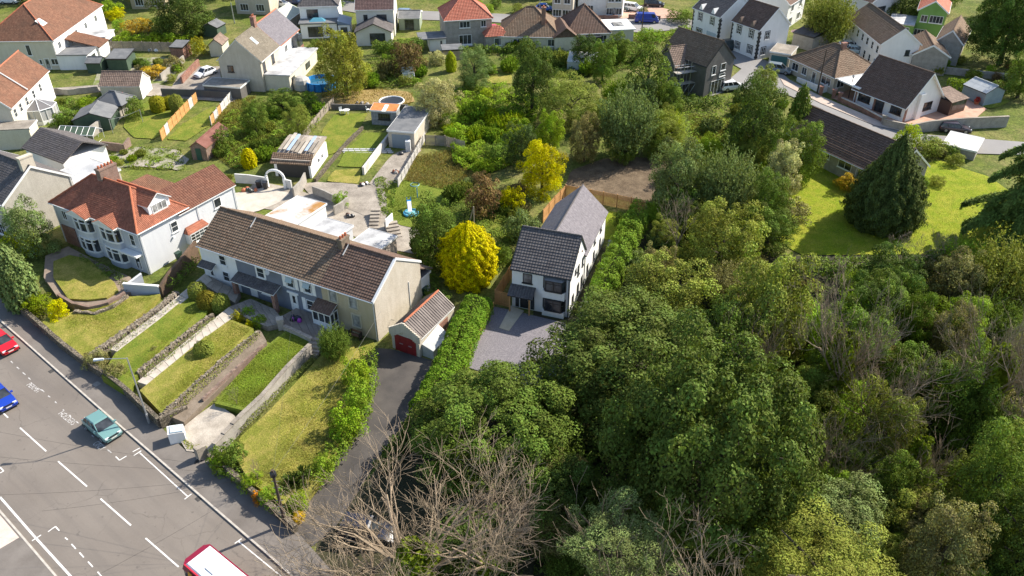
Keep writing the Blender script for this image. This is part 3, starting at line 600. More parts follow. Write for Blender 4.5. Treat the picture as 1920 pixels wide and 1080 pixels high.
# painted markings
def strip(name, a, b, w_=.1, m=PAINT, par=None, h=.012):
    a, b = G(*a, h), G(*b, h); c = (a+b)/2; d = (b-a).normalized(); n = d.cross(Vector((0, -SLOPE, 1))).normalized()*w_/2
    mb = MB(); mb.face([a+n-c, b+n-c, b-n-c, a-n-c]); o = mb.build(name, m, par, c); tag(o, kind='structure' if not par else None); return o
for a, b in (((-20, 750), (15, 783)), ((37.5, 802), (86.5, 846)), ((109, 865), (163, 912)), ((188.5, 935), (245.6, 985)), ((273, 1009), (335, 1063)), ((362, 1088), (420, 1140))): strip('centre_line', a, b, .12)
for a, b, c in (((0, 932), (62, 1003), .16), ((62, 1003), (133, 1081), .16), ((133, 1081), (200, 1160), .16)): strip('edge_line', a, b, c)
for a, b in (((262, 849), (352, 931)), ((346, 936), (359, 926)), ((251, 854), (265, 845)), ((249, 847), (262, 840)), ((446, 1014), (528, 1081)), ((440, 1019), (453, 1010)), ((217, 856), (224, 863)), ((224, 863), (237, 855)), ((60, 1014), (77, 1003)), ((90, 997), (104, 987)), ((104, 987), (111, 995)), ((122, 1008), (127, 1012)), ((134, 1020), (142, 1029)), ((149, 1036), (157, 1045)), ((165, 1053), (174, 1063)), ((183, 1072), (191, 1082)), ((0, 887), (7, 883)), ((7, 883), (0, 876))): strip('bay_marking', a, b, .09)
for a, b in (((20, 677), (24, 681)), ((31, 688), (36, 692)), ((42, 698), (48, 703)), ((53, 708), (57, 712)), ((77, 730), (83, 735)), ((90, 742), (94, 745)), ((103, 753), (106, 756)), ((118, 768), (120, 770)), ((130, 778), (133, 781)), ((144, 791), (147, 794)), ((158, 803), (162, 806)), ((172, 816), (176, 820)), ((186, 829), (194, 836)), ((201, 843), (209, 849))): strip('bay_marking', a, b, .10, FADED)
def roadtext(txt, px0, px1, hgt):
    a, b = G(*px0, .014), G(*px1, .014); d = (b-a); cu = bpy.data.curves.new('lettering', 'FONT'); cu.body = txt; cu.size = 1; cu.extrude = 0; cu.align_x = 'LEFT'
    o = bpy.data.objects.new('lettering', cu); C.objects.link(o); bpy.context.view_layer.update(); W = max(o.dimensions.x, .1); bpy.data.objects.remove(o)
    tmp = bpy.data.objects.new('tmp', cu); me = tmp.to_mesh().copy(); bpy.data.objects.remove(tmp)
    me.materials.clear(); me.materials.append(FADED); o = link('road_lettering', me, None, a); o.data.name = 'road_lettering'
    x = d.normalized(); n = Vector((0, -SLOPE, 1)).normalized(); y = n.cross(x).normalized(); n = x.cross(y); R = Matrix((x, y, n)).transposed()
    o.rotation_euler = R.to_euler(); s_ = d.length/W; o.scale = (s_, hgt/.7, 1); tag(o, kind='structure')
roadtext('PERMIT', (49, 722), (69, 737), .5); roadtext('HOLDERS', (108, 776), (134, 797), .55); roadtext('ONLY', (173, 833), (189, 845), .55)
tag(MB().box(-.32, .32, -.28, .28, -.05, .012).build('manhole_cover', mottle('iron_cover', (.22, .20, .18), (.30, .28, .25), 5), None, G(181, 720, .115), math.radians(-37)), kind='structure')
# terraced front gardens: raised beds of lawn behind stone walls
sheet('lawn', [(128, 560, .7), (100, 520, .7), (100, 490, .7), (130, 478, .7), (165, 485, .7), (215, 530, .7), (222, 545, .7), (200, 558, .7), (165, 562, .7)], LAWND, skirt=.3)
sheet('garden_path', [(85, 480, .5), (128, 462, .5), (185, 492, .5), (245, 520, .5), (250, 545, .5), (235, 552, .45), (195, 572, .45), (140, 578, .45), (110, 560, .45), (82, 520, .5)], mottle('brown_paving', (.20, .155, .12), (.28, .22, .17), 1.2), skirt=.3)
sheet('lawn', [(75, 612, .9), (86, 596, .9), (140, 584, .6), (187, 577, .6), (235, 557, .6), (300, 551, .6), (272, 582, .7), (215, 632, .8), (160, 676, .9), (120, 650, .9)], LAWND, skirt=.3)
sheet('lawn', [(216, 662, .9), (300, 598, .8), (355, 553, .7), (395, 566, .7), (385, 592, .7), (312, 650, .8), (255, 705, .9), (238, 735, .9), (190, 705, .9)], LAWN, skirt=.3)
sheet('lawn', [(262, 732, 1.0), (360, 652, .8), (425, 596, .7), (475, 616, .7), (470, 634, .7), (400, 690, .8), (303, 776, 1.0)], LAWND, skirt=.3)
sheet('lawn', [(402, 756, .7), (440, 710, .6), (490, 657, .6), (535, 620, .6), (583, 640, .6), (574, 660, .6), (520, 712, .6), (464, 772, .7)], LAWNB, skirt=.3)
sheet('lawn', [(436, 850, .9), (452, 818, .8), (500, 775, .7), (560, 712, .6), (600, 668, .5), (640, 650, .4), (665, 640, .3), (660, 700, .5), (650, 790, .6), (615, 880, .8), (560, 950, .9), (530, 945, .9), (470, 905, .9)], LAWND, skirt=.3)
sheet('flower_bed', [(305, 775, .75), (400, 688, .6), (470, 636, .5), (490, 622, .5), (500, 640, .5), (420, 720, .5), (345, 792, .6)], DIRT, skirt=.3)
sheet('concrete_pad', [(330, 812, .16), (372, 778, .2), (405, 755, .3), (440, 780, .3), (452, 800, .25), (392, 850, .16), (350, 846, .14)], CONC, skirt=.2)
def slabpath(name, pa, pb, h, mat, n, lab=None):
    """two edges in pixels -> n slabs, each one a part"""
    r = empty(name, None, None, G(*pa[0], h)); tag(r, kind='structure'); o0 = r.location.copy()
    A_, B_ = pline(pa, h), pline(pb, h)
    def at(P, t):
        t = t*(len(P)-1); i = min(int(t), len(P)-2); return lerp(P[i], P[i+1], t-i)
    for i in range(n):
        t0, t1 = (i+.02)/n, (i+.98)/n; ring = [at(A_, t0), at(A_, t1), at(B_, t1), at(B_, t0)]; c = sum(ring, Vector())/4; z = random.uniform(0, .012); lo = [p-c-Vector((0, 0, .9)) for p in ring]; hi = [p-c+Vector((0, 0, z)) for p in ring]
        MB().hull(lo, hi).build('slab', mat, r, c-o0)
    return r
PALEC = mottle('pale_concrete', (.38, .335, .275), (.50, .45, .38), .8, .9, 14, .25, .3)
slabpath('garden_path', [(205, 655), (300, 583), (352, 540), (385, 512)], [(222, 660), (318, 586), (366, 548), (398, 525)], .75, PALEC, 16)
slabpath('garden_path', [(257, 716), (360, 630), (430, 575)], [(276, 722), (362, 649), (446, 588)], .78, PALEC, 13)
slabpath('garden_path', [(385, 512), (412, 528), (450, 548)], [(372, 526), (400, 545), (440, 567)], .72, OLDC, 5)
slabpath('patio', [(430, 575), (470, 560), (515, 580)], [(446, 588), (500, 612), (535, 605)], .62, OLDC, 6)
slabpath('patio', [(515, 600), (560, 575), (598, 590)], [(548, 622), (590, 642), (608, 625)], .55, mottle('brown_patio', (.20, .165, .135), (.27, .23, .19), 1), 6)
# driveways and yards
sheet('driveway', [(696, 652, .02), (735, 655, .02), (810, 676, .02), (800, 712, .02), (782, 752, .02), (752, 800, .02), (715, 852, .02), (672, 922, .02), (625, 995, .02), (585, 1025, .05), (540, 985, .05), (566, 950, .02), (615, 885, .02), (665, 818, .02), (692, 745, .02), (690, 690, .02)], DRIVE)
sheet('garden_earth', [(640, 640, .05), (700, 638, .05), (705, 655, .05), (680, 680, .05), (650, 665, .05)], LAWND)
sheet('gravel_drive', [(925, 575, .03), (960, 582, .03), (1075, 610, .03), (1100, 640, .03), (1080, 720, .03), (990, 725, .03), (880, 690, .03), (882, 650, .03), (905, 615, .03)], GRAVEL)
sheet('entrance_path', [(958, 573, .07), (982, 583, .07), (954, 621, .07), (936, 615, .07)], mottle('buff_concrete', (.42, .36, .26), (.50, .44, .33), 1), skirt=.05)
sheet('side_path', [(1080, 590, .02), (1096, 560, .02), (1135, 480, .02), (1142, 448, .02), (1156, 450, .02), (1142, 485, .02), (1118, 540, .02), (1100, 600, .02)], mottle('grey_paving', (.24, .23, .23), (.33, .32, .32), 1.4))
sheet('lawn', [(1105, 392, .02), (1200, 405, .02), (1190, 430, .02), (1160, 450, .02), (1120, 450, .02)], LAWNY)
sheet('cleared_ground', [(1058, 348, .03), (1075, 318, .03), (1130, 298, .03), (1200, 295, .03), (1290, 300, .03), (1290, 355, .03), (1215, 385, .03), (1120, 365, .03)], EARTH)
sheet('lawn', [(1490, 315, .05), (1530, 300, .05), (1600, 330, .05), (1660, 365, .05), (1730, 310, .05), (1760, 300, .05), (1850, 330, .05), (1950, 400, .05), (1950, 475, .05), (1500, 480, .05), (1440, 440, .05), (1450, 380, .05)], LAWNY)
# rear yards of the terrace
sheet('yard', [(435, 385, .03), (480, 340, .03), (540, 350, .03), (600, 372, .03), (700, 400, .03), (800, 430, .03), (790, 480, .03), (700, 460, .03), (560, 400, .03)], mottle('yard_concrete', (.22, .19, .155), (.36, .32, .265), .5, .92, 7, .45, .4))
sheet('yard', [(425, 395, .06), (440, 362, .06), (500, 352, .06), (545, 362, .06), (530, 378, .06), (470, 400, .06)], mottle('cream_paving', (.40, .36, .30), (.52, .47, .40), .8))
sheet('yard', [(565, 345, .05), (590, 342, .05), (660, 345, .05), (715, 350, .05), (735, 375, .05), (725, 410, .05), (695, 408, .05), (640, 385, .05), (590, 372, .05)], OLDC)
sheet('yard', [(690, 345, .06), (735, 290, .06), (775, 275, .06), (790, 282, .06), (765, 310, .06), (745, 345, .06), (720, 355, .06)], OLDC)
sheet('lawn', [(585, 285, .05), (600, 252, .05), (628, 215, .05), (690, 212, .05), (672, 245, .05), (635, 283, .05), (615, 292, .05)], LAWN)
sheet('lawn', [(632, 312, .06), (645, 285, .06), (685, 248, .06), (728, 250, .06), (715, 275, .06), (688, 315, .06)], LAWNB)
sheet('old_bed', [(610, 340, .06), (630, 318, .06), (680, 318, .06), (672, 345, .06)], LAWND)
sheet('earth_patch', [(600, 185, .05), (640, 172, .05), (700, 168, .05), (765, 172, .05), (780, 190, .05), (740, 200, .05), (640, 200, .05), (605, 200, .05)], mottle('dry_ground', (.28, .19, .07), (.34, .26, .10), .6))
sheet('lawn', [(232, 240, .05), (240, 215, .05), (290, 180, .05), (340, 185, .05), (362, 190, .05), (330, 225, .05), (290, 262, .05), (250, 258, .05)], LAWN)
sheet('lawn', [(312, 262, .05), (345, 230, .05), (400, 200, .05), (425, 205, .05), (395, 235, .05), (350, 265, .05)], LAWN)
sheet('dirt_track', [(180, 300, .04), (250, 275, .04), (330, 280, .04), (355, 300, .04), (340, 320, .04), (250, 312, .04), (190, 320, .04)], PATCHY)
sheet('yard', [(170, 165, .02), (190, 120, .02), (250, 108, .02), (330, 108, .02), (345, 118, .02), (320, 150, .02), (290, 162, .02)], PATCHY)
sheet('yard', [(60, 240, .02), (110, 210, .02), (170, 195, .02), (250, 190, .02), (240, 215, .02), (170, 262, .02), (100, 275, .02)], PATCHY)
sheet('lane', [(70, 168, .03), (180, 160, .03), (290, 158, .03), (380, 172, .03), (450, 180, .03), (440, 192, .03), (330, 185, .03), (180, 172, .03), (80, 182, .03)], OLDC)
sheet('driveway', [(335, 140, .04), (360, 125, .04), (412, 125, .04), (415, 150, .04), (380, 170, .04), (320, 168, .04)], OLDC)
sheet('lawn', [(730, 345, .04), (765, 340, .04), (830, 340, .04), (835, 400, .04), (790, 430, .04), (740, 420, .04), (725, 385, .04)], LAWNB)
sheet('lawn', [(880, 425, .04), (950, 405, .04), (960, 430, .04), (950, 500, .04), (880, 470, .04)], LAWN)
sheet('lawn', [(910, 155, .04), (930, 128, .04), (960, 128, .04), (960, 158, .04)], LAWND)
sheet('lawn', [(745, 72, .04), (800, 70, .04), (800, 86, .04), (750, 84, .04)], LAWNB)
sheet('lawn', [(1585, 60, .04), (1590, 42, .04), (1622, 42, .04), (1618, 64, .04)], LAWNB)
sheet('lawn', [(1770, 180, .04), (1850, 178, .04), (1900, 190, .04), (1860, 205, .04), (1790, 195, .04)], LAWNB)
# back street and the side road
BACK = mottle('back_street_tarmac', (.21, .20, .19), (.27, .26, .25), .1, .92, 30, .2, .2)
sheet('road', [(560, -2, .03), (650, 2, .03), (760, 20, .03), (930, 26, .03), (1100, 36, .03), (1300, 36, .03), (1310, 52, .03), (1210, 62, .03), (1150, 58, .03), (925, 42, .03), (740, 36, .03), (640, 20, .03)], BACK)
sheet('road', [(-40, 5, .03), (20, 8, .03), (40, -10, .03), (20, -20, .03), (-60, -20, .03)], BACK)
sheet('road', [(1330, 70, .03), (1400, 100, .03), (1440, 116, .03), (1480, 150, .03), (1540, 182, .03), (1640, 232, .03), (1720, 252, .03), (1930, 268, .03), (1930, 292, .03), (1720, 285, .03), (1640, 255, .03), (1540, 205, .03), (1480, 180, .03), (1430, 165, .03), (1370, 170, .03), (1330, 182, .03), (1390, 130, .03), (1320, 90, .03)], BACK)
sheet('pavement', [(1463, 148, .1), (1495, 162, .1), (1560, 190, .1), (1650, 228, .1), (1720, 245, .1), (1715, 252, .1), (1640, 236, .1), (1540, 195, .1), (1470, 160, .1)], mottle('pinkish_paving', (.40, .32, .26), (.48, .40, .34), 1))
sheet('drive', [(1120, 34, .06), (1180, 18, .06), (1210, 8, .06), (1278, 24, .06), (1285, 34, .06), (1200, 36, .06)], mottle('pink_drive', (.42, .26, .19), (.50, .33, .25), 1))
sheet('drive', [(1560, 185, .08), (1606, 160, .08), (1612, 182, .08), (1700, 218, .08), (1810, 185, .08), (1850, 205, .08), (1830, 222, .08), (1710, 240, .08), (1640, 220, .08)], mottle('terracotta_paving', (.42, .22, .15), (.52, .34, .24), .6))
# ---------------------------------------------------------------- hero house
h = House('detached_house', 'white two-storey house with dark grey tiled roof and black bay window beside gravel drive', (960, 499), (1070, 519), 5.1, depth=6.0)
hero = h
h.body('x', 2.7, .62).roof(T_GREY, BLACKF, ov=.3, vo=.08, step=.34, lift=.06)
L = h.L
h.win('f', L*.27, 3.35, 1.0, 1.15, fm=BLACKF, pm=glassmat('dim_curtain_glass', (.10, .10, .10), .12))
m = h._m('f')
for z, hh, nm in ((.75, 1.35, 'bay_window'), (3.2, 1.3, 'bay_window')):
    u0, u1, o = L*.55, L*.93, .55
    ring = [(u0, 0), (u0+.35, -o), (u1-.35, -o), (u1, 0)]
    b = MB().hull([(*p, z) for p in ring], [(*p, z+hh) for p in ring]).build(nm, GLASS, h.root)
    k = MB(); kr = lambda e: [(u0-e, .01), (u0+.35-e*.6, -o-e), (u1-.35+e*.6, -o-e), (u1+e, .01)]
    k.hull([(*p, z-.08) for p in kr(.06)], [(*p, z+.06) for p in kr(.06)]); k.hull([(*p, z+hh-.09) for p in kr(.06)], [(*p, z+hh+.04) for p in kr(.06)])
    for px_ in (ring[0], ring[1], ring[2], ring[3], ((ring[1][0]+ring[2][0])/2, -o)): k.box(px_[0]-.05, px_[0]+.05, px_[1]-.055, px_[1]+.05, z+.05, z+hh-.07)
    k.box(u0+.35, u1-.35, -o-.03, -o+.02, z+hh-.42, z+hh-.36); k.build('frame', BLACKF, b)
    if z > 2: h.box('bay_apron', u0+.02, u1-.02, -o+.1, .0, 2.2, 3.11, WHITEW); MB().hull([(*p, z+hh+.045) for p in kr(.1)], [(u0+.2, 0, z+hh+.3), (u0+.5, -.12, z+hh+.3), (u1-.5, -.12, z+hh+.3), (u1-.2, 0, z+hh+.3)]).build('bay_roof', FELT, b)
    else: h.box('bay_base', u0+.02, u1-.02, -o+.1, 0, -.5, .66, WHITEW)
h.porch('f', -.12, L*.42, 2.95, 1.25, .75, T_GREY, BLACKF)
for u in (.1, L*.36): h.box('porch_post', u-.07, u+.07, -1.12, -.98, -.1, 2.15, WOOD)
h.door('f', L*.23, .1, 1.05, 2.1, BLACKF, BLACKF); h.win('f', L*.23-.85, .1, .4, 2.1, fm=BLACKF, sill=False, name='side_light'); h.win('f', L*.23+.85, .1, .4, 2.1, fm=BLACKF, sill=False, name='side_light')
hD = h.D
for y, z, w_, q in ((1.3, .9, .7, 1.1), (3.4, .9, .7, 1.2), (3.2, 3.4, .65, 1.2), (5.0, 3.5, .5, 1.0), (2.0, 4.3, .5, .5), (5.0, .9, .7, 1.2)): h.win('r', y, z, w_, q, fm=BLACKF)
h.pipe('f', L-.12, mat=BLACKF); h.pipe('r', hD-.1, 4.6, BLACKF)
for y, z in ((1.0, 5.6), (2.6, 6.4), (4.4, 5.5)): h.bx(MB(), 'r', y, y+.22, z, z+.16, .0, .08).build('wall_vent', plain('copper_vent', (.16, .07, .03), .5), h.root)
# rear wing with its own ridge running back
W_ = 10.0; mb = MB(); x0, x1 = L*.40, L+.02; y0, y1 = hD-.6, hD+W_; ez, rz_ = 4.5, 7.35
x0 = L*.06
mb.hull([(x0, y0, -1.5), (x1, y0, -1.5), (x1, y0, ez), ((x0+x1)/2, y0, rz_), (x0, y0, ez)], [(x0, y1, -1.5), (x1, y1, -1.5), (x1, y1, ez), ((x0+x1)/2, y1, rz_), (x0, y1, ez)]); mb.build('rear_wing', WHITEW, h.root)
mb = MB(); xm = (x0+x1)/2; s_ = (rz_-ez)/(xm-x0); o = .25; q = .06
for a in (0, 1):
    p = [(x0-o, y1+.1, ez-o*s_+q), (x0-o, y0-2, ez-o*s_+q), (xm, y0-2, rz_+q), (xm, y1+.1, rz_+q)] if a == 0 else [(x1+o, y0+.1, ez-o*s_+q), (x1+o, y1+.1, ez-o*s_+q), (xm, y1+.1, rz_+q), (xm, y0-2, rz_+q)]
    if a: p[0] = (x1+o, y0+.25, ez-o*s_+q)
    mb.cur = 0; courses(mb, *p, .25, .03); mb.cur = 1; slab(mb, p)
rw = mb.build('rear_roof', [T_LSL, BLACKF], h.root)
MB().tube([(xm, y0-2, rz_+.1), (xm, y1+.1, rz_+.1)], .1, 6).build('ridge_tiles', T_GREY, rw)
for y, z in ((hD+1.5, .9), (hD+4.5, .9), (hD+4.5, 3.1), (hD+7.5, 3.1), (hD+7.5, .9)): h.win('r', y, z, .75, 1.2, fm=BLACKF)
# ---------------------------------------------------------------- terrace of four
TA, TB = (371, 457), (701, 563); hT = 4.75
whole = House('row', 'x', TA, TB, hT, C_=(786, 490)); LT, DT, zT, angT = whole.L, whole.D, whole.org.z, whole.ang
bpy.data.objects.remove(whole.root)
cuts = [0, .224, .49, .717, 1.0]
def unit_house(i, label, wall, tilem):
    a, b = cuts[i]*LT, cuts[i+1]*LT; o = whole.w(a+.003, 0, 0)
    h = House('terraced_house', label, None, None, hT, depth=DT, wall=wall, group='terraced houses facing the road', at=((o.x, o.y, zT), angT, b-a-.006), base=2.2)
    return h
t1 = unit_house(0, 'white rendered end house of the terrace with small black door canopy', WHITEW, 0)
t1.body('x', 2.55, .5).roof(T_BROWN, UPVC, vo=.0, step=.33, barge=False)
t1.win('f', t1.L*.63, 2.95, .95, 1.25, 1, 2); t1.win('f', t1.L*.63, .85, .95, 1.25, 1, 2); t1.door('f', t1.L*.22, .05, .9, 2.0); t1.porch('f', -.05, t1.L*.40, 2.75, .8, .45, T_GREY, UPVC)
t2 = unit_house(1, 'blue grey terraced house with long slate canopy on brick piers', BLUEGW, 0)
t2.body('x', 2.55, .5).roof(T_BROWN, UPVC, vo=.0, step=.33, barge=False)
t2.win('f', t2.L*.55, 2.95, 1.05, 1.25, 1, 2, surround=UPVC); t2.porch('f', .05, t2.L*.97, 2.75, 1.35, .45, T_SLATE, UPVC)
for u in (.35, t2.L*.93): t2.box('brick_pier', u-.22, u+.22, -1.25, -.8, -1, 2.2, BRICK)
t2.door('f', t2.L*.30, .05, .95, 2.0); t2.win('f', t2.L*.62, .9, 1.5, 1.2, 2, 1); t2.dish('f', t2.L*.80, 4.35, .32)
t3 = unit_house(2, 'blue grey terraced house with white window shutters and white panelled door', BLUEGW, 0)
t3.body('x', 2.55, .5).roof(T_BROWN, UPVC, vo=.0, step=.33, barge=False)
for u, z in ((t3.L*.23, 2.95), (t3.L*.66, 2.95), (t3.L*.66, .75)):
    o = t3.win('f', u, z, .95, 1.3, 1, 2, surround=None)
    for s_ in (-1, 1): t3.bx(MB(), 'f', u+s_*.80-.24, u+s_*.80+.24, z-.12, z+1.4, .005, .045).build('shutter', UPVC, o)
    if z > 2: mm = t3._m('f'); MB().hull([mm(u-.42, z+.75, .36), mm(u+.42, z+.75, .36), mm(u+.42, z+1.22, .08), mm(u-.42, z+1.22, .08)], [mm(u-.42, z+.79, .38), mm(u+.42, z+.79, .38), mm(u+.42, z+1.26, .1), mm(u-.42, z+1.26, .1)]).build('open_casement', plain('pale_glass', (.35, .42, .42), .1), o)
t3.door('f', t3.L*.25, .05, 1.0, 2.1); t3.bx(MB(), 'f', t3.L*.25-.75, t3.L*.25+.75, 2.2, 2.4, 0, .12).build('door_hood', UPVC, t3.root)
t4 = unit_house(3, 'tan rendered end house of the terrace with glazed white porch and pebbledash gable', TANW, 0)
t4.body('x', 2.55, .5).roof(T_DKBR, UPVC, vo=.0, step=.33, barge=False)
gp = MB(); yy = DT; gp.hull([(0, -.02, -2.2), (0, yy+.02, -2.2), (0, yy+.02, hT), (0, yy/2, hT+2.55), (0, -.02, hT)][::-1], [(.035, -.02, -2.2), (.035, yy+.02, -2.2), (.035, yy+.02, hT), (.035, yy/2, hT+2.55), (.035, -.02, hT)][::-1]); gp.build('gable_wall', BEIGEW, t4.root, (t4.L+.004, 0, 0))
for s_ in (0, 1):
    a = Vector((t4.L-.12, -.28 if s_ == 0 else DT+.28, hT-.28*2.55/(DT/2)+.0)); b = Vector((t4.L-.12, DT/2, hT+2.55)); o = Vector((.24, 0, 0))
    MB().hull([a-Vector((0, 0, .12)), b-Vector((0, 0, .12)), b-Vector((0, 0, .12))+o, a-Vector((0, 0, .12))+o], [a+Vector((0, 0, .14)), b+Vector((0, 0, .14)), b+Vector((0, 0, .14))+o, a+Vector((0, 0, .14))+o]).build('bargeboard', UPVC, t4.root)
SUR = plain('stone_surround', (.52, .46, .34), .8)
for u, z in ((t4.L*.22, 2.95), (t4.L*.60, 2.95), (t4.L*.62, .7)): t4.win('f', u, z, .95, 1.4, 1, 1, plain('olive_frame', (.30, .29, .24), .5), CURT, SUR, surround=SUR)
t4.pipe('f', t4.L-.1); t4.pipe('r', DT*.72, 3.6)
mm = t4._m('r'); MB().tube([mm(DT*.28, .9, .0), mm(DT*.28, 1.0, .5)], .025, 5).build('bracket', BLACKF, t4.root)
# glazed porch
u0, u1 = -.55, t4.L*.26; pw = MB()
for x in (u0, (u0*2+u1)/3, (u0+u1*2)/3, u1): pw.box(x-.05, x+.05, -1.25, -1.15, -.4, 2.05)
for z in (.0, .75, 1.95): pw.box(u0, u1, -1.235, -1.165, z, z+.1)
for y in (-.6, 0): pw.box(u1-.05, u1+.05, y-.05, y+.05, -.4, 2.05)
for z in (.0, .75, 1.95): pw.box(u1-.04, u1+.04, -1.2, .0, z, z+.1)
pw.box(u0, u1, -1.22, -1.18, -.4, .7); po = pw.build('glazed_porch', UPVC, t4.root)
MB().box(u0+.03, u1-.03, -1.19, 0, -.3, 2.0).build('pane', GLASS, po); t4.porch('f', u0-.15, u1+.15, 2.75, 1.4, .62, T_DKBR, UPVC)
# shared chimney stack, party strip and roof lead
t4.chimney(.25, DT/2, hT+1.7, hT+3.35, .55, 1.3, mottle('lichen_brick', (.13, .10, .075), (.22, .17, .12), 3, .9, 14, .4, .5), 3)
for o_, x in ((t2, .05), (t4, .9)):
    a = Vector((x, DT*.5, hT+2.55+.14)); b = Vector((x, DT*.36, hT+2.55*.72+.14)); MB().tube([a, b], .07, 5).build('lead_flashing', plain('lead', (.45, .45, .44), .6), o_.roofo)
# flat-roofed rear extensions
def annex(H_, name, x0, x1, y0, y1, z, wall, roofm, edge=UPVC, lip=.12, par=None):
    o = H_.box(name, x0, x1, y0, y1, -1.8, z, wall); MB().box(x0-lip, x1+lip, y0+.005, y1+lip, z+.003, z+.14).build('flat_roof', roofm, o)
    e = MB(); e.box(x0-lip-.04, x0-lip-.002, y0, y1+lip+.04, z-.08, z+.18); e.box(x1+lip+.002, x1+lip+.04, y0, y1+lip+.04, z-.08, z+.18); e.box(x0-lip-.002, x1+lip+.002, y1+lip+.002, y1+lip+.04, z-.08, z+.18); e.build('fascia', edge, o); return o
annex(t1, 'rear_extension', .9, t1.L*1.0-.1, DT+.01, DT+7.2, 3.6, WHITEW, RUSTF)
annex(t2, 'rear_extension', t2.L*.28, t2.L*.88, DT+.01, DT+5.0, 3.1, PALEGW, FLATW)
annex(t3, 'rear_extension', t3.L*.25, t3.L-.3, DT+.01, DT+5.6, 2.9, mottle('pink_render', (.50, .40, .33), (.58, .48, .40), 1), FLATW)
e4 = annex(t4, 'rear_extension', .8, t4.L*.97, DT+.01, DT+2.0, 2.2, WHITEW, FELT)
mb = MB(); p = [(t4.L*1.0, DT+2.5, 2.5), (.6, DT+2.5, 2.5), (.6, DT+.0, 3.9), (t4.L*1.0, DT+.0, 3.9)]; courses(mb, *p, .3, .04); slab(mb, p); mb.build('lean_to_roof', T_PINK, e4)
# garage beside the terrace
g = House('garage', 'old pebbledash garage with red doors and orange ridge beside terrace gable', (733, 617), (785, 635), 2.35, C_=(849, 571), wall=BEIGEW, cat='garage')
g.body('y', 1.25, .48).roof(mottle('corrugated_sheet', (.145, .122, .110), (.225, .192, .172), .8, .85, 30, .3, .3), UPVC, RED_T, ov=.2, vo=-.12, step=9, lift=.03, gutter=False, barge=False)
cr = MB()
for i in range(int(g.D/.32)):
    y = .2+i*.32
    cr.tube([(g.L+.18, y, 2.35-.2*1.25/(g.L*.52)+.12), (g.L*.48, y, 3.6+.12)], .035, 3); cr.tube([(-.18, y, 2.35-.2*1.25/(g.L*.48)+.12), (g.L*.48, y, 3.6+.12)], .035, 3)
cr.build('corrugation', _M['corrugated_sheet'], g.roofo)
k = MB()
for i in range(9):
    t = i/9; x = lerp(-.2, g.L*.48, t); z = lerp(2.4, 3.55, t); k.box(x, x+g.L*.5/9+.05, -.12, .06, z-.9 if i else z-.6, z+.22); x2 = lerp(g.L+.2, g.L*.48, t); k.box(x2-g.L*.5/9-.05, x2, -.125, .055, z-.9 if i else z-.6, z+.215)
k.build('stepped_parapet', BEIGEW, g.root)
d = g.bx(MB(), 'f', g.L*.12, g.L*.88, -.2, 1.95, .02, .07).build('garage_door', REDP, g.root)
for u in (.3, .52, .74): g.bx(MB(), 'f', g.L*u-.02, g.L*u+.02, -.2, 1.95, .07, .09).build('door_rail', plain('dark_red', (.2, .02, .02), .5), d)
g.bx(MB(), 'f', g.L*.3, g.L*.42, 1.0, 1.06, .09, .13).build('handle', METAL, d); g.bx(MB(), 'f', g.L*.62, g.L*.74, 1.0, 1.06, .09, .13).build('handle', METAL, d)
# lean-to at the garage side, greenhouse-like
mb = MB(); x0 = g.L+.05; p = [(x0, .4, 1.4), (x0+1.3, .4, 1.0), (x0+1.3, 3.4, 1.0), (x0, 3.4, 1.9)]; mb.hull([(a, b, -.5) for a, b, c in p], p); mb.build('glazed_lean_to', plain('white_sheet', (.40, .41, .40), .4, var=.3, scale=1.5), g.root)
g.bx(MB(), 'r', g.D*.55, g.D*.8, .1, 1.7, .01, .06).build('brick_panel', BRICK, g.root)
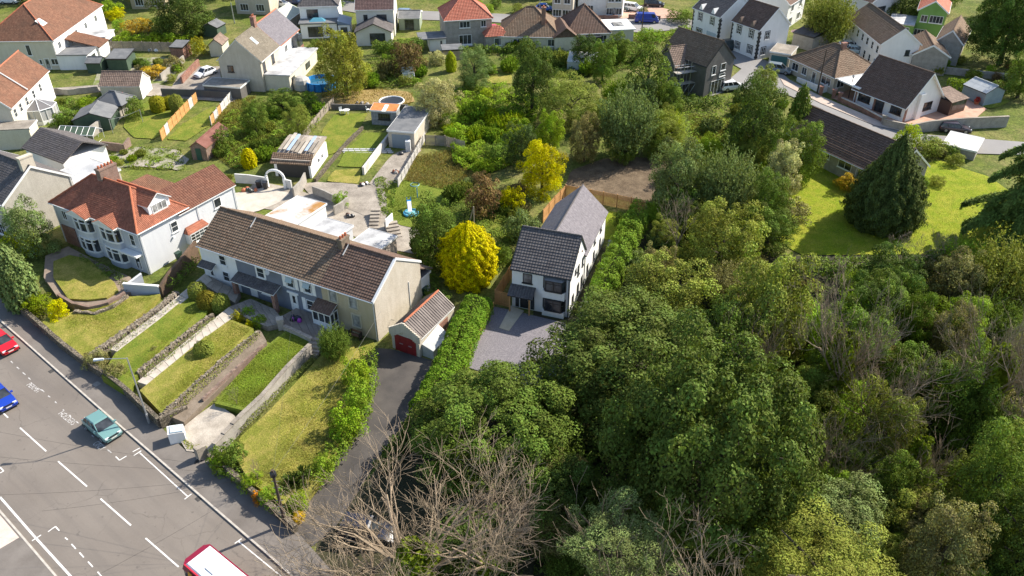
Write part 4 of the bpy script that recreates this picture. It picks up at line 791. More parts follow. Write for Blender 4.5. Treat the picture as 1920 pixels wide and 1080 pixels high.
# ---------------------------------------------------------------- the semi-detached pair with the red roof
sm = House('semi_detached_house', 'grey and white semi-detached pair with red clay roof, curved bays and gabled dormer', (97, 376), (257, 433), 5.5, C_=(345, 386), wall=PALEGW)
sm.body('hip', 2.9).roof(T_RED, UPVC, RED_T, ov=.3, step=.22, lift=.03, hipf=.62)
L, D = sm.L, sm.D
sm.box('front_render', -.0, L*.52, -.014, -.003, -1.8, 5.3, PALEGW); sm.box('front_render', L*.52+.01, L, -.014, -.003, -1.8, 5.3, GREYW)
def curved_bay(H, u0, u1, out, z0, z1, apron, roofm):
    uc, r = (u0+u1)/2, (u1-u0)/2; ring = [(uc-r*math.cos(t), -out*math.sin(t)**.6 if math.sin(t) > .01 else 0.0) for t in [math.pi*i/8 for i in range(9)]]
    def band(name, e, a, b, m, par): 
        q = [(uc+(x-uc)*(1+e/r), y-(e if y < -.02 else 0)) for x, y in ring]; q[0] = (q[0][0], .02); q[-1] = (q[-1][0], .02); return MB().hull([(*p, a) for p in q], [(*p, b) for p in q]).build(name, m, par)
    o = band('bay', 0, z0, z1, apron, H.root)
    for a, b in ((.75, 2.25), (3.35, 4.85)):
        band('bay_glass', .03, a, b, GLASS, o); band('bay_sill', .1, a-.2, a-.002, UPVC, o); band('bay_head', .09, b+.002, b+.16, UPVC, o)
        k = MB()
        for i in (0, 2, 4, 6, 8): x, y = ring[i]; x = uc+(x-uc)*1.04; k.box(x-.085, x+.085, y-.13, y+.03, a, b)
        for i in range(8):
            (xa, ya), (xb, yb) = ring[i], ring[i+1]; z = b-.45; k.hull([(xa, ya-.1, z), (xb, yb-.1, z), (xb, yb+.02, z), (xa, ya+.02, z)], [(xa, ya-.1, z+.1), (xb, yb-.1, z+.1), (xb, yb+.02, z+.1), (xa, ya+.02, z+.1)])
        k.build('bay_mullions', UPVC, o)
    mb = MB(); yb = -out-.25; zt = z1+1.25; p = [(u0-.25, yb, z1), (uc, yb-.15, z1+.85), (u1+.25, yb, z1)]
    bk = 2.2; sl_ = sm.rise/(sm.D/2)
    q0, q1, q2 = (u0-.25, .25, z1+.1), (uc, bk*.75, z1+.95), (u1+.25, .25, z1+.1)
    courses(mb, q0, p[0], p[1], q1, .22, .03); courses(mb, p[2], q2, q1, p[1], .22, .03); mb.cur = 1; mb.hull([(u0-.25, yb, z1-.12), (u1+.25, yb, z1-.12), (u1+.25, .2, z1-.12), (u0-.25, .2, z1-.12)], [(u0-.22, yb+.02, z1-.01), (u1+.22, yb+.02, z1-.01), (u1+.2, .2, z1-.01), (u0-.2, .2, z1-.01)])
    mb.face([p[0], p[2], p[1]]); mb.build('bay_roof', [roofm, UPVC], o); return o
curved_bay(sm, L*.27, L*.47, .75, -.8, 5.3, PALEGW, T_RED); curved_bay(sm, L*.58, L*.79, .75, -.8, 5.3, GREYW, T_RED)
sm.box('brick_porch', L*.03, L*.19, -.16, -.055, -.8, 2.5, BRICK); sm.win('f', L*.11, 3.4, .8, 1.2, 2, 1); sm.door('f', L*.11, .1, .9, 2.0, plain('dark_recess', (.03, .03, .03), .8))
sm.win('f', L*.91, 3.2, .8, 1.5, 1, 2); sm.door('f', L*.90, .1, .95, 2.05, BLACKF); sm.box('door_canopy', L*.80, L*.99, -.95, -.06, 2.35, 2.55, UPVC)
for u in (L*.005, L*.995): sm.pipe('f', u)
sm.win('r', D*.70, 3.1, .95, 1.3, 1, 2); sm.pipe('r', D*.02)
mm = sm._m('r'); MB().tube([mm(D*.62, 2.6, 0), mm(D*.62, 2.7, .25)], .12, 6).build('extractor_vent', UPVC, sm.root)
b = sm.box('wall_window_bay', L+.005, L+.75, D*.86, D*1.3, .9, 2.3, UPVC); MB().hull([(L, D*.84, 2.31), (L+.85, D*.84, 2.31), (L+.85, D*1.32, 2.31), (L, D*1.32, 2.31)], [(L, D*.9, 2.9), (L+.1, D*.9, 2.9), (L+.1, D*1.28, 2.9), (L, D*1.28, 2.9)]).build('bay_roof', T_RED, b); sm.win('r', D*1.08, 1.0, D*.4, 1.2, 4, 3, pm=GLASS).location = (.76, 0, 0)
# dormer facing the terrace
dy, dw, z0, zt = D*.60, 2.9, 5.7, 8.25
x0, x1 = L*.52, L-.75; mb = MB(); mb.hull([(x0, dy-dw/2, z0-.6), (x1, dy-dw/2, z0-.6), (x1, dy+dw/2, z0-.6), (x0, dy+dw/2, z0-.6)], [(x0, dy-dw/2, 7.25), (x1, dy-dw/2, 7.25), (x1, dy+dw/2, 7.25), (x0, dy+dw/2, 7.25)]); mb.hull([(x1-.02, dy-dw/2, 7.25), (x1, dy-dw/2, 7.25), (x1, dy+dw/2, 7.25), (x1-.02, dy+dw/2, 7.25)], [(x1-.02, dy-.02, zt-.02), (x1, dy-.02, zt-.02), (x1, dy+.02, zt-.02), (x1-.02, dy+.02, zt-.02)])
dm = mb.build('dormer', UPVC, sm.root); mb = MB()
a0, a1, r0, r1, b0, b1 = (x0, dy-dw/2-.2, 7.12), (x1+.25, dy-dw/2-.2, 7.12), (x0, dy, zt+.05), (x1+.25, dy, zt+.05), (x0, dy+dw/2+.2, 7.12), (x1+.25, dy+dw/2+.2, 7.12)
courses(mb, a0, a1, r1, r0, .22, .03); courses(mb, b1, b0, r0, r1, .22, .03); mb.cur = 1; slab(mb, [a0, a1, r1, r0]); slab(mb, [b1, b0, r0, r1]); mb.build('dormer_roof', [T_RED, UPVC], dm)
MB().tube([r0, r1], .13, 6).build('ridge_tiles', RED_T, dm)
o = sm.win('r', dy, 6.0, 2.0, 1.05, 3, 1, pm=CURT); o.location = (-.75+.0, 0, 0)
sm.chimney(L*.40, D*.62, 7.0, 9.6, .75, 2.3, BRICKB, 5)
# rear two-storey extension with brown roof, and low rear wing
ex = House('x', 'x', None, None, 5.5, depth=1, at=((0, 0, 0), 0, 1)); bpy.data.objects.remove(ex.root)
yb, ye = D+.01, D+7.6; mb = MB(); xm = L-3.0
mb.hull([(L-6, yb, -1.8), (L-.02, yb, -1.8), (L-.02, yb, 5.0), (xm, yb, 6.9), (L-6, yb, 5.0)], [(L-6, ye, -1.8), (L-.02, ye, -1.8), (L-.02, ye, 5.0), (xm, ye, 6.9), (L-6, ye, 5.0)]); re_ = mb.build('rear_extension', PALEGW, sm.root)
mb = MB(); k = 1.9/3.0; mk = lambda x, y, z: (x, y, z+.06)
for q in ([mk(L+.25, D-1.2, 5-.25*k), mk(L+.25, ye+.1, 5-.25*k), mk(xm, ye+.1, 6.9), mk(xm, D-2.2, 6.9)], [mk(L-6.25, ye+.1, 5-.25*k), mk(L-6.25, D-.2, 5-.25*k), mk(xm, D-2.2, 6.9), mk(xm, ye+.1, 6.9)]): mb.cur = 0; courses(mb, *q, .33, .05); mb.cur = 1; slab(mb, q)
mb.build('extension_roof', [tiles('red_brown_tiles', (.14, .062, .042), (.19, .09, .06), (.08, .05, .04), .3, .4), UPVC], re_)
sm.win('r', D+4.6, 3.2, 1.1, 1.2, 1, 1); sm.pipe('r', D+1.6, 5.0); sm.pipe('r', ye-.2, 5.0)
wn2 = sm.box('rear_wing', L*.20, L*.48, D+.01, D+4.6, -1.5, 4.6, WHITEW); mb = MB(); q = [(L*.18, D+4.8, 4.55), (L*.18, D-.6, 4.55), (L*.34, D-.6, 6.0), (L*.34, D+3.0, 6.0)]; courses(mb, *q, .22, .03); q = [(L*.5, D-.6, 4.55), (L*.5, D+4.8, 4.55), (L*.34, D+3.0, 6.0), (L*.34, D-.6, 6.0)]; courses(mb, *q, .22, .03); q = [(L*.5, D+4.8, 4.55), (L*.18, D+4.8, 4.55), (L*.34, D+3, 6.0), (L*.34, D+3, 6.0)]; courses(mb, *q, .22, .03); mb.build('wing_roof', T_ORBR, wn2)
# ---------------------------------------------------------------- houses at the left edge
st = House('stone_house', 'grey rendered house with dark slate roof cut by the left edge of the photo', (-95, 338), (6, 381), 5.4, C_=(138, 331), wall=mottle('dirty_render', (.36, .33, .28), (.46, .43, .37), .6, .9, 12, .35, .4, streak=True))
st.body('x', 3.0, .5).roof(T_SLATE, UPVC, vo=.1, step=.3, lift=.03); st.chimney(st.L-.45, st.D/2, 7.2, 9.6, .6, 1.6, BEIGEW, 0); st.win('f', st.L*.75, 3.1, 1.2, 1.6, 2, 2); st.win('f', st.L*.75, .3, 1.8, 1.6, 3, 2); st.pipe('f', st.L-.1); st.pipe('r', st.D-.2)
annex(st, 'rear_extension', st.L*.45, st.L-.2, st.D+.01, st.D+6.5, 3.4, BEIGEW, mottle('lead_flat_roof', (.34, .35, .36), (.50, .50, .50), .5, .6, 10, .3, .2)); st.pipe('r', st.D+2.5, 3.3)
x = st.box('rear_outbuilding', st.L*-.35, st.L*.38, st.D+3.2, st.D+9.6, -1.5, 4.2, WHITEW); mb = MB(); q = [(st.L*-.4, st.D+3.0, 4.2), (st.L*.42, st.D+3.0, 4.2), (st.L*.42, st.D+6.4, 6.0), (st.L*-.4, st.D+6.4, 6.0)]; courses(mb, *q, .3, .04); slab(mb, q); q = [(st.L*.42, st.D+9.8, 4.2), (st.L*-.4, st.D+9.8, 4.2), (st.L*-.4, st.D+6.4, 6.0), (st.L*.42, st.D+6.4, 6.0)]; courses(mb, *q, .3, .04); slab(mb, q); mb.build('outbuilding_roof', T_SLATE, x)
lc = House('cream_house', 'cream and white house with orange-brown roof and glass conservatory', (-62, 205), (17, 201), 5.2, C_=(62, 132), wall=CREAMW)
lc.body('y', 3.2, .42).roof(T_ORBR, UPVC, RED_T, step=.3)
for i, (y, z) in enumerate(((1.2, 3.2), (3.4, 3.2), (6, 3.2), (9, 3.2), (1.4, .8), (9.4, .8), (12, 3.2))): lc.win('r', y, z, .95, 1.3, 1, 2)
lc.box('white_side', lc.L+.003, lc.L+.014, lc.D*.42, lc.D, -1.8, 4.95, WHITEW)
mb = MB(); a = (lc.L*.42, lc.D*.42, 8.62); MB().tube([a, (lc.L+.3, lc.D*.42, 5.32)], .11, 5).build('party_strip', UPVC, lc.roofo)
annex(lc, 'side_extension', lc.L*.2, lc.L+3.0, -3.2, -.01, 2.9, CREAMW, OLDC)
cp = G(80, 225); cv = empty('conservatory', 'white octagonal conservatory with grey glazed roof on the cream house', 'conservatory', cp, lc.ang)
R_, n = 2.6, 8; ring = [(R_*math.cos(6.283*(i+.5)/n), R_*math.sin(6.283*(i+.5)/n)) for i in range(n)]
MB().hull([(*p, -.5) for p in ring], [(*p, .6) for p in ring]).build('base_wall', UPVC, cv); MB().hull([(p[0]*.97, p[1]*.97, .601) for p in ring], [(p[0]*.97, p[1]*.97, 2.3) for p in ring]).build('glazing', plain('blind_glass', (.42, .42, .40), .2), cv)
fr = MB(); rf = MB()
for i in range(n):
    a, b = ring[i], ring[(i+1) % n]; rf.face([(*a, 2.42), (*b, 2.42), (0, 0, 3.5)]); fr.tube([(*a, .6), (*a, 2.4)], .06, 5); fr.tube([(*a, 2.42), (0, 0, 3.54)], .06, 5); fr.tube([(*a, 2.35), (*b, 2.35)], .08, 5); m_ = ((a[0]+b[0])/2, (a[1]+b[1])/2); fr.tube([(*m_, .6), (*m_, 2.4)], .04, 4)
rf.build('glass_roof', plain('grey_polycarbonate', (.17, .16, .155), .25), cv); fr.build('frame', UPVC, cv)
bh = House('big_house', 'large cream house with red-brown hipped roof and white lean-to additions', (-34, 77), (97.5, 75), 5.3, C_=(177, 10), wall=CREAMW)
bh.body('hip', 4.6).roof(T_ORBR, UPVC, RED_T, step=.25, lift=.03); L, D = bh.L, bh.D
bh.box('white_side', L+.003, L+.014, .02, D, -1.8, 5.0, WHITEW)
for y, z in ((2, 3.2), (6, 3.2), (9.5, 3.2), (14, 3.2), (19, 3.2)): bh.win('r', y, z, 1.1, 1.2, 2, 1)
bh.win('f', L*.62, 2.6, .8, 1.9); bh.door('f', L*.83, .1, .9, 2.0, CURT); bh.win('f', L*.94, .9, 1.2, 1.1, 2, 1); bh.win('f', L*.74, 1.0, .5, .9); bh.skylight(3.5, .45, 1.6, 1.3, 'r', UPVC); bh.pipe('f', L-.1)
for y0, y1, x1, z, m_ in ((-.3, 4.2, 5.2, 2.6, T_DKBR), (9.2, 14, 5, 2.9, FLATW)): o = bh.box('side_extension', L+.05, L+x1, y0, y1, -1.5, z, WHITEW); MB().box(L+.05, L+x1+.2, y0-.15, y1+.15, z+.003, z+.16).build('flat_roof', FELT if m_ is T_DKBR else FLATW, o); bh.bx(MB(), 'r', y0+1, y1-1, .9, 2.0, x1, x1+.03).build('extension_glass', GLASS, o)
o = bh.box('side_extension', L+.05, L+5.6, 4.4, 9.0, -1.5, 2.6, WHITEW); mb = MB(); q = [(L+5.8, 4.3, 2.6), (L+5.8, 9.1, 2.6), (L, 9.1, 4.2), (L, 4.3, 4.2)]; courses(mb, *q, .3, .04); slab(mb, q); mb.build('lean_to_roof', T_ORBR, o); bh.bx(MB(), 'r', 5.2, 8.2, .4, 2.0, 5.55, 5.58).build('extension_glass', GLASS, o)
# hipped brown house and its grey-roofed half
hb = House('hipped_house', 'brown hipped-roof half of a pebbledash pair with white flat rear extension', (409, 111), (487, 114), 5.3, C_=(523, 84), wall=BEIGEW)
hb.body('y', 3.3).roof(tiles('grey_brown_tiles', (.17, .145, .11), (.23, .20, .155), (.13, .115, .09), .3, .5), UPVC, step=.33, barge=False, vo=.05)
for z in (3.2, .6): hb.win('f', hb.L*.26, z, 1.0, 1.1, fm=BLACKF)
hb.win('r', 1.3, 3.0, 1.1, 1.6, 2, 1, fm=BLACKF); hb.win('r', hb.D*.62, 3.2, 1.1, 1.5, 2, 1, fm=BLACKF); hb.skylight(hb.D*.45, .6, .8, 1.3, 'r', UPVC); hb.chimney(hb.L*.5, hb.D-.5, 8.0, 10.2, .7, 1.0, BRICK, 2)
L, D = hb.L, hb.D; o = hb.box('side_extension', L+.02, L+4.3, .6, D+6.5, -1.6, 2.7, CREAMW); MB().box(L+.02, L+4.6, .4, D+6.7, 2.703, 2.9).build('flat_roof', FLATW, o); hb.bx(MB(), 'r', 1.6, 3.2, .9, 2.0, 4.3, 4.33).build('extension_glass', GLASS, o); hb.bx(MB(), 'r', D, D+2.4, .9, 2.0, 4.3, 4.33).build('extension_glass', GLASS, o)
hc = House('hipped_house', 'grey-tiled white half of a pair with red verge and brick bay', None, None, 5.3, depth=hb.D*1.15, wall=WHITEW, at=((hb.w(0, hb.D+.05, 0).x, hb.w(0, hb.D+.05, 0).y, hb.org.z), hb.ang, hb.L))
hc.body('y', 3.3).roof(T_LSL, RED_T, RED_T, step=.33, vo=.08)
hc.win('r', hc.D*.3, 3.1, 1.4, 1.2, 2, 1); hc.box('brick_bay', hc.L+.01, hc.L+.9, hc.D*.6, hc.D*.95, -1, 2.6, BRICK); hc.box('glazed_bay', hc.L+.01, hc.L+.85, hc.D*.62, hc.D*.93, 2.61, 4.6, GLASS)
# ---------------------------------------------------------------- top row
wt = House('white_house', 'white house with dark roof and blue roof lantern over its flat extension', (560, 11), (632, 9), 5.4, depth=8.5, wall=WHITEW)
wt.body('hip', 3.0).roof(T_GREY, UPVC, step=.33); wt.win('f', wt.L*.33, 2.95, 2.2, 1.7, 3, 1, fm=BLACKF); L = wt.L
e = wt.box('rear_extension', .2, L-.2, -3.2, -.01, -1.5, 2.7, WHITEW); MB().box(-.1, L, -3.5, -.02, 2.703, 2.95).build('flat_roof', FELT, e); wt.win('f', L*.4, .2, 2.8, 2.0, 3, 1, fm=BLACKF, sill=False).location = (0, -3.2, 0); wt.win('f', L*.76, .9, 1.1, 1.0, fm=BLACKF).location = (0, -3.2, 0)
MB().hull([(L*.25, -2.6, 2.951), (L*.68, -2.6, 2.951), (L*.68, -.8, 2.951), (L*.25, -.8, 2.951)], [(L*.36, -1.8, 3.5), (L*.57, -1.8, 3.5), (L*.57, -1.6, 3.5), (L*.36, -1.6, 3.5)]).build('roof_lantern', plain('blue_glass', (.10, .28, .36), .1), e)
o = wt.box('side_lean_to', L+.05, L+2.3, -3.5, 1.5, -1.5, 2.4, WHITEW); MB().hull([(L+.02, -3.7, 2.6), (L+2.5, -3.7, 2.41), (L+2.5, 1.6, 2.41), (L+.02, 1.6, 2.6)], [(L+.02, -3.7, 3.3), (L+2.5, -3.7, 2.5), (L+2.5, 1.6, 2.5), (L+.02, 1.6, 3.3)]).build('striped_roof', plain('slate_blue_sheet', (.15, .20, .28), .4), o); wt.bx(MB(), 'f', L+.5, L+1.8, .1, 2.0, 3.5, 3.53).build('door_glass', GLASS, o)
bt = House('cream_top_house', 'cream house with maroon roof and grey-roofed gabled garden room', (666, 17), (737, 16), 5.4, depth=9, wall=mottle('light_cream_render', (.58, .55, .47), (.66, .63, .55), .6))
bt.body('x', 3.0).roof(tiles('maroon_tiles', (.12, .075, .07), (.17, .11, .10), (.09, .07, .065), .3, .4), UPVC); L = bt.L
bt.win('f', L*.25, 3.1, .8, 1.2, fm=BLACKF); bt.win('f', L*.68, 3.0, 1.9, 1.3, 2, 1, fm=BLACKF)
e = bt.box('garden_room', .3, L-.3, -5.2, -.01, -1.5, 2.5, bt.wallm); mb = MB(); xm = L*.52
for q in ([(.0, -.02, 2.45), (.0, -5.6, 2.45), (xm, -5.6, 4.1), (xm, -.02, 4.1)], [(L, -5.6, 2.45), (L, -.02, 2.45), (xm, -.02, 4.1), (xm, -5.6, 4.1)]): mb.cur = 0; courses(mb, *q, .3, .03); mb.cur = 1; slab(mb, q)
mb.cur = 2; mb.face([(.3, -5.22, 2.5), (L-.3, -5.22, 2.5), (xm, -5.22, 3.9)]); mb.build('garden_room_roof', [T_SLATE, BLACKF, bt.wallm], e); bt.win('f', L*.6, .1, 2.9, 2.1, 3, 1, fm=BLACKF, sill=False).location = (0, -5.2, 0)
rh = House('red_roof_house', 'grey pebbledash house with bright red hipped roof and small hipped side room', (834, 37), (922, 32), 5.4, depth=8.5, wall=BLOCK)
rh.body('hip', 3.4).roof(T_LRED, UPVC, T_LRED, step=.33); L = rh.L
rh.win('f', L*.42, 3.7, 2.0, 1.2, 3, 1); rh.win('f', L*.82, 3.7, 1.0, 1.2, 2, 1); rh.win('f', L*.42, .6, 2.4, 1.8, 3, 1); rh.box('bay_frame', L*.27, L*.57, -.35, -.065, .3, .55, UPVC)
o = rh.box('side_room', L-1.6, L+2.6, -2.6, -.01, -1.5, 2.6, BLOCK); mb = MB(); a, b, c, d, r0, r1 = (L-1.9, -2.9, 2.6), (L+2.9, -2.9, 2.6), (L+2.9, .3, 2.6), (L-1.9, .3, 2.6), (L-.1, -1.3, 4.2), (L+1.1, -1.3, 4.2)
for q in ([a, b, r1, r0], [b, c, r1, r1], [d, a, r0, r0], [c, d, r0, r1]): courses(mb, *q, .33, .05)
mb.build('side_roof', T_LRED, o); rh.win('f', L+.9, .8, 1.9, 1.4, 2, 1).location = (0, -2.6, 0)
o = rh.box('carport', -5.2, -.05, -1.6, 3.0, 2.3, 2.5, FELT); rh.box('carport_wall', -3.2, -.1, -1.0, 2.8, -1.2, 2.29, WHITEW); rh.door('f', -1.0, .1, 1.0, 2.0).location = (0, -1.0, 0)
for nm, lab, A_, B_, dp in (('bungalow', 'brown hipped bungalow with tall brick chimney behind the dark trees', (936, 66), (1050, 68), 10), ('bungalow', 'brown hipped bungalow with white flat extension beside the blue van', (1062, 62), (1143, 59), 9)):
    b_ = House(nm, lab, A_, B_, 2.7, depth=dp, wall=CREAMW, group='brown bungalows'); b_.body('hip', 4.0).roof(T_BROWN if dp == 10 else T_DKBR, UPVC, step=.3, lift=.03); L = b_.L
    b_.win('f', L*.3, .9, 1.6, 1.2, 2, 1); b_.win('f', L*.86, .8, 1.4, 1.3, 2, 1)
    if dp == 10: b_.chimney(L*.72, 2.2, 3, 7.4, .8, .8, BRICK, 2)
    else:
        o = b_.box('flat_extension', L+.02, L+5, 1.0, 7.5, -1, 2.6, CREAMW); MB().box(L, L+5.3, .7, 7.8, 2.603, 2.8).build('flat_roof', WHITEW, o); MB().box(L+1.5, L+3.5, 2.8, 5.2, 2.801, 2.95).build('roof_light', CURT, o)
        o = b_.box('side_wing', -2.6, 1.5, -2.4, 5, -1, 2.6, CREAMW); mb = MB()
        for q in ([(-2.9, 5, 2.6), (-2.9, -2.7, 2.6), (-.5, -2.7, 4.4), (-.5, 5, 4.4)], [(1.8, -2.7, 2.6), (1.8, 5, 2.6), (-.5, 5, 4.4), (-.5, -2.7, 4.4)]): courses(mb, *q, .3, .03); slab(mb, q)
        mb.face([(-2.6, -2.42, 2.6), (1.5, -2.42, 2.6), (-.5, -2.42, 4.3)]); mb.build('wing_roof', T_DKBR, o); b_.box('glazed_lean_to', L*.45, L*.78, -1.6, -.02, -.5, 2.2, GLASS)
for lab, A_, B_, hh, dp, wl, rf_, ris in (('grey house with bay windows behind the back street, top right of centre', (1036, -12), (1075, -10), 5.2, 8, BEIGEW, T_BROWN, 3), ('white house with brown door across the back street', (1085, -20), (1170, -16), 5.2, 8, WHITEW, T_DKBR, 3), ('cream house with bay windows at the top edge above the white car', (1140, -14), (1168, -14), 5.2, 8, CREAMW, T_BROWN, 3),
        ('grey gabled house cut by the top edge left of centre', (436, -22), (500, -20), 5.2, 8, BEIGEW, T_DKBR, 2.6), ('tan cottage with glass doors at the top edge above the yellow bush', (236, -30), (302, -30), 5.2, 7, TANW, T_DKBR, 2.6), ('white bungalow with hipped roof at the top edge', (960, -30), (1030, -28), 3.0, 8, WHITEW, T_BROWN, 3),
        ('stone-fronted house at the top edge between the dormered houses', (1480, 8), (1512, -12), 5.2, 7, WHITEW, T_DKBR, 2.8)):
    q = House('house', lab, A_, B_, hh, depth=dp, wall=wl); q.body('x', ris).roof(rf_, UPVC)
    for u in (.25, .72):
        q.win('f', q.L*u, .7, 1.8, 1.4, 3, 1)
        if hh > 4: q.win('f', q.L*u, 3.3, 1.3, 1.2, 2, 1)
gr = House('green_shed', 'pale green timber garden room with arched grey roof', (747, 33), (786, 33), 2.5, depth=5, wall=mottle('sage_boards', (.22, .26, .19), (.28, .32, .24), 1), cat='garden room')
gr.body('x', .7).roof(FELT, UPVC, step=9, lift=.03, gutter=False, ov=.35); gr.win('f', gr.L*.5, .1, 1.8, 2.0, 2, 1, fm=BLACKF, sill=False)
mg = House('green_roof_garage', 'long garage with pale green sheet roof at the top left of centre', (496, 34), (540, 36), 2.6, depth=7, wall=OLDC, cat='garage'); mg.body('y', 1.2).roof(mottle('pale_green_sheet', (.40, .43, .36), (.48, .50, .43), 1), UPVC, step=9, lift=.02)
# scaffolded house
sc = House('scaffolded_house', 'dark slate-clad house under repair with brown tiled roof', (1326, 122), (1377, 107), 5.6, C_=(1250, 92), wall=DARKW)
sc.body('y', 3.2).roof(T_BROWN, BLACKF, step=.36); L = sc.L
sc.win('f', L*.28, 3.6, .9, 1.5); sc.win('f', L*.62, 3.9, 1.2, 1.2); sc.win('f', L*.5, .1, 3.4, 2.4, 4, 1, sill=False); sc.win('f', L*.62, 2.9, 1.4, .5)
w2 = House('scaffold_wing', 'x', (1266, 125), (1322, 118), 4.6, depth=5.5, wall=DARKW); rt = w2.root; w2.body('x', 2.4).roof(T_PINK, BLACKF, step=.36); rt.name = 'side_wing'
for k in ('label', 'category'): del rt[k]
bpy.context.view_layer.update(); mw = rt.matrix_world.copy(); rt.parent = sc.root; rt.matrix_basis = sc.root.matrix_world.inverted() @ mw
# flatten: the wing's pieces become parts of the house
for ch in list(rt.children): ch.matrix_basis = rt.matrix_basis @ ch.matrix_basis; ch.parent = sc.root; ch.name = {'wall': 'wing_wall', 'roof': 'wing_roof'}.get(ch.name.split('.')[0], ch.name)
bpy.data.objects.remove(rt)
sf = empty('scaffolding', 'steel scaffolding with pale timber decks on the dark house', 'scaffolding', w2.org, w2.ang)
k = MB(); L = w2.L+.6
for y in (-.5, -1.6):
    for i in range(6): x = -.4+L*i/5; k.tube([(x, y, -1.2), (x, y, 5.6)], .04, 4)
    for z in (2.0, 3.9, 4.9): k.tube([(-.6, y, z), (L, y, z)], .035, 4)
for i in range(5): x = -.4+L*i/5; k.tube([(x, -1.6, 0), (x+L/5, -1.6, 2.0)], .03, 4)
k.build('poles', METAL, sf)
for z in (2.05, 3.95):
    for j in range(4): MB().box(-.6, L, -1.55+j*.26, -1.55+j*.26+.23, z, z+.045).build('deck_board', PALEC, sf)
for j in range(5): MB().box(3.2+j*.42, 3.58+j*.42, -.12, -.06, -.9, 1.5).build('timber_board', WOOD, sf)
# the two white houses with quoins
def quoin(H_, face, u, z1, flip=1):
    mb = MB(); z = -.2; i = 0
    while z < z1-.35: ww = .42 if i % 2 else .26; H_.bx(mb, face, u if flip > 0 else u-ww, u+ww if flip > 0 else u, z, z+.34, .004, .03); z += .36; i += 1
    mb.build('quoins', BLACKF, H_.root)
q1 = House('quoined_house', 'white house with black quoins and twin gablets, left of its pair', (1301, 13), (1352, 31), 5.5, depth=9, wall=WHITEW, group='white houses with black quoins')
q2 = House('quoined_house', 'white house with black quoins, nearer of the pair beside the dark van', (1374, 37), (1426, 55), 5.5, C_=(1487, 46), wall=WHITEW, group='white houses with black quoins')
for q, t in ((q1, T_GREY), (q2, T_DKBR)):
    q.body('x', 3.2).roof(t, UPVC, step=.36); L = q.L
    for u in (.28, .72):
        o = q.win('f', L*u, 3.4, 1.0, 1.5, 2, 3, surround=BLACKF); g_ = MB(); m = q._m('f'); uu = L*u
        g_.hull([m(uu-.8, 5.0, .1), m(uu+.8, 5.0, .1), m(uu+.8, 5.2, -1.2), m(uu-.8, 5.2, -1.2)], [m(uu-.02, 6.5, .1), m(uu+.02, 6.5, .1), m(uu+.02, 6.5, -1.6), m(uu-.02, 6.5, -1.6)]); g_.build('gablet', WHITEW if q is q1 else T_PINK, q.root)
    q.win('f', L*.3, .6, 1.5 if q is q1 else 1.1, 1.3, 3, 2, surround=BLACKF)
    if q is q1: q.bx(MB(), 'f', L*.58, L*.92, 0, 2.1, .01, .05).build('garage_door', plain('pale_blue_door', (.40, .47, .50), .5), q.root)
    else: q.win('f', L*.75, .6, 1.2, 1.5, 3, 2, surround=BLACKF); q.win('r', 2, 3.4, 1.0, 1.4, 2, 2, surround=BLACKF); q.win('r', 1.6, .6, 1.0, 1.4, 2, 2, surround=BLACKF)
    quoin(q, 'f', 0, 5.3); quoin(q, 'f', L, 5.3, -1); quoin(q, 'r', 0, 5.3)
# bungalow with brown hips
bb = House('brown_bungalow', 'brown-tiled bungalow with hipped roofs, hanging baskets and white carport', (1482, 107), (1566, 144), 2.7, C_=(1637, 125), wall=BEIGEW)
bb.body('hip', 3.2).roof(T_BROWN, UPVC, step=.36); L = bb.L
for u, w_ in ((.15, 1.6), (.36, 1.2), (.84, 2.2)): bb.win('f', L*u, .8, w_, 1.3, 2, 1)
bb.door('f', L*.58, .1, 1.0, 2.0, CURT); bb.chimney(L*.62, bb.D*.5, 4.6, 6.6, .5, .9, BRICK, 0); bb.win('r', 1.5, .7, 1.6, 1.3, 2, 1)
o = bb.box('white_carport', L+.3, L+5.2, .3, bb.D+2, 2.2, 2.42, WHITEW)
for x, y in ((L+5, .6), (L+5, bb.D+1.7)): bb.box('carport_post', x-.08, x+.08, y-.08, y+.08, -1, 2.19, UPVC)
# far-right houses
lw = House('long_white_house', 'long white house with brown tiled roof and white gable towards the road', (1654, 82), (1726, 82), 5.0, C_=(1627, 32), wall=WHITEW)
lw.body('y', 2.6).roof(T_BROWN, UPVC, step=.36)
for i in range(7): y = 1.2+i*(lw.D-2.4)/6; lw.win('l', y, 3.0, .9, 1.3, 1, 2); lw.win('l', y, .5, .9, 1.5, 1, 2)
lw.win('f', lw.L*.72, 2.9, .8, 1.0, fm=BLACKF); lw.win('f', lw.L*.56, .4, .7, 1.0, fm=BLACKF); bpy.context.view_layer.update()
lx = House('grey_gabled_house', 'grey rendered gabled block attached behind the long white house', (1714, 101), (1780, 106), 3.4, depth=9, wall=BLOCK); lx.body('y', 1.7, .48).roof(T_BROWN, UPVC, step=.36)
ly = House('grey_gabled_house', 'dark grey house with white bargeboards nearest the big green trees', (1757, 75), (1805, 82), 4.0, depth=11, wall=BLOCK); ly.body('y', 2.0).roof(T_BROWN, UPVC, step=.36)
gh = House('green_house', 'bright green house with orange tiled roof at the top edge', (1724, 17), (1777, 23), 5.2, depth=9, wall=GREENW); gh.body('y', 1.8).roof(T_LRED, UPVC, step=.36); L = gh.L
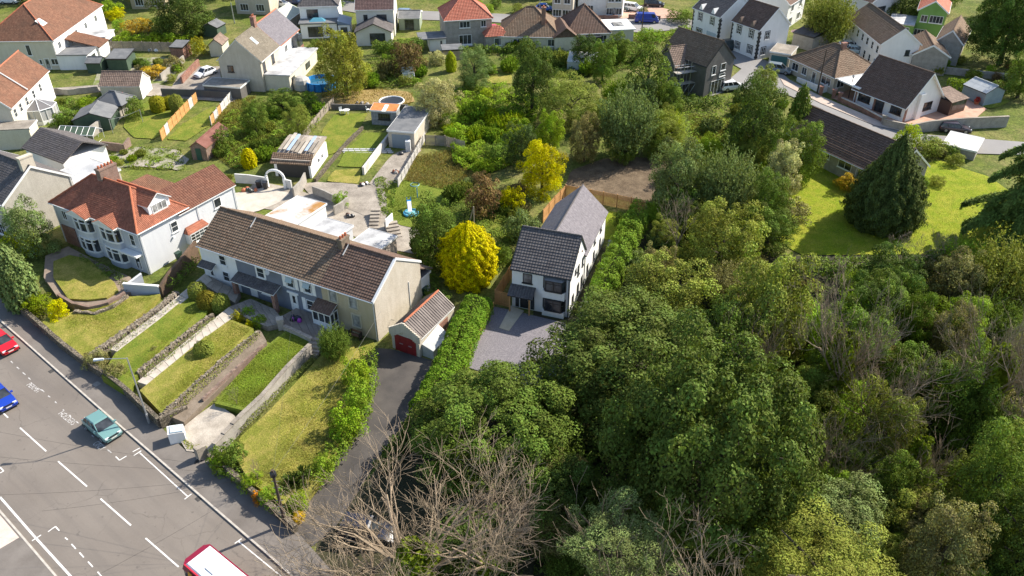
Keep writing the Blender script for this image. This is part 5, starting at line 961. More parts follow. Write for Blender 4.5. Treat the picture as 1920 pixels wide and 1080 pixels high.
gh.win('f', L*.25, 2.9, 1.2, 1.3, 2, 1); gh.win('f', L*.68, 2.9, 2.4, 1.4, 4, 1); gh.win('f', L*.2, .3, 1.8, 1.2, 3, 1); o = gh.box('side_wing', -4.6, -.02, -2, 5, -1.5, 2.4, GREENW); MB().box(-4.8, -.01, -2.2, 5.2, 2.403, 2.6).build('flat_roof', FLATW, o); gh.win('f', -2.4, .8, 3.2, 1.2, 4, 1).location = (0, -2, 0)
gy = House('grey_top_house', 'grey rendered house with dark windows at the top edge left of the green house', (1637, 4), (1690, -6), 5.2, depth=8, wall=PALEGW); gy.body('y', 2.4).roof(T_DKBR, UPVC); gy.win('f', gy.L*.35, 2.6, 2.6, 1.4, 3, 1, fm=BLACKF); gy.win('f', gy.L*.8, 2.6, 1.2, 1.3, fm=BLACKF)
wb = House('white_bungalow', 'white bungalow with dark brown roof and brick quoins behind a terracotta forecourt', (1606, 162), (1700, 197), 2.75, C_=(1773, 181), wall=WHITEW)
wb.body('x', 4.3).roof(T_DKBR, UPVC, step=.36, ov=.5, vo=.4); L, D = wb.L, wb.D; BRF = plain('brown_frame', (.07, .04, .03), .5)
wb.win('f', L*.20, .8, 2.4, 1.3, 4, 1, fm=BRF); wb.win('f', L*.84, .8, 2.0, 1.2, 3, 1, fm=BRF); wb.win('f', L*.52, .1, 1.6, 2.0, 2, 1, fm=BRF, sill=False); wb.win('r', D*.62, .9, 2.6, 1.3, 4, 1, fm=BRF)
for u in (.02, .40): wb.bx(MB(), 'f', L*u, L*u+.4, -.2, 2.5, .005, .06).build('quoins', BRICK, wb.root)
wb.bx(MB(), 'r', .05, .55, -.2, 2.4, .005, .06).build('quoins', BRICK, wb.root); wb.box('chimney_breast', L+.01, L+.45, D*.30, D*.44, -.5, 4.0, WHITEW)
o = wb.box('sun_room', L-3.2, L+2.0, D+.02, D+4.0, -1, 2.2, BRF); mb = MB(); q = [(L+2.2, D-.2, 2.2), (L+2.2, D+4.2, 2.2), (L-1, D+3, 3.4), (L-1, D, 3.4)]; courses(mb, *q, .33, .04); q = [(L+2.2, D+4.2, 2.2), (L-3.4, D+4.2, 2.2), (L-1, D+3, 3.4), (L-1, D+3, 3.4)]; courses(mb, *q, .33, .04); mb.build('sun_room_roof', T_PINK, o); wb.bx(MB(), 'r', D+.4, D+3.8, .7, 2.0, 2.0, 2.04).build('sun_room_glass', GLASS, o)
lb = House('long_bungalow', 'long grey bungalow with dark brown roof behind the conifer on the lawn', (1480, 247), (1668, 333), 2.8, C_=(1724, 302), wall=BLOCK)
lb.body('x', 3.0).roof(T_DKBR, UPVC, step=.34, ov=.4, lift=.07); L = lb.L
for u, w_, hh in ((.30, 1.2, .7), (.42, .9, .7), (.60, 2.2, 1.2)): lb.win('f', L*u, 1.9-hh*.6, w_, hh, 2 if w_ > 1 else 1, 1)
lb.door('f', L*.74, .1, 1.0, 2.0, CURT); lb.pipe('f', L*.36)
# ---------------------------------------------------------------- sheds and garages
def shed(name, label, A_, B_, h, depth=None, C_=None, kind='x', rise=.8, wall=WOODG, roofm=FELT, edge=BLACKF, at=.5, door=None, step=9, cat='shed', win=None, ov=.15, lift=.02):
    s = House(name, label, A_, B_, h, C_=C_, depth=depth, wall=wall, cat=cat, base=.8); s.body(kind, rise, at); s.roof(roofm, edge, ov=ov, vo=.1, step=step, lift=lift, gutter=False, barge=False)
    if door: s.bx(MB(), 'f', s.L*door[0], s.L*door[1], -.1, door[2], .01, .05).build('door', door[3], s.root)
    if win: s.win(*win)
    return s
GRS = mottle('green_stained_boards', (.045, .075, .05), (.07, .105, .07), 1)
shed('garden_shed', 'dark green shed with pent felt roof behind the cream garden building', (199, 112), (236, 112), 2.1, 4.0, kind='flat', rise=.5, wall=GRS)
shed('garden_shed', 'small dark green shed with ridged felt roof beside the white lean-to', (160, 118), (187, 118), 1.9, 2.8, kind='x', rise=.6, wall=GRS)
cg = shed('garden_building', 'cream garden building with brown tiled roof and white gable', (186, 161), (261, 161), 2.3, 4.4, kind='x', rise=1.6, wall=CREAMW, roofm=T_PINK, edge=UPVC, step=.33, lift=.05, cat='outbuilding')
cg.bx(MB(), 'r', .02, cg.D-.02, -.1, 2.3, .004, .03).build('white_gable', WHITEW, cg.root)
shed('garden_shed', 'wide green shed with grey felt roof behind the long garden wall', (136, 226), (206, 222), 1.9, 5.0, kind='y', rise=1.0, wall=GRS)
shed('brick_shed', 'brown brick shed with maroon sheet roof at the end of the lawn', (356, 275), (385, 277), 2.0, C_=(409, 240), kind='y', rise=.8, wall=BRICKB, roofm=mottle('maroon_sheet', (.15, .06, .045), (.20, .09, .07), 1), edge=WOODB, door=(.3, .65, 1.8, plain('dark_green_door', (.02, .08, .06), .5)))
gd = shed('double_garage', 'white garage with brown tiled front roof and weathered deck on top', (512, 300), (581, 304), 2.4, C_=(618, 266), kind='flat', rise=.55, wall=WHITEW, roofm=mottle('debris_roof', (.32, .26, .21), (.46, .42, .38), 2.2, .9, 8, .4, .5), edge=WOODG, cat='garage', door=(.08, .94, 2.0, plain('black_door', (.035, .033, .032), .6)))
mb = MB(); q = [(-.3, -.5, 2.2), (gd.L+.3, -.5, 2.2), (gd.L+.25, .9, 3.15), (-.25, .9, 3.15)]; courses(mb, *q, .3, .05); slab(mb, q); mb.build('tiled_front', T_BROWN, gd.root)
for i in range(9): MB().box(.2+i*.62, .62+i*.62, 1.1+random.random(), gd.D-random.random()*1.2, 3.05, 3.13+.02*(i % 3)).build('roof_board', [WOODG, PALEC, plain('blue_tarp', (.36, .45, .58), .5), OLDC][i % 4], gd.root).rotation_euler = (math.radians(4.5), 0, 0)
gd.win('r', gd.D*.45, .9, .7, .7); gd.win('r', gd.D*.66, .9, .6, .7)
os_ = shed('garden_shed', 'weathered grey shed with bright orange roof and a white stripe', (695, 208), (742, 211), 2.2, C_=(752, 202), kind='flat', rise=.3, wall=mottle('peeling_paint', (.16, .17, .18), (.34, .34, .33), 2.5, .9, 9, .4, .4), roofm=mottle('orange_sheet', (.62, .17, .05), (.70, .24, .08), 1.5), edge=UPVC)
os_.win('f', os_.L*.52, .9, 1.9, 1.0, 5, 1, fm=BLACKF); os_.box('roof_stripe', os_.L*.46, os_.L*.62, -.05, os_.D, 2.41, 2.46, UPVC).rotation_euler = (math.atan2(.3, os_.D), 0, 0)
fg = shed('flat_garage', 'concrete garage with grey felt roof and pale blue-grey door', (727, 246), (776, 250), 2.5, C_=(808, 208), kind='flat', rise=.25, wall=BEIGEW, roofm=FELT, edge=UPVC, cat='garage', door=(.14, .84, 2.1, plain('grey_blue_door', (.20, .25, .29), .5)))
shed('garden_shed', 'low lean-to shed with weathered felt roof below the hipped house', (382, 161), (450, 166), 1.9, 3.2, kind='flat', rise=.1, wall=DARKW, roofm=mottle('lichen_felt', (.20, .18, .15), (.30, .27, .23), 1.5), edge=UPVC)
shed('garden_shed', 'little brown tiled store beside the hipped house', (391, 84), (415, 84), 2.2, 4.0, kind='y', rise=1.0, wall=CREAMW, roofm=T_PINK, step=.33)
shed('garden_shed', 'dark slate-topped brick store at the end of the board fence', (318, 90), (342, 91), 2.0, 3.0, kind='flat', rise=.4, wall=BRICK, roofm=FELT)
shed('garden_shed', 'grey felt shed under the top-left trees', (378, 50), (406, 52), 1.9, 3.2, kind='y', rise=.7, wall=GRS)
shed('garden_shed', 'grey flat-topped shed in front of the red-roofed house', (830, 96), (868, 94), 1.8, 3, kind='flat', rise=.1, wall=WOODG)
shed('garden_shed', 'blue-grey shed with pale sheet roof beside the clipped hedge', (1808, 158), (1850, 175), 2.1, 4, kind='x', rise=.9, wall=mottle('blue_grey_boards', (.20, .25, .27), (.26, .31, .33), 1), roofm=mottle('pale_sheet', (.38, .40, .40), (.48, .5, .5), 1))
shed('outbuilding', 'low building with white corrugated roof below the dark estate car', (1768, 272), (1830, 286), 1.2, C_=(1852, 266), kind='flat', rise=.2, wall=BLOCK, roofm=mottle('white_sheet_roof', (.50, .48, .45), (.62, .60, .57), 2), edge=UPVC, cat='outbuilding')
shed('garage', 'flat-roofed garage with teal door beside the white quoined house', (1444, 98), (1482, 104), 2.3, 5, kind='flat', rise=.1, wall=BEIGEW, roofm=OLDC, edge=UPVC, cat='garage', door=(.1, .9, 1.9, plain('teal_door', (.03, .12, .13), .5)))
shed('outbuilding', 'grey stone outbuilding with slate lean-to roof behind the quoined house', (1488, 62), (1526, 72), 2.4, 6, kind='flat', rise=1.0, wall=BLOCK, roofm=T_SLATE, cat='outbuilding', step=.3)
gz_ = House('gazebo', 'dark grey pyramid-roofed gazebo beside the garden building', (178, 192), (226, 196), 2.0, depth=3.6, wall=BLACKF, cat='gazebo'); gz_.kind, gz_.rise, gz_.at = 'hip', 1.3, .5; gz_.roof(plain('grey_canvas', (.14, .145, .15), .8), BLACKF, step=9, lift=.01, gutter=False, hipf=.499)
for x in (.1, gz_.L-.1):
    for y in (.1, 3.5): gz_.box('post', x-.05, x+.05, y-.05, y+.05, -.4, 2.0, BLACKF)
gn = empty('greenhouse', 'aluminium-framed greenhouse at the foot of the garden wall', 'greenhouse', G(112, 268), math.radians(-6)); fr = MB(); W2, D2 = 5.6, 2.6
for i in range(7):
    x = W2*i/6
    for a, b in (((x, 0, 0), (x, 0, 1.4)), ((x, D2, 0), (x, D2, 1.4)), ((x, 0, 1.4), (x, D2/2, 2.2)), ((x, D2, 1.4), (x, D2/2, 2.2))): fr.tube([a, b], .04, 4)
for a, b in (((0, 0, 1.4), (W2, 0, 1.4)), ((0, D2, 1.4), (W2, D2, 1.4)), ((0, D2/2, 2.2), (W2, D2/2, 2.2)), ((0, 0, 0), (W2, 0, 0)), ((0, 0, 0), (0, D2, 0)), ((W2, 0, 0), (W2, D2, 0))): fr.tube([a, b], .05, 4)
fr.build('frame', UPVC, gn); gl = MB(); gp_ = plain('greenhouse_glass', (.10, .14, .09), .08)
for x0 in range(6):
    a, b = W2*x0/6+.05, W2*(x0+1)/6-.05; MB().face([(a, .0, .05), (b, .0, .05), (b, .0, 1.38), (a, 0, 1.38)]).build('pane', gp_, gn); MB().face([(a, .02, 1.42), (b, .02, 1.42), (b, D2/2-.02, 2.18), (a, D2/2-.02, 2.18)]).build('pane', gp_, gn)
MB().box(-.05, W2+.05, -.08, D2+.08, -.6, 0).build('brick_base', BRICKB, gn)
g2 = empty('greenhouse', 'small leaning greenhouse frame between the shrubs by the maple', 'greenhouse', G(757, 152), math.radians(20)); f2 = MB()
for x in (0, 1, 2): f2.tube([(x, 0, .2), (x, .9, 2.1)], .05, 4)
for z in (.0, .5, 1.0): f2.tube([(0, .9*z, .2+1.9*z), (2, .9*z, .2+1.9*z)], .05, 4)
f2.build('frame', UPVC, g2); MB().face([(0, .02, .2), (2, .02, .2), (2, .9, 2.08), (0, .9, 2.08)]).build('pane', plain('pale_greenhouse_glass', (.40, .45, .42), .2), g2); MB().box(0, 2, .95, 2.2, -.4, 1.2).build('body', gp_, g2)
g3 = empty('polytunnel', 'low glass-roofed greenhouse showing between the dark trees', 'greenhouse', G(1063, 132), math.radians(-12)); MB().hull([(0, 0, -.5), (5, 0, -.5), (5, 3, -.5), (0, 3, -.5)], [(0, 0, 1.6), (5, 0, 1.6), (5, 3, 2.6), (0, 3, 2.6)]).build('glazing', plain('frosted_glass', (.45, .48, .47), .25), g3)
f2 = MB()
for i in range(6): f2.tube([(i, -.02, 1.63), (i, 3, 2.63)], .05, 4)
f2.build('frame', UPVC, g3)
# ---------------------------------------------------------------- trees, shrubs, hedges
def crown_cedar(name, R, H, seed, n=60000, leaf=.30):
    rng = np.random.default_rng(seed); P, N, T = [], [], []; nb = 46
    for i in range(nb):
        z = H*(.10+.86*i/nb); L = R*(1-(i/nb)**1.25)*rng.uniform(.7, 1.1)+.4; a = i*2.4+rng.normal(0, .3); d = np.array([math.cos(a), math.sin(a)]); s = np.array([-d[1], d[0]])
        k = int(n*L*L/(nb*R*R*.42)); t = rng.random(k)**.55; w_ = rng.normal(0, 1, k)*.26*L*(1.02-t)*.9+rng.normal(0, .1, k)
        P.append(np.stack([d[0]*t*L+s[0]*w_, d[1]*t*L+s[1]*w_, z+.10*L-.34*L*t*t+rng.normal(0, .10, k)-np.abs(w_)*.2], 1)); N.append(np.tile([d[0]*.3, d[1]*.3, 1.0], (k, 1))); T.append(np.stack([d[0]+s[0]*np.sign(w_)*.6, d[1]+s[1]*np.sign(w_)*.6, -.35+0*t], 1))
    P, N, T = map(np.concatenate, (P, N, T)); return leafmesh(name, P, N, leaf, .35, rng, along=T, spread=.4)
SPEC = {}   # species: native radius, native height, clear stem fraction, crown meshes, trunk mesh
def spec(k, R, H, clear, crowns, trunk=True):
    ex = []
    for me in crowns:
        a = np.empty(len(me.vertices)*3, np.float32); me.vertices.foreach_get('co', a); a = a.reshape(-1, 3); ex.append((np.percentile(np.hypot(a[:, 0], a[:, 1]), 98.6), np.percentile(a[:, 2], 99.7)))
    R, H = np.mean(ex, 0); SPEC[k] = (R, H, clear, crowns, trunk_mesh(hash(k) % 97 if False else len(SPEC)+3, H*.8, .05*R+.06, 6 if k in ('syc', 'rnd', 'fine', 'oval') else 0, R) if trunk else None)
spec('syc', 6, 11, .22, [crown_round('crown', 6, 8.8, 250, .14, .20, 46, s, low=-.6, z0=1.2, jit=.15, lobe=.45) for s in (1, 2, 3)])
spec('rnd', 3, 6, .12, [crown_round('crown', 3, 5.7, 84, .22, .155, 56, s, low=-.78, z0=.15, jit=.2) for s in (4, 5, 6)])
spec('fine', 3, 6, .10, [crown_round('crown', 3, 5.7, 105, .185, .125, 84, s, low=-.78, z0=.15, jit=.18, asp=.45) for s in (14, 15)])
spec('wil', 3, 6, .0, [crown_spray('crown', 3, 6.4, 620, .22, s, 26) for s in (7, 8)])
spec('shr', 1.5, 2.4, .0, [crown_round('shrub', 1.5, 2.4, 34, .30, .15, 60, s, low=-.75, jit=.2) for s in (9, 10, 11)], False)
spec('brm', 1.8, 1.6, .0, [crown_spray('shrub', 1.8, 1.9, 240, .20, s, 24, asp=.6, lean=1.3) for s in (12, 13)], False)
spec('egg', 3.2, 7, .0, [crown_egg('crown', 3.2, 7.0, .19, 60000, 21, bumps=.17, flat=1.45, top=.8)])
spec('oval', 2.2, 6.4, .06, [crown_round('crown', 2.2, 6.2, 80, .24, .17, 38, 33, low=-.8, jit=.12)])
def crown_blobcone(name, R, H, nb, br, leaf, dens, seed):
    rng = np.random.default_rng(seed); t = (np.arange(nb)+.5)/nb; t = 1-np.sqrt(1-t*.97); a = np.arange(nb)*2.39996+rng.normal(0, .25, nb); q = R*np.minimum((1-t)**.62*1.05, .80+t*1.4)*rng.uniform(.78, 1.0, nb)-br*R*.5; rad = br*R*rng.uniform(.6, 1.25, nb)*(1-.45*t)
    cen = np.stack([np.cos(a)*q, np.sin(a)*q, t*H*.97+rad*.5], 1); P, N, BL = blobs_points(cen, rad, dens, rng, squash=.75); O = np.stack([P[:, 0], P[:, 1], 0*P[:, 0]-.6], 1); return leafmesh(name, P, N, leaf, .38, rng, along=unit(O), tone=BL)
spec('con', 3.4, 7.5, .0, [crown_egg('crown', 3.4, 7.8, .20, 70000, 31, flat=.92, top=1.0, bumps=.15, tw=.16)])
spec('cyp', 1.0, 3.6, .0, [crown_egg('shrub', 1.0, 3.6, .17, 9000, 41, flat=1.2, bumps=.2)], False)
spec('ced', 5.5, 12, .05, [crown_cedar('crown', 5.5, 12, 51)])
spec('top', .9, 1.8, .0, [crown_egg('shrub', .9, 1.8, .12, 7000, 61, flat=2.6, bumps=.03, top=.5)], False)
def palm_mesh(seed):
    rng = np.random.default_rng(seed); P, N, T = [], [], []
    for i in range(60):
        a = rng.random()*6.28; e = rng.uniform(.1, 1.3); d = np.array([math.cos(a)*math.cos(e), math.sin(a)*math.cos(e), math.sin(e)]); t = np.linspace(.15, 1, 7)
        P.append(d*t[:, None]*1.3+np.array([0, 0, .9])-np.array([0, 0, .5])*(t**2)[:, None]); N.append(np.tile(np.cross(d, [d[1]+.01, -d[0], .2]), (7, 1))); T.append(np.tile(d, (7, 1)))
    P, N, T = map(np.concatenate, (P, N, T)); return leafmesh('shrub', P, N, .34, .3, rng, along=T, spread=.2)
SPEC['plm'] = (1.3, 1.9, 0, [palm_mesh(5)], None)
GREENS = dict(dk=(.096, .138, .033), md=(.152, .213, .042), br=(.240, .335, .036), lm=(.35, .415, .036), ye=(.54, .49, .020), ol=(.245, .272, .060), gg=(.185, .235, .085), rd=(.20, .135, .065), cr=(.48, .45, .22), gd=(.38, .345, .04), bn=(.245, .222, .092), sy=(.112, .150, .036), la=(.25, .36, .048), or_=(.45, .31, .05), ck=(.105, .148, .046))
def locate(x0, y0, x1, y1, clear, lift=0.0, cap=1.25):
    cx, cy, e = (x0+x1)/2, (y0+y1)/2, (y1-y0)/2; by = y1
    for _ in range(8):
        b = G(cx, by); z = PX(b)[2]; s = F/z; R = (x1-x0)/2/s; d = (Vector((0, 0, CAMZ))-b); th = math.atan2(d.z, Vector((d.x, d.y)).length); ct, st = math.cos(th), math.sin(th)
        q = (e/s)**2-(R*st)**2; rz = min(max(math.sqrt(max(q, 0))/ct, .42*R), cap*R); H = 2*rz/(1-clear); by = cy+s*(clear*H+rz+lift)*ct
    return b, R, H
_cnt = {}
def plant(sp, box, col, label, name='tree', cat='tree', group=None, var=None, rz=None, lift=0.0):
    R0, H0, clear, crowns, trunk = SPEC[sp]; b, R, H = locate(*box, clear, lift, dict(syc=.85, rnd=1.15, fine=1.1, wil=1.2, shr=.95, brm=.8).get(sp, 3.0)); _cnt[sp] = _cnt.get(sp, -1)+1; me = crowns[(_cnt[sp] if var is None else var) % len(crowns)]
    b.z = gz(b.x, b.y); sc_ = (R/R0, R/R0, H/H0); c = GREENS[col] if isinstance(col, str) else col; k = random.uniform(.9, 1.1); c = (c[0]*k*random.uniform(.95, 1.05), c[1]*k, c[2]*k, 1)
    rz = random.uniform(0, 6.28) if rz is None else rz
    if trunk is None:
        o = link(name, me, None, b, rz, sc_); o.color = c; return tag(o, label, cat, group)
    r = empty(name, label, cat, b, rz, group); r.scale = sc_; q = link('trunk', trunk, r); o = link('crown', me, r); o.color = c; k = lift*H0/H; o.location.z = k; q.scale = (1, 1, 1+k/(H0*.6)); return r
def T(sp, x0, y0, x1, y1, col, label, **k): return plant(sp, (x0, y0, x1, y1), col, label, **k)
def S(sp, x0, y0, x1, y1, col, label, **k): return plant(sp, (x0, y0, x1, y1), col, label, name=k.pop('name', 'shrub'), cat=k.pop('cat', 'shrub'), **k)
# the three big sycamores and their neighbours
T('syc', 768, 672, 1092, 905, (.130, .188, .038), 'big round sycamore between the gravel drive and the bare branches', var=0)
T('syc', 992, 530, 1362, 790, 'sy', 'broad sycamore hiding the right corner of the white house', var=1)
T('syc', 1112, 640, 1500, 1000, (.112, .146, .034), 'largest sycamore, dark green, centre right of the wood', var=2)
T('fine', 1035, 945, 1250, 1130, 'gg', lift=6, label='grey-green fine-leaved tree at the bottom edge in front of the largest sycamore')
T('fine', 1375, 995, 1655, 1160, (.27, .285, .060), lift=5, label='yellow-green tree at the bottom edge right of the largest sycamore')
T('rnd', 1465, 885, 1645, 1030, 'gg', lift=3, label='grey-green tree above the yellow-green one at the bottom edge')
T('rnd', 1640, 915, 1800, 1110, 'bn', lift=3, label='brownish tree with cream tips at the bottom edge')
T('rnd', 1725, 780, 1890, 985, 'md', lift=3, label='mid-green tree rising right of the ivy-clad spike')
T('rnd', 1790, 860, 1950, 1110, 'dk', lift=3, label='dark tree in the bottom right corner')
T('fine', 1830, 780, 1960, 900, 'ol', lift=3, label='olive tree at the right edge above the corner tree')
T('rnd', 1310, 470, 1515, 680, 'ol', 'olive ivy-covered tree left of the dead ash on the lawn side')
T('rnd', 1655, 525, 1745, 660, (.13, .19, .028), 'bright green young tree among the dead branches below the lawn')
T('rnd', 1715, 535, 1815, 700, 'bn', 'brown-tinged tree right of the bright young tree')
T('wil', 1790, 445, 1945, 590, 'ol', 'feathery olive tree at the right end of the lawn edge')
T('rnd', 1500, 560, 1665, 720, 'md', 'green tree behind the ivy-clad dead ash')
T('rnd', 1435, 640, 1545, 830, 'md', 'dark tree between the largest sycamore and the dead ash')
T('rnd', 1560, 690, 1710, 900, 'ol', 'dark tree below the tangle of dead boughs')
T('rnd', 1700, 650, 1850, 820, 'md', 'dark tree left of the ivy-clad trunk near the right edge')
T('fine', 1845, 590, 1970, 770, 'bn', 'brownish tree at the right edge below the feathery one')
T('rnd', 1280, 560, 1450, 720, 'md', 'dark tree behind the broad sycamore')
T('rnd', 1150, 470, 1330, 610, 'ol', 'olive-brown tree between the hedge and the broad sycamore')
T('rnd', 1490, 800, 1640, 920, 'md', 'dark tree in the shade under the dead boughs')
T('rnd', 1600, 850, 1720, 980, 'md', 'mid-green tree around the ivy spike')
T('rnd', 960, 850, 1140, 1010, 'dk', 'dark tree between two sycamores behind the bare branches')
T('rnd', 760, 960, 1010, 1120, (.085, .12, .028), 'low green tree under the bare branches at the bottom edge')
T('rnd', 1230, 1000, 1390, 1130, 'dk', 'dark tree at the bottom edge behind the small dead trees')
T('shr', 1680, 990, 1770, 1100, 'cr', 'cream-flowering bush at the bottom edge', name='shrub', cat='shrub')
rr = random.Random(3)
MARKS = [((920, 790), 'the big round sycamore'), ((1180, 640), 'the broad sycamore'), ((1300, 820), 'the largest sycamore'), ((1550, 640), 'the ivy-clad dead ash'), ((1830, 650), 'the bright ivy column'), ((1690, 870), 'the ivy spike'), ((1140, 1020), 'the grey-green tree at the bottom edge'), ((1510, 1050), 'the yellow-green tree at the bottom edge'), ((1650, 350), 'the conifer on the yellow lawn'), ((1600, 250), 'the long bungalow'), ((1150, 500), 'the clipped conifer row'), ((1010, 460), 'the white house'), ((1015, 310), 'the yellow maple'), ((1195, 330), 'the bare earth'), ((1210, 120), 'the dark oval tree'), ((1310, 120), 'the scaffolding'), ((995, 140), 'the tall dark ash'), ((825, 180), 'the cream-blossomed tree'), ((650, 110), 'the olive-gold maple'), ((880, 480), 'the golden conifer'), ((560, 300), 'the white double garage'), ((605, 160), 'the blue pool'), ((480, 215), 'the dark hawthorn'), ((1690, 160), 'the white bungalow'), ((1545, 40), 'the willow by the quoined houses'), ((1680, 70), 'the long white house'), ((1830, 165), 'the blue-grey shed'), ((1880, 320), 'the cedar'), ((840, 275), 'the grey board fence'), ((1460, 300), 'the pointed green tree'), ((1360, 340), 'the silvery willow'), ((1830, 500), 'the feathery tree'), ((1755, 20), 'the green house'), ((880, 40), 'the red-roofed house'), ((345, 10), 'the top-left dark tree'), ((700, 30), 'the cream top house'), ((600, 30), 'the white top house'), ((1180, 10), 'the back street')]
CW = dict(dk='dark green', md='mid-green', ol='olive', bn='brownish', gg='grey-green', la='fresh green', br='bright green', lm='lime', rd='reddish')
_used = {}
def autolab(x, y, w_, col, kind):
    mk = sorted(MARKS, key=lambda m: (m[0][0]-x)**2+(m[0][1]-y)**2*2.5); hd = '%s %s%s' % (CW.get(col, col), 'small ' if w_ < 32 else ('large ' if w_ > 75 else ''), kind)
    def rel(m):
        dx, dy = x-m[0][0], (y-m[0][1])*1.6; d = ('right of' if dx > 0 else 'left of') if abs(dx) > abs(dy) else ('in front of' if dy > 0 else 'behind'); q = math.hypot(dx, dy); return ('close ' if q < 55 else ('well ' if q > 120 else ''))+d
    c = ['%s %s %s' % (hd, rel(mk[0]), mk[0][1])]+['%s %s %s, towards %s' % (hd, rel(mk[0]), mk[0][1], mk[k][1]) for k in (1, 2, 3, 4, 5)]+['%s between %s and %s' % (hd, mk[a][1], mk[b][1]) for a, b in ((0, 1), (0, 2), (1, 2), (1, 3), (2, 3), (0, 3), (2, 4), (1, 4), (0, 4))]
    for s_ in c:
        if s_ not in _used and len(s_.split()) <= 16: _used[s_] = 1; return s_
    return c[0]
for i in range(90):     # understorey that fills the wood
    for _ in range(50):
        x, y = rr.uniform(1000, 1960), rr.uniform(500, 1150)
        if y > 1000-(x-760)*.9 and (x > 1180 or y > 760) and all(((x-a)/c)**2+((y-b)/d)**2 > 1 for a, b, c, d in ((1305, 830, 200, 200), (1180, 650, 190, 140), (925, 800, 180, 130), (1145, 1020, 110, 90))): break
    w_ = rr.uniform(70, 135)*(.6+y/1500); cc = rr.choice(['dk', 'dk', 'md', 'md', 'ol', 'bn', 'la']); T(rr.choice(['rnd', 'rnd', 'fine', 'wil']), x-w_/2, y-w_*.55, x+w_/2, y+w_*.35, cc, autolab(x, y, w_, cc, 'understorey tree'), group='understorey of the wood')
# scrub behind the white house
for sp, b, col, lab in (
    ('rnd', (948, 66, 1048, 215), 'dk', 'tall dark ash in front of the brown bungalows'), ('oval', (1165, 66, 1253, 200), 'md', 'dense dark oval tree left of the scaffolding'),
    ('fine', (1000, 138, 1135, 235), 'ol', 'pale olive willow right of the tall dark ash'), ('rnd', (1058, 192, 1132, 315), 'bn', 'brown-green tree behind the bare earth'),
    ('wil', (1115, 160, 1230, 305), 'gg', 'grey-green willow above the cleared earth'), ('wil', (1222, 192, 1280, 300), 'lm', 'bright green slender willow left of the scrub clearing'),
    ('rnd', (1198, 262, 1325, 395), 'gg', 'mottled shrubby tree right of the cleared earth'), ('wil', (1292, 275, 1410, 415), 'gg', 'silvery willow in the middle of the scrub'),
    ('rnd', (1338, 155, 1465, 300), 'dk', 'dark tree below the white parked car'), ('rnd', (1440, 205, 1538, 350), 'md', 'pointed green tree at the end of the long bungalow roof'), ('cyp', (1466, 166, 1508, 270), 'md', 'dark pointed spire of a conifer above the end of the long bungalow'),
    ('rnd', (1418, 250, 1503, 370), 'cr', 'cream-tinged tree left of the long bungalow'), ('fine', (1365, 228, 1432, 345), 'ol', 'pale olive tree left of the cream-tinged one'),
    ('rnd', (1385, 320, 1476, 430), 'md', 'dark tree at the left edge of the yellow lawn'), 
    ('rnd', (943, 228, 1012, 310), 'ck', 'dark bluish tree left of the yellow maple'), ('rnd', (998, 208, 1062, 280), 'br', 'bright green tree behind the yellow maple'),
    ('rnd', (970, 264, 1062, 358), (.48, .45, .028), 'golden yellow maple behind the white house'), ('rnd', (1270, 375, 1420, 510), 'ol', 'grey-brown thicket between hedge and yellow lawn'),
    ('rnd', (1375, 380, 1492, 470), 'md', 'dark thicket at the near left corner of the yellow lawn'), ('rnd', (780, 146, 868, 225), 'cr', 'cream-blossomed tree behind the flat garage'),
    ('fine', (853, 88, 928, 160), 'gg', 'round grey-green tree left of the tall ash'), ('rnd', (598, 58, 702, 168), (.315, .305, .055), 'olive-gold maple beside the blue pool'),
    ('rnd', (452, 186, 512, 246), 'md', 'dark hawthorn in the rough grass left of the board fence'), ('fine', (534, 196, 590, 256), 'ol', 'hawthorn with pale tips beside the rear lawn'),
    ('rnd', (490, 172, 575, 206), 'md', 'hedge-like tree below the flat-roofed extension'), ('rnd', (758, 372, 880, 490), 'md', 'big green bush tree beside the paddling pool'),
    ('egg', (824, 418, 934, 534), (.60, .535, .018), 'egg-shaped golden conifer between terrace and white house'), ('con', (1580, 258, 1720, 425), (.120, .155, .048), 'broad dark conifer standing on the yellow lawn'),
    ('ced', (1782, 170, 2010, 460), (.175, .230, .062), 'spreading cedar at the right edge of the yellow lawn'), ('syc', (1800, -45, 1945, 105), (.08, .125, .028), 'large dark tree in the top right corner'),
    ('rnd', (1868, 98, 1945, 175), 'md', 'green tree at the right edge below the top corner tree'), ('wil', (1495, -15, 1592, 85), 'ol', 'fine-leaved willow beside the quoined houses'),
    ('rnd', (292, -25, 412, 58), 'dk', 'large dark tree at the top edge above the board fence'), ('rnd', (1098, 75, 1160, 150), 'md', 'green tree behind the dark oval tree'),
    ('rnd', (1062, 66, 1128, 120), 'dk', 'dark palm-like shrub tree by the glazed lean-to'), ('rnd', (1130, 64, 1182, 112), 'md', 'leafy shrub tree below the white flat extension'),
    ('rnd', (1395, 125, 1462, 180), 'ol', 'olive shrub tree beside the white parked car'), ('rnd', (1180, 455, 1270, 560), 'bn', 'brown-green tree beside the clipped conifer row'),
    ('rnd', (1640, -30, 1730, 35), 'dk', 'dark tree behind the green house'), ('rnd', (1400, -40, 1480, 12), 'md', 'tree at the top edge behind the quoined houses'), ('rnd', (15, 372, 120, 470), 'gg', 'grey-green bush tree between the two left houses')):
    T(sp, *b, col, lab)
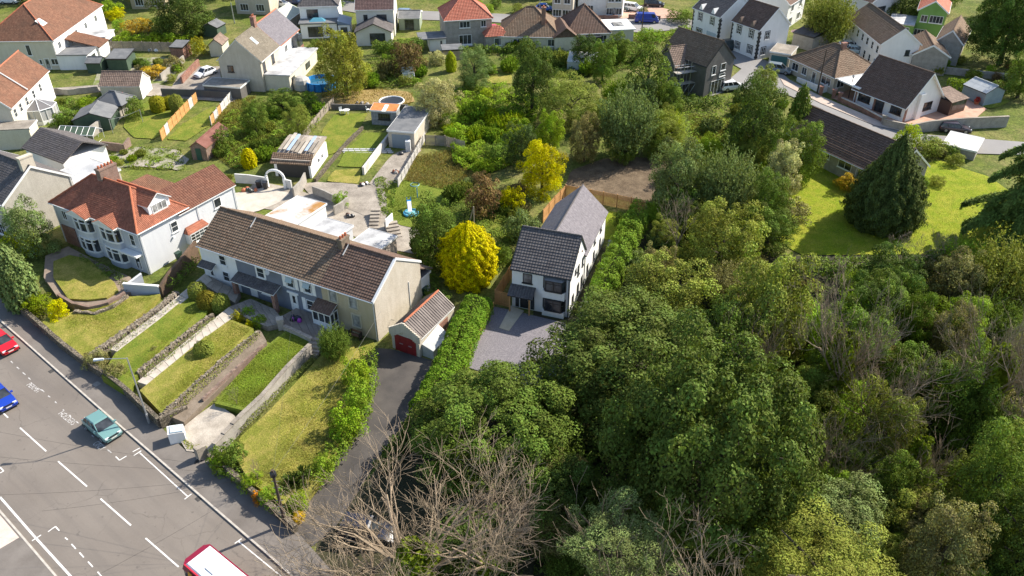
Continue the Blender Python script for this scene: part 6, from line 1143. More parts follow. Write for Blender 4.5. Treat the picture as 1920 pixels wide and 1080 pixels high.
for i in range(26):
    x, y = rr.choice([(rr.uniform(1120, 1260), rr.uniform(170, 285)), (rr.uniform(1240, 1425), rr.uniform(250, 440)), (rr.uniform(1170, 1420), rr.uniform(380, 500))]); w_ = rr.uniform(45, 85)
    cc = rr.choice(['md', 'ol', 'gg', 'ol', 'la', 'br']); T(rr.choice(['rnd', 'fine', 'wil']), x-w_/2, y-w_*.5, x+w_/2, y+w_*.4, cc, autolab(x, y, w_, cc, 'scrub tree'), group='self-sown scrub trees')
for i in range(22):
    x = -40+2000*i/21+rr.uniform(-25, 25); w_ = rr.uniform(60, 110); y = rr.uniform(-62, -42) if x < 1380 else rr.uniform(-45, -12); cc = rr.choice(['dk', 'md']); T('rnd', x-w_/2, y-w_*.4, x+w_/2, y+w_*.4, cc, autolab(x, y, w_, cc, 'belt tree'), group='tree belt beyond the houses')
# brambles on the overgrown plot
def inpoly(x, y, P):
    c = False
    for (a, b), (d, e) in zip(P, P[1:]+P[:1]):
        if (b > y) != (e > y) and x < (d-a)*(y-b)/(e-b)+a: c = not c
    return c
def scatter_shrubs(n, P, sps, cols, lab, grp, w0, w1, name='shrub', flat=.42):
    kind = 'bramble' if 'bramble' in lab else ('garden shrub' if 'garden' in lab or 'border' in lab else 'wild shrub')
    xs, ys = [p[0] for p in P], [p[1] for p in P]; k = 0
    while k < n:
        x, y = rr.uniform(min(xs), max(xs)), rr.uniform(min(ys), max(ys))
        if not inpoly(x, y, P): continue
        w_ = rr.uniform(w0, w1); cc = rr.choice(cols); S(rr.choice(sps), x-w_/2, y-w_*flat, x+w_/2, y+w_*flat*.7, cc, autolab(x, y, w_, cc, kind), group=grp, name=name); k += 1
scatter_shrubs(26, [(838, 175), (940, 165), (1010, 190), (990, 230), (950, 300), (900, 330), (850, 300), (840, 230)], ['brm', 'brm', 'shr'], ['br', 'br', 'la', 'lm', 'md'], 'bright green bramble mound on the overgrown plot', 'brambles on the overgrown plot', 30, 56)
scatter_shrubs(24, [(1135, 180), (1440, 180), (1455, 300), (1440, 440), (1300, 500), (1190, 490), (1230, 385), (1270, 290), (1140, 270)], ['brm', 'shr'], ['ol', 'gg', 'md', 'bn', 'la'], 'rough shrub filling the scrub between cleared earth and yellow lawn', 'scrub shrubs', 26, 56)
scatter_shrubs(24, [(1180, 410), (1440, 490), (1500, 525), (1920, 530), (1920, 560), (1500, 560), (1350, 600), (1190, 600), (1150, 520)], ['brm', 'shr'], ['ol', 'md', 'bn', 'dk', 'gg'], 'tangled shrub along the upper edge of the wood', 'shrubs at the wood edge', 36, 70)
scatter_shrubs(16, [(840, 330), (960, 330), (1020, 400), (960, 480), (930, 470), (880, 410), (830, 380)], ['shr', 'brm'], ['md', 'gg', 'rd', 'ol', 'bn'], 'garden shrub in the overgrown border left of the white house', 'border shrubs left of the white house', 26, 48)
scatter_shrubs(10, [(420, 190), (600, 180), (600, 205), (510, 300), (430, 320), (400, 280)], ['brm', 'shr'], ['ol', 'md', 'la', 'br'], 'wild shrub in the rough garden left of the board fence', 'wild shrubs in the rough garden', 22, 42)
scatter_shrubs(10, [(700, 110), (800, 110), (780, 165), (640, 168), (690, 140)], ['shr', 'brm'], ['md', 'ol', 'bn', 'la'], 'shrub in the border between maple and cream-blossomed tree', 'border shrubs by the maple', 18, 34)
scatter_shrubs(8, [(860, 110), (960, 110), (960, 160), (870, 165)], ['shr', 'brm'], ['md', 'dk', 'ol', 'la'], 'shrub in the far garden behind the bramble plot', 'far garden shrubs', 20, 38)
scatter_shrubs(8, [(1560, 60), (1620, 70), (1610, 110), (1530, 90)], ['shr'], ['md', 'ol', 'la'], 'shrub in the garden right of the fine-leaved willow', 'shrubs by the long white house', 14, 28)
scatter_shrubs(14, [(1760, 110), (1900, 100), (1915, 160), (1830, 160), (1750, 140)], ['shr', 'brm'], ['md', 'ol', 'rd', 'la', 'dk'], 'garden shrub on the slope behind the white bungalow', 'shrubs behind the white bungalow', 14, 30)
scatter_shrubs(6, [(1720, 260), (1800, 290), (1790, 320), (1730, 300)], ['shr'], ['ol', 'md', 'bn'], 'rounded shrub between lawn and car park', 'shrubs beside the upper lawn', 24, 42)
# individual shrubs
for sp, b, col, lab in (
    ('shr', (936, 345, 985, 402), 'ye', 'small golden bush below the yellow maple'), ('shr', (868, 332, 945, 412), 'rd', 'reddish-brown mottled bush left of the small golden bush'), ('shr', (935, 385, 1012, 470), 'gg', 'mottled bush against the rear wing of the white house'),
    ('shr', (18, 425, 82, 492), 'lm', 'lime bush under the stone house wall'), ('cyp', (14, 458, 82, 578), 'gg', 'tall grey-olive evergreen inside the road wall'), ('shr', (45, 545, 108, 592), (.16, .20, .015), 'low lime bush beside the garden gate'), ('shr', (93, 554, 142, 610), 'ye', 'round golden bush on the corner of the first lawn'),
    ('shr', (-14, 465, 30, 545), 'br', 'green bush at the left edge above the pavement'), ('shr', (158, 652, 208, 695), 'bn', 'clipped brownish hedge bush on the road wall, left half'), ('shr', (190, 672, 244, 716), 'bn', 'clipped brownish hedge bush on the road wall, right half'),
    ('top', (367, 638, 406, 676), 'ol', 'round olive bush on the third lawn'), ('shr', (281, 645, 302, 672), 'bn', 'small upright brownish bush on the second lawn'), ('shr', (254, 613, 286, 634), 'md', 'low green bush at the edge of the first path'),
    ('shr', (632, 660, 706, 740), 'br', 'bright garden bush at the top of the tarmac drive'), ('shr', (640, 705, 708, 785), 'la', 'bright garden bush halfway down the tarmac drive'), ('shr', (616, 755, 692, 835), 'br', 'bright garden bush where the dry lawn narrows'), ('wil', (600, 598, 662, 690), (.14, .20, .04), 'ferny young tree in front of the glazed porch'),
    ('shr', (588, 845, 640, 905), 'la', 'bush at the lower right of the dry lawn'), ('shr', (402, 822, 468, 888), 'md', 'leafy bush at the road corner of the dry lawn'), ('shr', (395, 845, 440, 890), 'br', 'ivy bush over the end of the road wall'), ('plm', (525, 880, 575, 930), 'dk', 'spiky dark palm plant beside the telegraph pole'), ('plm', (548, 868, 600, 920), 'dk', 'second spiky palm plant nearer the drive'),
    ('shr', (536, 920, 590, 968), 'br', 'bright bush at the foot of the telegraph pole'), ('shr', (487, 905, 535, 950), 'la', 'low bush between the orange flowers and the pole'), ('shr', (450, 880, 500, 925), 'br', 'low bush along the road wall'),
    ('top', (357, 528, 392, 566), 'ol', 'round clipped bush at the head of the first path'), ('top', (374, 545, 410, 585), (.20, .17, .03), 'yellowish clipped topiary left of the white house patio'), ('top', (398, 550, 434, 585), 'ol', 'clipped block bush beside the yellowish topiary'),
    ('shr', (435, 578, 462, 606), 'gd', 'yellow-flowering plant in the patio bed'), ('shr', (456, 572, 482, 598), 'la', 'green plant in the patio bed'), ('shr', (472, 588, 505, 614), 'br', 'leafy plant at the corner of the patio bed'), ('shr', (460, 596, 478, 616), 'ye', 'small golden plant in the patio bed'),
    ('shr', (236, 178, 278, 228), 'md', 'large round clipped bush on the rear lawn'), ('top', (284, 180, 313, 210), 'gd', 'left golden lollipop topiary on the rear lawn'), ('top', (308, 180, 332, 204), 'gd', 'right golden lollipop topiary on the rear lawn'), ('top', (322, 178, 348, 214), 'ol', 'green topiary behind the golden ones'),
    ('shr', (198, 15, 240, 40), 'ye', 'golden bush by the tan cottage'), ('shr', (180, 2, 235, 36), 'br', 'green bush left of the golden one at the top edge'), ('shr', (232, 36, 290, 62), 'or_', 'orange-tinged bush below the tan cottage'), ('shr', (280, 30, 330, 58), 'md', 'dark bush right of the orange-tinged one'), ('shr', (345, 45, 385, 72), 'md', 'dark bush beside the felt shed'),
    ('shr', (358, 68, 394, 108), 'gd', 'yellow-brown bush by the brick store'), ('shr', (262, 122, 314, 146), 'or_', 'orange hedge bush behind the green sheds'), ('shr', (303, 104, 348, 134), 'bn', 'brown bush above the block wall'),
    ('cyp', (454, 278, 484, 314), 'ye', 'small golden conifer in the rough garden'), ('shr', (400, 234, 443, 288), 'md', 'dark bush beside the brick shed'), ('cyp', (835, 98, 857, 134), 'lm', 'small lime conifer behind the cream-blossomed tree'), ('shr', (735, 80, 802, 142), 'rd', 'dark red-brown bush right of the maple'), ('shr', (798, 94, 838, 122), 'cr', 'cream-flowering bush in the far border'),
    ('brm', (708, 104, 742, 150), 'bn', 'greyish twiggy bush right of the maple'), ('shr', (575, 74, 612, 112), 'md', 'bush beside the brick bay'), ('brm', (768, 428, 816, 490), (.13, .15, .04), 'arching ornamental grass below the big green bush'), ('shr', (1144, 390, 1180, 434), 'md', 'round bush at the end of the clipped conifer row'),
    ('shr', (1558, 322, 1606, 360), 'or_', 'orange-tipped bush against the long bungalow'), ('shr', (1670, 234, 1724, 282), 'lm', 'bright lime bush behind the long bungalow'), ('shr', (1708, 258, 1772, 298), 'ol', 'spreading olive bush right of the lime one'), ('shr', (1713, 328, 1741, 354), 'md', 'small round bush at the end of the long bungalow'), ('shr', (1740, 328, 1772, 350), 'ol', 'low bush in the small bed on the lawn'),
    ('shr', (1450, 372, 1522, 424), 'bn', 'brown bush jutting onto the yellow lawn'), ('shr', (625, 358, 660, 388), 'la', 'bush growing on the block yard wall'), ('shr', (552, 195, 580, 225), 'ol', 'pale bush at the head of the rear lawn'), ('shr', (790, 540, 850, 580), 'md', 'bush under the golden conifer'), ('shr', (925, 440, 965, 520), 'md', 'leafy bush left of the white house front'),
    ('shr', (300, 600, 322, 612), 'la', 'tiny plant on the first stone wall'), ('shr', (100, 205, 150, 240), 'md', 'vegetable bed plants beside the wide green shed'), ('shr', (145, 180, 190, 206), 'br', 'leafy plants under the cream garden building'), ('shr', (1245, 22, 1300, 40), 'md', 'hedge bush at the quoined houses'), ('shr', (1455, 28, 1480, 52), 'md', 'bush between the quoined houses and the willow'),
    ('shr', (1010, 55, 1050, 80), 'br', 'bush between the two brown bungalows'), ('shr', (1195, 58, 1250, 76), 'la', 'low verge bush beside the back street'), ('shr', (190, 507, 216, 526), 'md', 'small dark bush by the semi-detached steps')):
    S(sp, *b, col, lab)
# hedges: one mass of leaves each
def hedge(label, pts, wd, ht, leaf, col, dens=26, rough=.13, name='hedge', upr=.3):
    w_ = pline(pts); c = w_[0].copy(); rng = np.random.default_rng(len(label)); P, N = [], []
    for a, b in zip(w_, w_[1:]):
        L = (b-a).length; d = (b-a).normalized(); s = Vector((-d.y, d.x, 0)); n = int(dens*2.4*L*(wd+2*ht)); t = rng.uniform(-.02, 1.02, n); ang = rng.uniform(.02, math.pi-.02, n); ca, sa = np.cos(ang), np.sin(ang)
        k = (1+rough*(np.sin(t*L*2.1)+np.sin(t*L*4.7+ang*3)+rng.normal(0, .5, n)))*np.where(rng.random(n) < .75, 1, rng.uniform(.55, .95, n)); x = np.sign(ca)*np.abs(ca)**.6*wd/2*k; z = sa**.5*ht*k
        p = np.array(a-c)[None]+np.array(b-a)[None]*t[:, None]+np.array(s)[None]*x[:, None]; p[:, 2] += z; P.append(p); N.append(np.array(s)[None]*ca[:, None]+np.array([0, 0, 1])*sa[:, None])
    me = leafmesh('hedge', np.concatenate(P), np.concatenate(N), leaf, .6, rng, along=None if not upr else np.tile([0, 0, 1.0], (sum(map(len, P)), 1))*upr)
    o = link(name, me, None, c); cc = GREENS[col] if isinstance(col, str) else col; o.color = (*cc, 1); return tag(o, label, 'hedge')
hedge('bright feathery conifer hedge between the old garage and the gravel drive', [(898, 588), (870, 640), (852, 690), (830, 735), (800, 790)], 3.2, 2.4, .20, (.160, .262, .034), 56, .03)
hedge('row of clipped conifers along the right side of the white house', [(1205, 412), (1180, 450), (1158, 500), (1135, 550), (1118, 600)], 2.8, 2.6, .2, (.20, .30, .045), 50, .10)
hedge('long hedge on top of the board fence in the top-left garden', [(195, 84), (262, 84), (352, 84)], 2.6, 1.6, .3, 'br', 12)
hedge('dark clipped hedge below the cream house garden room', [(700, 105), (745, 103), (792, 98)], 2.4, 2.6, .3, 'md', 12, .05)
hedge('thin hedge between the far garden and the bungalows', [(868, 105), (920, 100), (972, 100)], 1.4, 1.4, .3, 'md', 12)
hedge('clipped golden-topped hedge behind the white bungalow', [(1775, 168), (1800, 170), (1822, 172)], 2.2, 1.9, .25, 'br', 14, .03)
hedge('clipped green hedge right of the blue-grey shed', [(1858, 172), (1882, 178), (1908, 186)], 2.2, 2.0, .25, 'md', 14, .03)
hedge('ivy over the mossy brick retaining wall', [(320, 548, .3), (346, 520, .3), (372, 492, .4)], .9, 1.0, .16, 'md', 26, .25)
hedge('dark laurel hedge in front of the scaffolded house', [(1240, 205), (1290, 203), (1345, 201)], 2.6, 1.6, .3, 'dk', 12)
hedge('long rough hedge between the yellow lawn and the wood', [(1465, 512), (1600, 512), (1720, 512), (1810, 518), (1960, 515)], 2.6, 1.6, .26, 'md', 16, .18)
hedge('garden hedge along the drive side of the dry lawn', [(692, 672), (692, 728), (674, 798), (634, 856), (588, 918)], 1.5, 1.3, .18, (.17, .24, .036), 28, .2)
hedge('ivy along the top of the road wall below the dry lawn', [(400, 868), (450, 905), (500, 945), (548, 980)], 1.0, .9, .15, (.15, .21, .035), 28, .25)
hedge('overgrown bank between terrace gable and golden conifer', [(800, 500), (805, 540), (812, 580)], 1.8, .9, .2, 'md', 20, .2)
hedge('leafy bank where the hedge meets the big round sycamore', [(785, 800), (752, 845), (715, 890)], 1.6, 1.2, .25, (.085, .135, .022), 20, .2)
hedge('ivy-grown verge in front of the back street', [(1165, 72), (1200, 72), (1240, 74), (1290, 56)], 1.6, 1.0, .3, 'la', 12)
# rough grass
def meadow(label, P, n, hgt, col, leaf=.3):
    xs, ys = [p[0] for p in P], [p[1] for p in P]; c = G(sum(xs)/len(xs), sum(ys)/len(ys)); pts = []
    while len(pts) < n:
        x, y = rr.uniform(min(xs), max(xs)), rr.uniform(min(ys), max(ys))
        if inpoly(x, y, P): pts.append(G(x, y)-c)
    rng = np.random.default_rng(n); p = np.array(pts); k = hgt*rng.uniform(.4, 1.0, n)*(1+.35*np.sin(p[:, 0]*.9)*np.sin(p[:, 1]*.7)); p[:, 2] += k*.45
    o = link('grass', leafmesh('grass', p, rng.normal(0, 1, (n, 3))*np.array([1, 1, .3]), leaf, .22, rng, along=np.tile([0, 0, 1.0], (n, 1)), spread=.3), None, c); o.color = (*col, 1); return tag(o, label, 'grass', None, 'stuff')
meadow('tall straw-coloured grass below the grey board fence', [(775, 295), (860, 280), (895, 320), (870, 365), (800, 350), (760, 340)], 9000, .7, (.27, .22, .08))
meadow('rough grass in the wild garden', [(420, 210), (520, 250), (590, 230), (500, 300), (440, 320), (395, 290)], 9000, .6, (.19, .19, .05))
meadow('rough grass on the upper strip', [(395, 215), (440, 190), (480, 180), (470, 215), (400, 260)], 4000, .6, (.24, .21, .06))
meadow('rough grass in the scrub clearing', [(1290, 215), (1390, 225), (1380, 280), (1300, 285)], 6000, .6, (.21, .20, .05))
meadow('dry grass on the earth strip by the pool', [(600, 172), (700, 165), (775, 175), (770, 200), (610, 200)], 4500, .4, (.28, .21, .06))
meadow('rough grass around the paddling pool', [(730, 340), (770, 338), (800, 400), (740, 420)], 5000, .35, (.15, .20, .03), .2)
meadow('leafy rough ground under the golden maple', [(880, 410), (960, 405), (960, 500), (880, 470)], 3000, .3, (.10, .14, .03), .2)
def cover(label, P, n, hgt, col, leaf=.24, h0=0.0):
    xs, ys = [p[0] for p in P], [p[1] for p in P]; c = G(sum(xs)/len(xs), sum(ys)/len(ys), h0); pts = []
    while len(pts) < n:
        x, y = rr.uniform(min(xs), max(xs)), rr.uniform(min(ys), max(ys))
        if inpoly(x, y, P): pts.append(G(x, y, h0)-c)
    rng = np.random.default_rng(n+1); p = np.array(pts); k = np.abs(np.sin(p[:, 0]*1.1+.6*np.sin(p[:, 1]*1.7))*np.cos(p[:, 1]*.9+np.sin(p[:, 0]*1.3))); p[:, 2] += hgt*(.15+.85*k)*rng.uniform(.55, 1.0, n)
    o = link('undergrowth', leafmesh('undergrowth', p, np.tile([0, 0, 1.0], (n, 1)), leaf, .65, rng, spread=.6, tone=(k-.4)*.3), None, c); o.color = (*col, 1); return tag(o, label, 'undergrowth', None, 'stuff')
cover('low bramble leaves covering the overgrown plot', [(838, 172), (940, 160), (1015, 190), (1000, 250), (960, 310), (900, 335), (850, 310), (838, 240)], 34000, 1.3, (.26, .355, .045))
cover('low leafy growth among the scrub trees', [(1130, 180), (1440, 180), (1500, 300), (1480, 440), (1300, 500), (1190, 490), (1290, 380), (1300, 300), (1140, 250)], 26000, 1.0, (.24, .31, .055))
cover('ivy and weeds on the floor of the wood', [(1160, 540), (1480, 500), (1940, 520), (1960, 1080), (1000, 1080), (1000, 760)], 32000, .8, (.13, .18, .045), .32)
cover('weeds and low plants on the rough track', [(180, 300), (250, 275), (340, 280), (350, 320), (250, 318)], 2500, .4, (.17, .22, .04), .25)
cover('low plants in the plots below the cream garden building', [(60, 195), (170, 185), (255, 175), (240, 200), (175, 240), (90, 240)], 6000, .8, (.15, .21, .04), .3)
cover('low garden plants between the bungalow gardens', [(930, 90), (1060, 85), (1180, 80), (1230, 90), (1180, 130), (1080, 150), (950, 130)], 12000, .9, (.14, .20, .04), .34)
cover('bright weeds and bramble in the wild garden left of the board fence', [(425, 215), (520, 190), (600, 200), (600, 235), (520, 300), (440, 320), (400, 280)], 14000, .8, (.20, .27, .045), .22)
cover('overgrown garden between maple and cream-blossomed tree', [(690, 115), (800, 110), (790, 165), (650, 168)], 6000, .9, (.17, .22, .045), .3)
cover('weeds along the yard and play lawn', [(700, 330), (745, 340), (735, 420), (715, 400)], 3000, .5, (.17, .23, .045), .18)
cover('weeds and flowers along the earth path', [(312, 776), (372, 716), (432, 662), (480, 622), (492, 630), (440, 676), (380, 732), (322, 786)], 1500, .35, (.24, .26, .06), .12, .75)
cover('weeds along the loose stone wall', [(172, 672), (250, 618), (305, 580), (338, 552), (346, 556), (300, 596), (215, 660)], 500, .2, (.17, .20, .05), .12, .8)
cover('border plants along the second stone wall', [(262, 702), (320, 656), (375, 610), (402, 592), (410, 598), (330, 662), (272, 710)], 700, .28, (.19, .23, .05), .12, .8)
cover('weeds at the foot of the stepped wall', [(448, 805), (500, 752), (545, 706), (588, 664), (600, 668), (555, 712), (510, 758), (460, 815)], 1500, .3, (.20, .22, .06), .12, .6)
cover('weeds creeping over the concrete pad', [(338, 818), (352, 842), (392, 848), (388, 838), (356, 830)], 350, .2, (.24, .26, .05), .12, .15)
cover('shrubby border round the oval lawn', [(150, 480), (220, 505), (250, 540), (238, 548), (210, 520), (150, 492)], 1200, .5, (.15, .19, .045), .14, .5)
cover('plants along the wall of the second bright lawn edge', [(405, 748), (445, 706), (492, 652), (500, 656), (455, 712), (414, 758)], 700, .25, (.22, .26, .05), .1, .6)
cover('leafy bank under the bushes beside the play lawn', [(780, 400), (880, 340), (960, 400), (960, 500), (880, 540), (800, 500)], 12000, .7, (.16, .21, .04), .2)
scatter_shrubs(12, [(60, 190), (170, 178), (260, 172), (250, 190), (180, 215), (110, 230), (70, 215)], ['shr', 'brm'], ['md', 'la', 'br', 'ol'], 'garden shrub in the plots below the cream garden building', 'plot shrubs at the left', 14, 26)
scatter_shrubs(12, [(200, 40), (400, 40), (400, 78), (200, 80)], ['shr'], ['md', 'br', 'la', 'ol', 'dk'], 'garden shrub above the long hedge', 'shrubs above the long hedge', 18, 38)
scatter_shrubs(8, [(250, 112), (345, 105), (345, 150), (260, 152)], ['shr', 'brm'], ['la', 'ol', 'bn', 'md'], 'garden shrub by the green sheds', 'shrubs by the green sheds', 14, 26)
scatter_shrubs(10, [(640, 86), (700, 88), (800, 88), (830, 100), (720, 112), (640, 105)], ['shr'], ['md', 'br', 'la'], 'garden shrub behind the far hedge', 'shrubs behind the far hedge', 14, 28)
scatter_shrubs(16, [(930, 75), (1060, 72), (1180, 70), (1240, 80), (1180, 130), (1080, 140), (950, 110)], ['shr', 'brm'], ['md', 'dk', 'la', 'ol', 'br'], 'garden shrub in the long gardens of the bungalows', 'shrubs in the bungalow gardens', 20, 40)
scatter_shrubs(10, [(560, -5), (1300, 10), (1300, 30), (560, 10)], ['shr'], ['md', 'br', 'la', 'ol'], 'front garden shrub along the back street', 'front garden shrubs on the back street', 16, 30)
scatter_shrubs(8, [(180, 270), (350, 300), (440, 330), (430, 345), (250, 322), (160, 300)], ['brm', 'shr'], ['la', 'br', 'ol'], 'wild shrub on the rough track behind the red roof', 'weeds on the rough track', 10, 22)
scatter_shrubs(8, [(1380, 185), (1470, 190), (1450, 215), (1360, 205)], ['shr', 'brm'], ['la', 'br', 'ol'], 'garden shrub below the side road', 'shrubs below the side road', 20, 36)
def blades(label, P, n, hgt, col, leaf, h0):
    xs, ys = [p[0] for p in P], [p[1] for p in P]; c = G(sum(xs)/len(xs), sum(ys)/len(ys), h0[0]); pts = []; y0, y1 = min(ys), max(ys)
    while len(pts) < n:
        x, y = rr.uniform(min(xs), max(xs)), rr.uniform(y0, y1)
        if inpoly(x, y, P): pts.append(G(x, y, lerp(h0[0], h0[1], (y-y0)/(y1-y0)))-c)
    rng = np.random.default_rng(n+7); p = np.array(pts); tn = np.clip(.35*np.sin(p[:, 0]*.8+np.sin(p[:, 1]*1.1)*1.3)*np.sin(p[:, 1]*.7+p[:, 0]*.2), -.3, .3); p[:, 2] += hgt*.35
    o = link('grass', leafmesh('grass', p, rng.normal(0, 1, (n, 3))*np.array([1, 1, .8]), leaf, .4, rng, along=np.tile([0, 0, .7], (n, 1))+rng.normal(0, .6, (n, 3)), spread=.4, tone=tn), None, c); o.color = (*col, 1); return tag(o, label, 'grass', None, 'stuff')
blades('short grass of the first lawn below the golden bush', [(95, 604), (140, 590), (235, 562), (292, 556), (215, 628), (160, 668), (120, 645)], 14000, .05, (.27, .285, .055), .085, (.62, .88))
blades('short grass of the second lawn between the pale paths', [(226, 664), (305, 600), (355, 560), (388, 570), (312, 645), (250, 708), (215, 690)], 14000, .06, (.25, .30, .05), .09, (.7, .9))
blades('short grass of the third lawn with the round olive bush', [(275, 730), (365, 655), (425, 600), (470, 618), (400, 685), (302, 768)], 13000, .05, (.29, .30, .055), .085, (.7, 1.0))
blades('short grass of the bright fourth lawn', [(412, 752), (442, 712), (492, 660), (536, 625), (576, 642), (520, 708), (464, 765)], 13000, .08, (.25, .31, .05), .10, (.6, .7))
blades('parched grass of the wide corner lawn', [(450, 848), (465, 815), (505, 778), (565, 715), (605, 675), (640, 660), (650, 710), (640, 780), (610, 870), (560, 935), (490, 900)], 26000, .06, (.35, .325, .085), .10, (.5, .95))
blades('fine grass of the yellow-green lawn beside the long bungalow', [(1490, 320), (1530, 305), (1600, 335), (1660, 370), (1730, 318), (1850, 335), (1940, 400), (1940, 470), (1500, 475), (1450, 430)], 22000, .07, (.31, .375, .014), .17, (.05, .05))
# ---------------------------------------------------------------- bare and dead trees
DT_ = [limb_tree(5, 11, 1.5, 4, 14, .20, 4, .12, .34, .70, (2, 3), .45, .007), limb_tree(8, 8, .95, 4, 8, .16, 4, .13, .36, .70, (2, 3), .7, .007), limb_tree(12, 6, .95, 3, 14, .10, 4, .14, .2, .70, (2, 3), .8, .008), limb_tree(21, 8, .55, 4, 5, .12, 3, .13, .4, .66, (2, 2), .5, .008)]
DM = [m.mesh('limbs', DEADB) for m in DT_]
def ivy_mesh(seed, H, r):
    rng = np.random.default_rng(seed); n = 5200; t = rng.random(n)**.8; a = rng.random(n)*6.28; q = r*(1.25-t*.8)*(1+.35*np.sin(a*3+t*9))*rng.uniform(.6, 1.1, n); P = np.stack([np.cos(a)*q, np.sin(a)*q, t*H], 1)
    return leafmesh('ivy', P, P*np.array([1, 1, 0])+np.array([0, 0, .3]), .17, .7, rng)
IVY = ivy_mesh(4, 4.2, .85); HN = (11, 8, 6, 8)
def dead(v, bx, by, H, sc_, label, rz=0, ivy=None, tilt=(0, 0), group=None):
    b = G(bx, by); b.z = gz(b.x, b.y); r = empty('dead_tree', label, 'tree', b, rz, group); s = H/HN[v]; r.scale = (s*sc_, s*sc_, s); r.rotation_euler = (tilt[0], tilt[1], rz); link('limbs', DM[v], r)
    if ivy: o = link('ivy', IVY, r); o.scale = (ivy, ivy, ivy); o.color = (.20, .255, .032, 1)
    return r
dead(0, 792, 1150, 12.5, 1.35, 'large dead tree with ivy-clad trunk spreading bare boughs over the drive', .4, 1.5)
dead(1, 915, 1120, 10.5, 1.2, 'second dead tree, bare trunk and pale boughs right of the ivy-clad one', 1.9, .8)
dead(2, 700, 1090, 6.5, 1.6, 'bare sprawling dead tree leaning low over the pavement', 2.6)
dead(2, 1158, 1165, 12.5, .75, 'small bare dead tree in front of the largest sycamore', .2)
dead(3, 1290, 1230, 12, 1.0, 'slender dead tree at the bottom edge', .9)
dead(1, 1545, 790, 13.5, .75, 'dead ash with ivy-clad trunk below the yellow lawn', .3, 1.4)
dead(1, 1620, 850, 10.5, 1.0, 'tangle of grey dead boughs right of the ivy-clad ash', 3.1)
dead(1, 1815, 820, 13.5, .8, 'dead tree with bright ivy column near the right edge', 1.3, 1.4)
dead(1, 1890, 870, 11.0, .9, 'brown bare tree at the right edge', 2.2)
dead(2, 1385, 740, 11.0, .75, 'reddish bare tree behind the broad sycamore', 1.1)
dead(3, 1262, 510, 9.5, .8, 'grey bare sapling behind the clipped conifer row', .3)
dead(3, 1680, 535, 6.5, 1.1, 'thin bare saplings against the yellow lawn', 2.0)
dead(3, 1745, 530, 6.0, .9, 'thin leaning bare sapling right of the others on the lawn edge', 1.0, tilt=(0, .25))
dead(2, 1690, 940, 9.0, .8, 'ivy spike with bare twigs in the lower right wood', .6, 1.1)
dead(2, 1550, 930, 8.5, .9, 'low grey dead boughs in the shade right of the largest sycamore', 4.0)
dead(3, 447, 768, 2.6, .7, 'cut-back bare little tree on the bright lawn', .4)
dead(3, 488, 915, 3.2, .6, 'bare little shrub tree above the orange flowers', 1.4)
# ---------------------------------------------------------------- walls and fences
HDG = math.radians(-37.2)
wallrun('garden_wall', 'dark stone retaining wall along the pavement below the first lawns', [(0, 552), (60, 602), (120, 655), (165, 690), (203, 714), (238, 741), (270, 772), (303, 803)], [1.0, 1.0, 1.0, 1.05, 1.05, 1.1, 1.2, 1.25], .4, STONED, seg=.7, rough=.07)
wallrun('garden_wall', 'mossy stone wall with ivy along the pavement below the dry lawn', [(396, 866), (430, 892), (480, 936), (520, 968), (556, 1000)], [1.0, 1.05, 1.0, .95, .9], .4, STONED, seg=.7, rough=.06)
wallrun('garden_wall', 'return of the stone wall beside the concrete pad', [(303, 803), (330, 786, .1), (352, 770, .3)], [1.25, 1.1, .6], .4, STONED, seg=.6, rough=.08)
def drystone(label, pts, hgt, n, wd, seed):
    """courses of loose stones, each one a part"""
    r = empty('stone_wall', label, 'wall', pline(pts)[0]); o0 = r.location.copy(); w_ = pline(pts); rg = random.Random(seed); ms = []
    for k in range(5):
        mb = MB(); q = [(math.cos(t)*rg.uniform(.75, 1.1), math.sin(t)*rg.uniform(.75, 1.1)) for t in [6.283*i/6 for i in range(6)]]; mb.hull([(x*.5, y*.5, -.45) for x, y in q], [(x*.42, y*.42, .4+rg.uniform(-.1, .1)) for x, y in q]); ms.append(mb.mesh('stone', mottle('wall_stone_%d' % k, [(.13, .105, .075), (.18, .15, .11), (.11, .09, .065), (.22, .185, .14), (.15, .125, .085)][k], [(.20, .165, .12), (.26, .22, .165), (.16, .135, .10), (.31, .265, .21), (.21, .175, .12)][k], 4, .9, 9, .4, .5)))
    L = [(w_[i+1]-w_[i]).length for i in range(len(w_)-1)]; tot = sum(L)
    for k in range(n):
        s_ = tot*(k+rg.random())/n; i = 0
        while i < len(L)-1 and s_ > L[i]: s_ -= L[i]; i += 1
        d = (w_[i+1]-w_[i]).normalized(); sd_ = Vector((-d.y, d.x, 0)); p = w_[i]+d*s_+sd_*rg.uniform(-wd/2, wd/2); z = hgt*rg.uniform(.35, 1.0); g_ = rg.uniform(.15, .31)
        o = link('stone', ms[rg.randrange(5)], r, p-o0+Vector((0, 0, z-.1)), rg.random()*6.28, (g_*1.25, g_, g_*.8)); o.rotation_euler.x = rg.uniform(-.3, .3)
    mb = MB()
    for i in range(len(L)):
        a, b = w_[i]-o0, w_[i+1]-o0; d = (b-a).normalized(); sd_ = Vector((-d.y, d.x, 0))*wd*.5; lo = Vector((0, 0, -.6)); up = Vector((0, 0, hgt*.62)); mb.hull([a-sd_+lo, b-sd_+lo, b+sd_+lo, a+sd_+lo], [a-sd_*.8+up, b-sd_*.8+up, b+sd_*.8+up, a+sd_*.8+up])
    mb.build('core', STONE, r); return r
drystone('loose stone wall between the first lawn and the first pale path', [(168, 668, .85), (245, 615, .8), (300, 575, .75), (332, 548, .7)], .22, 300, .7, 3)
drystone('stone garden wall beside the second pale path', [(258, 700, .95), (318, 652, .85), (372, 608, .8), (400, 590, .75)], .28, 190, .34, 5)
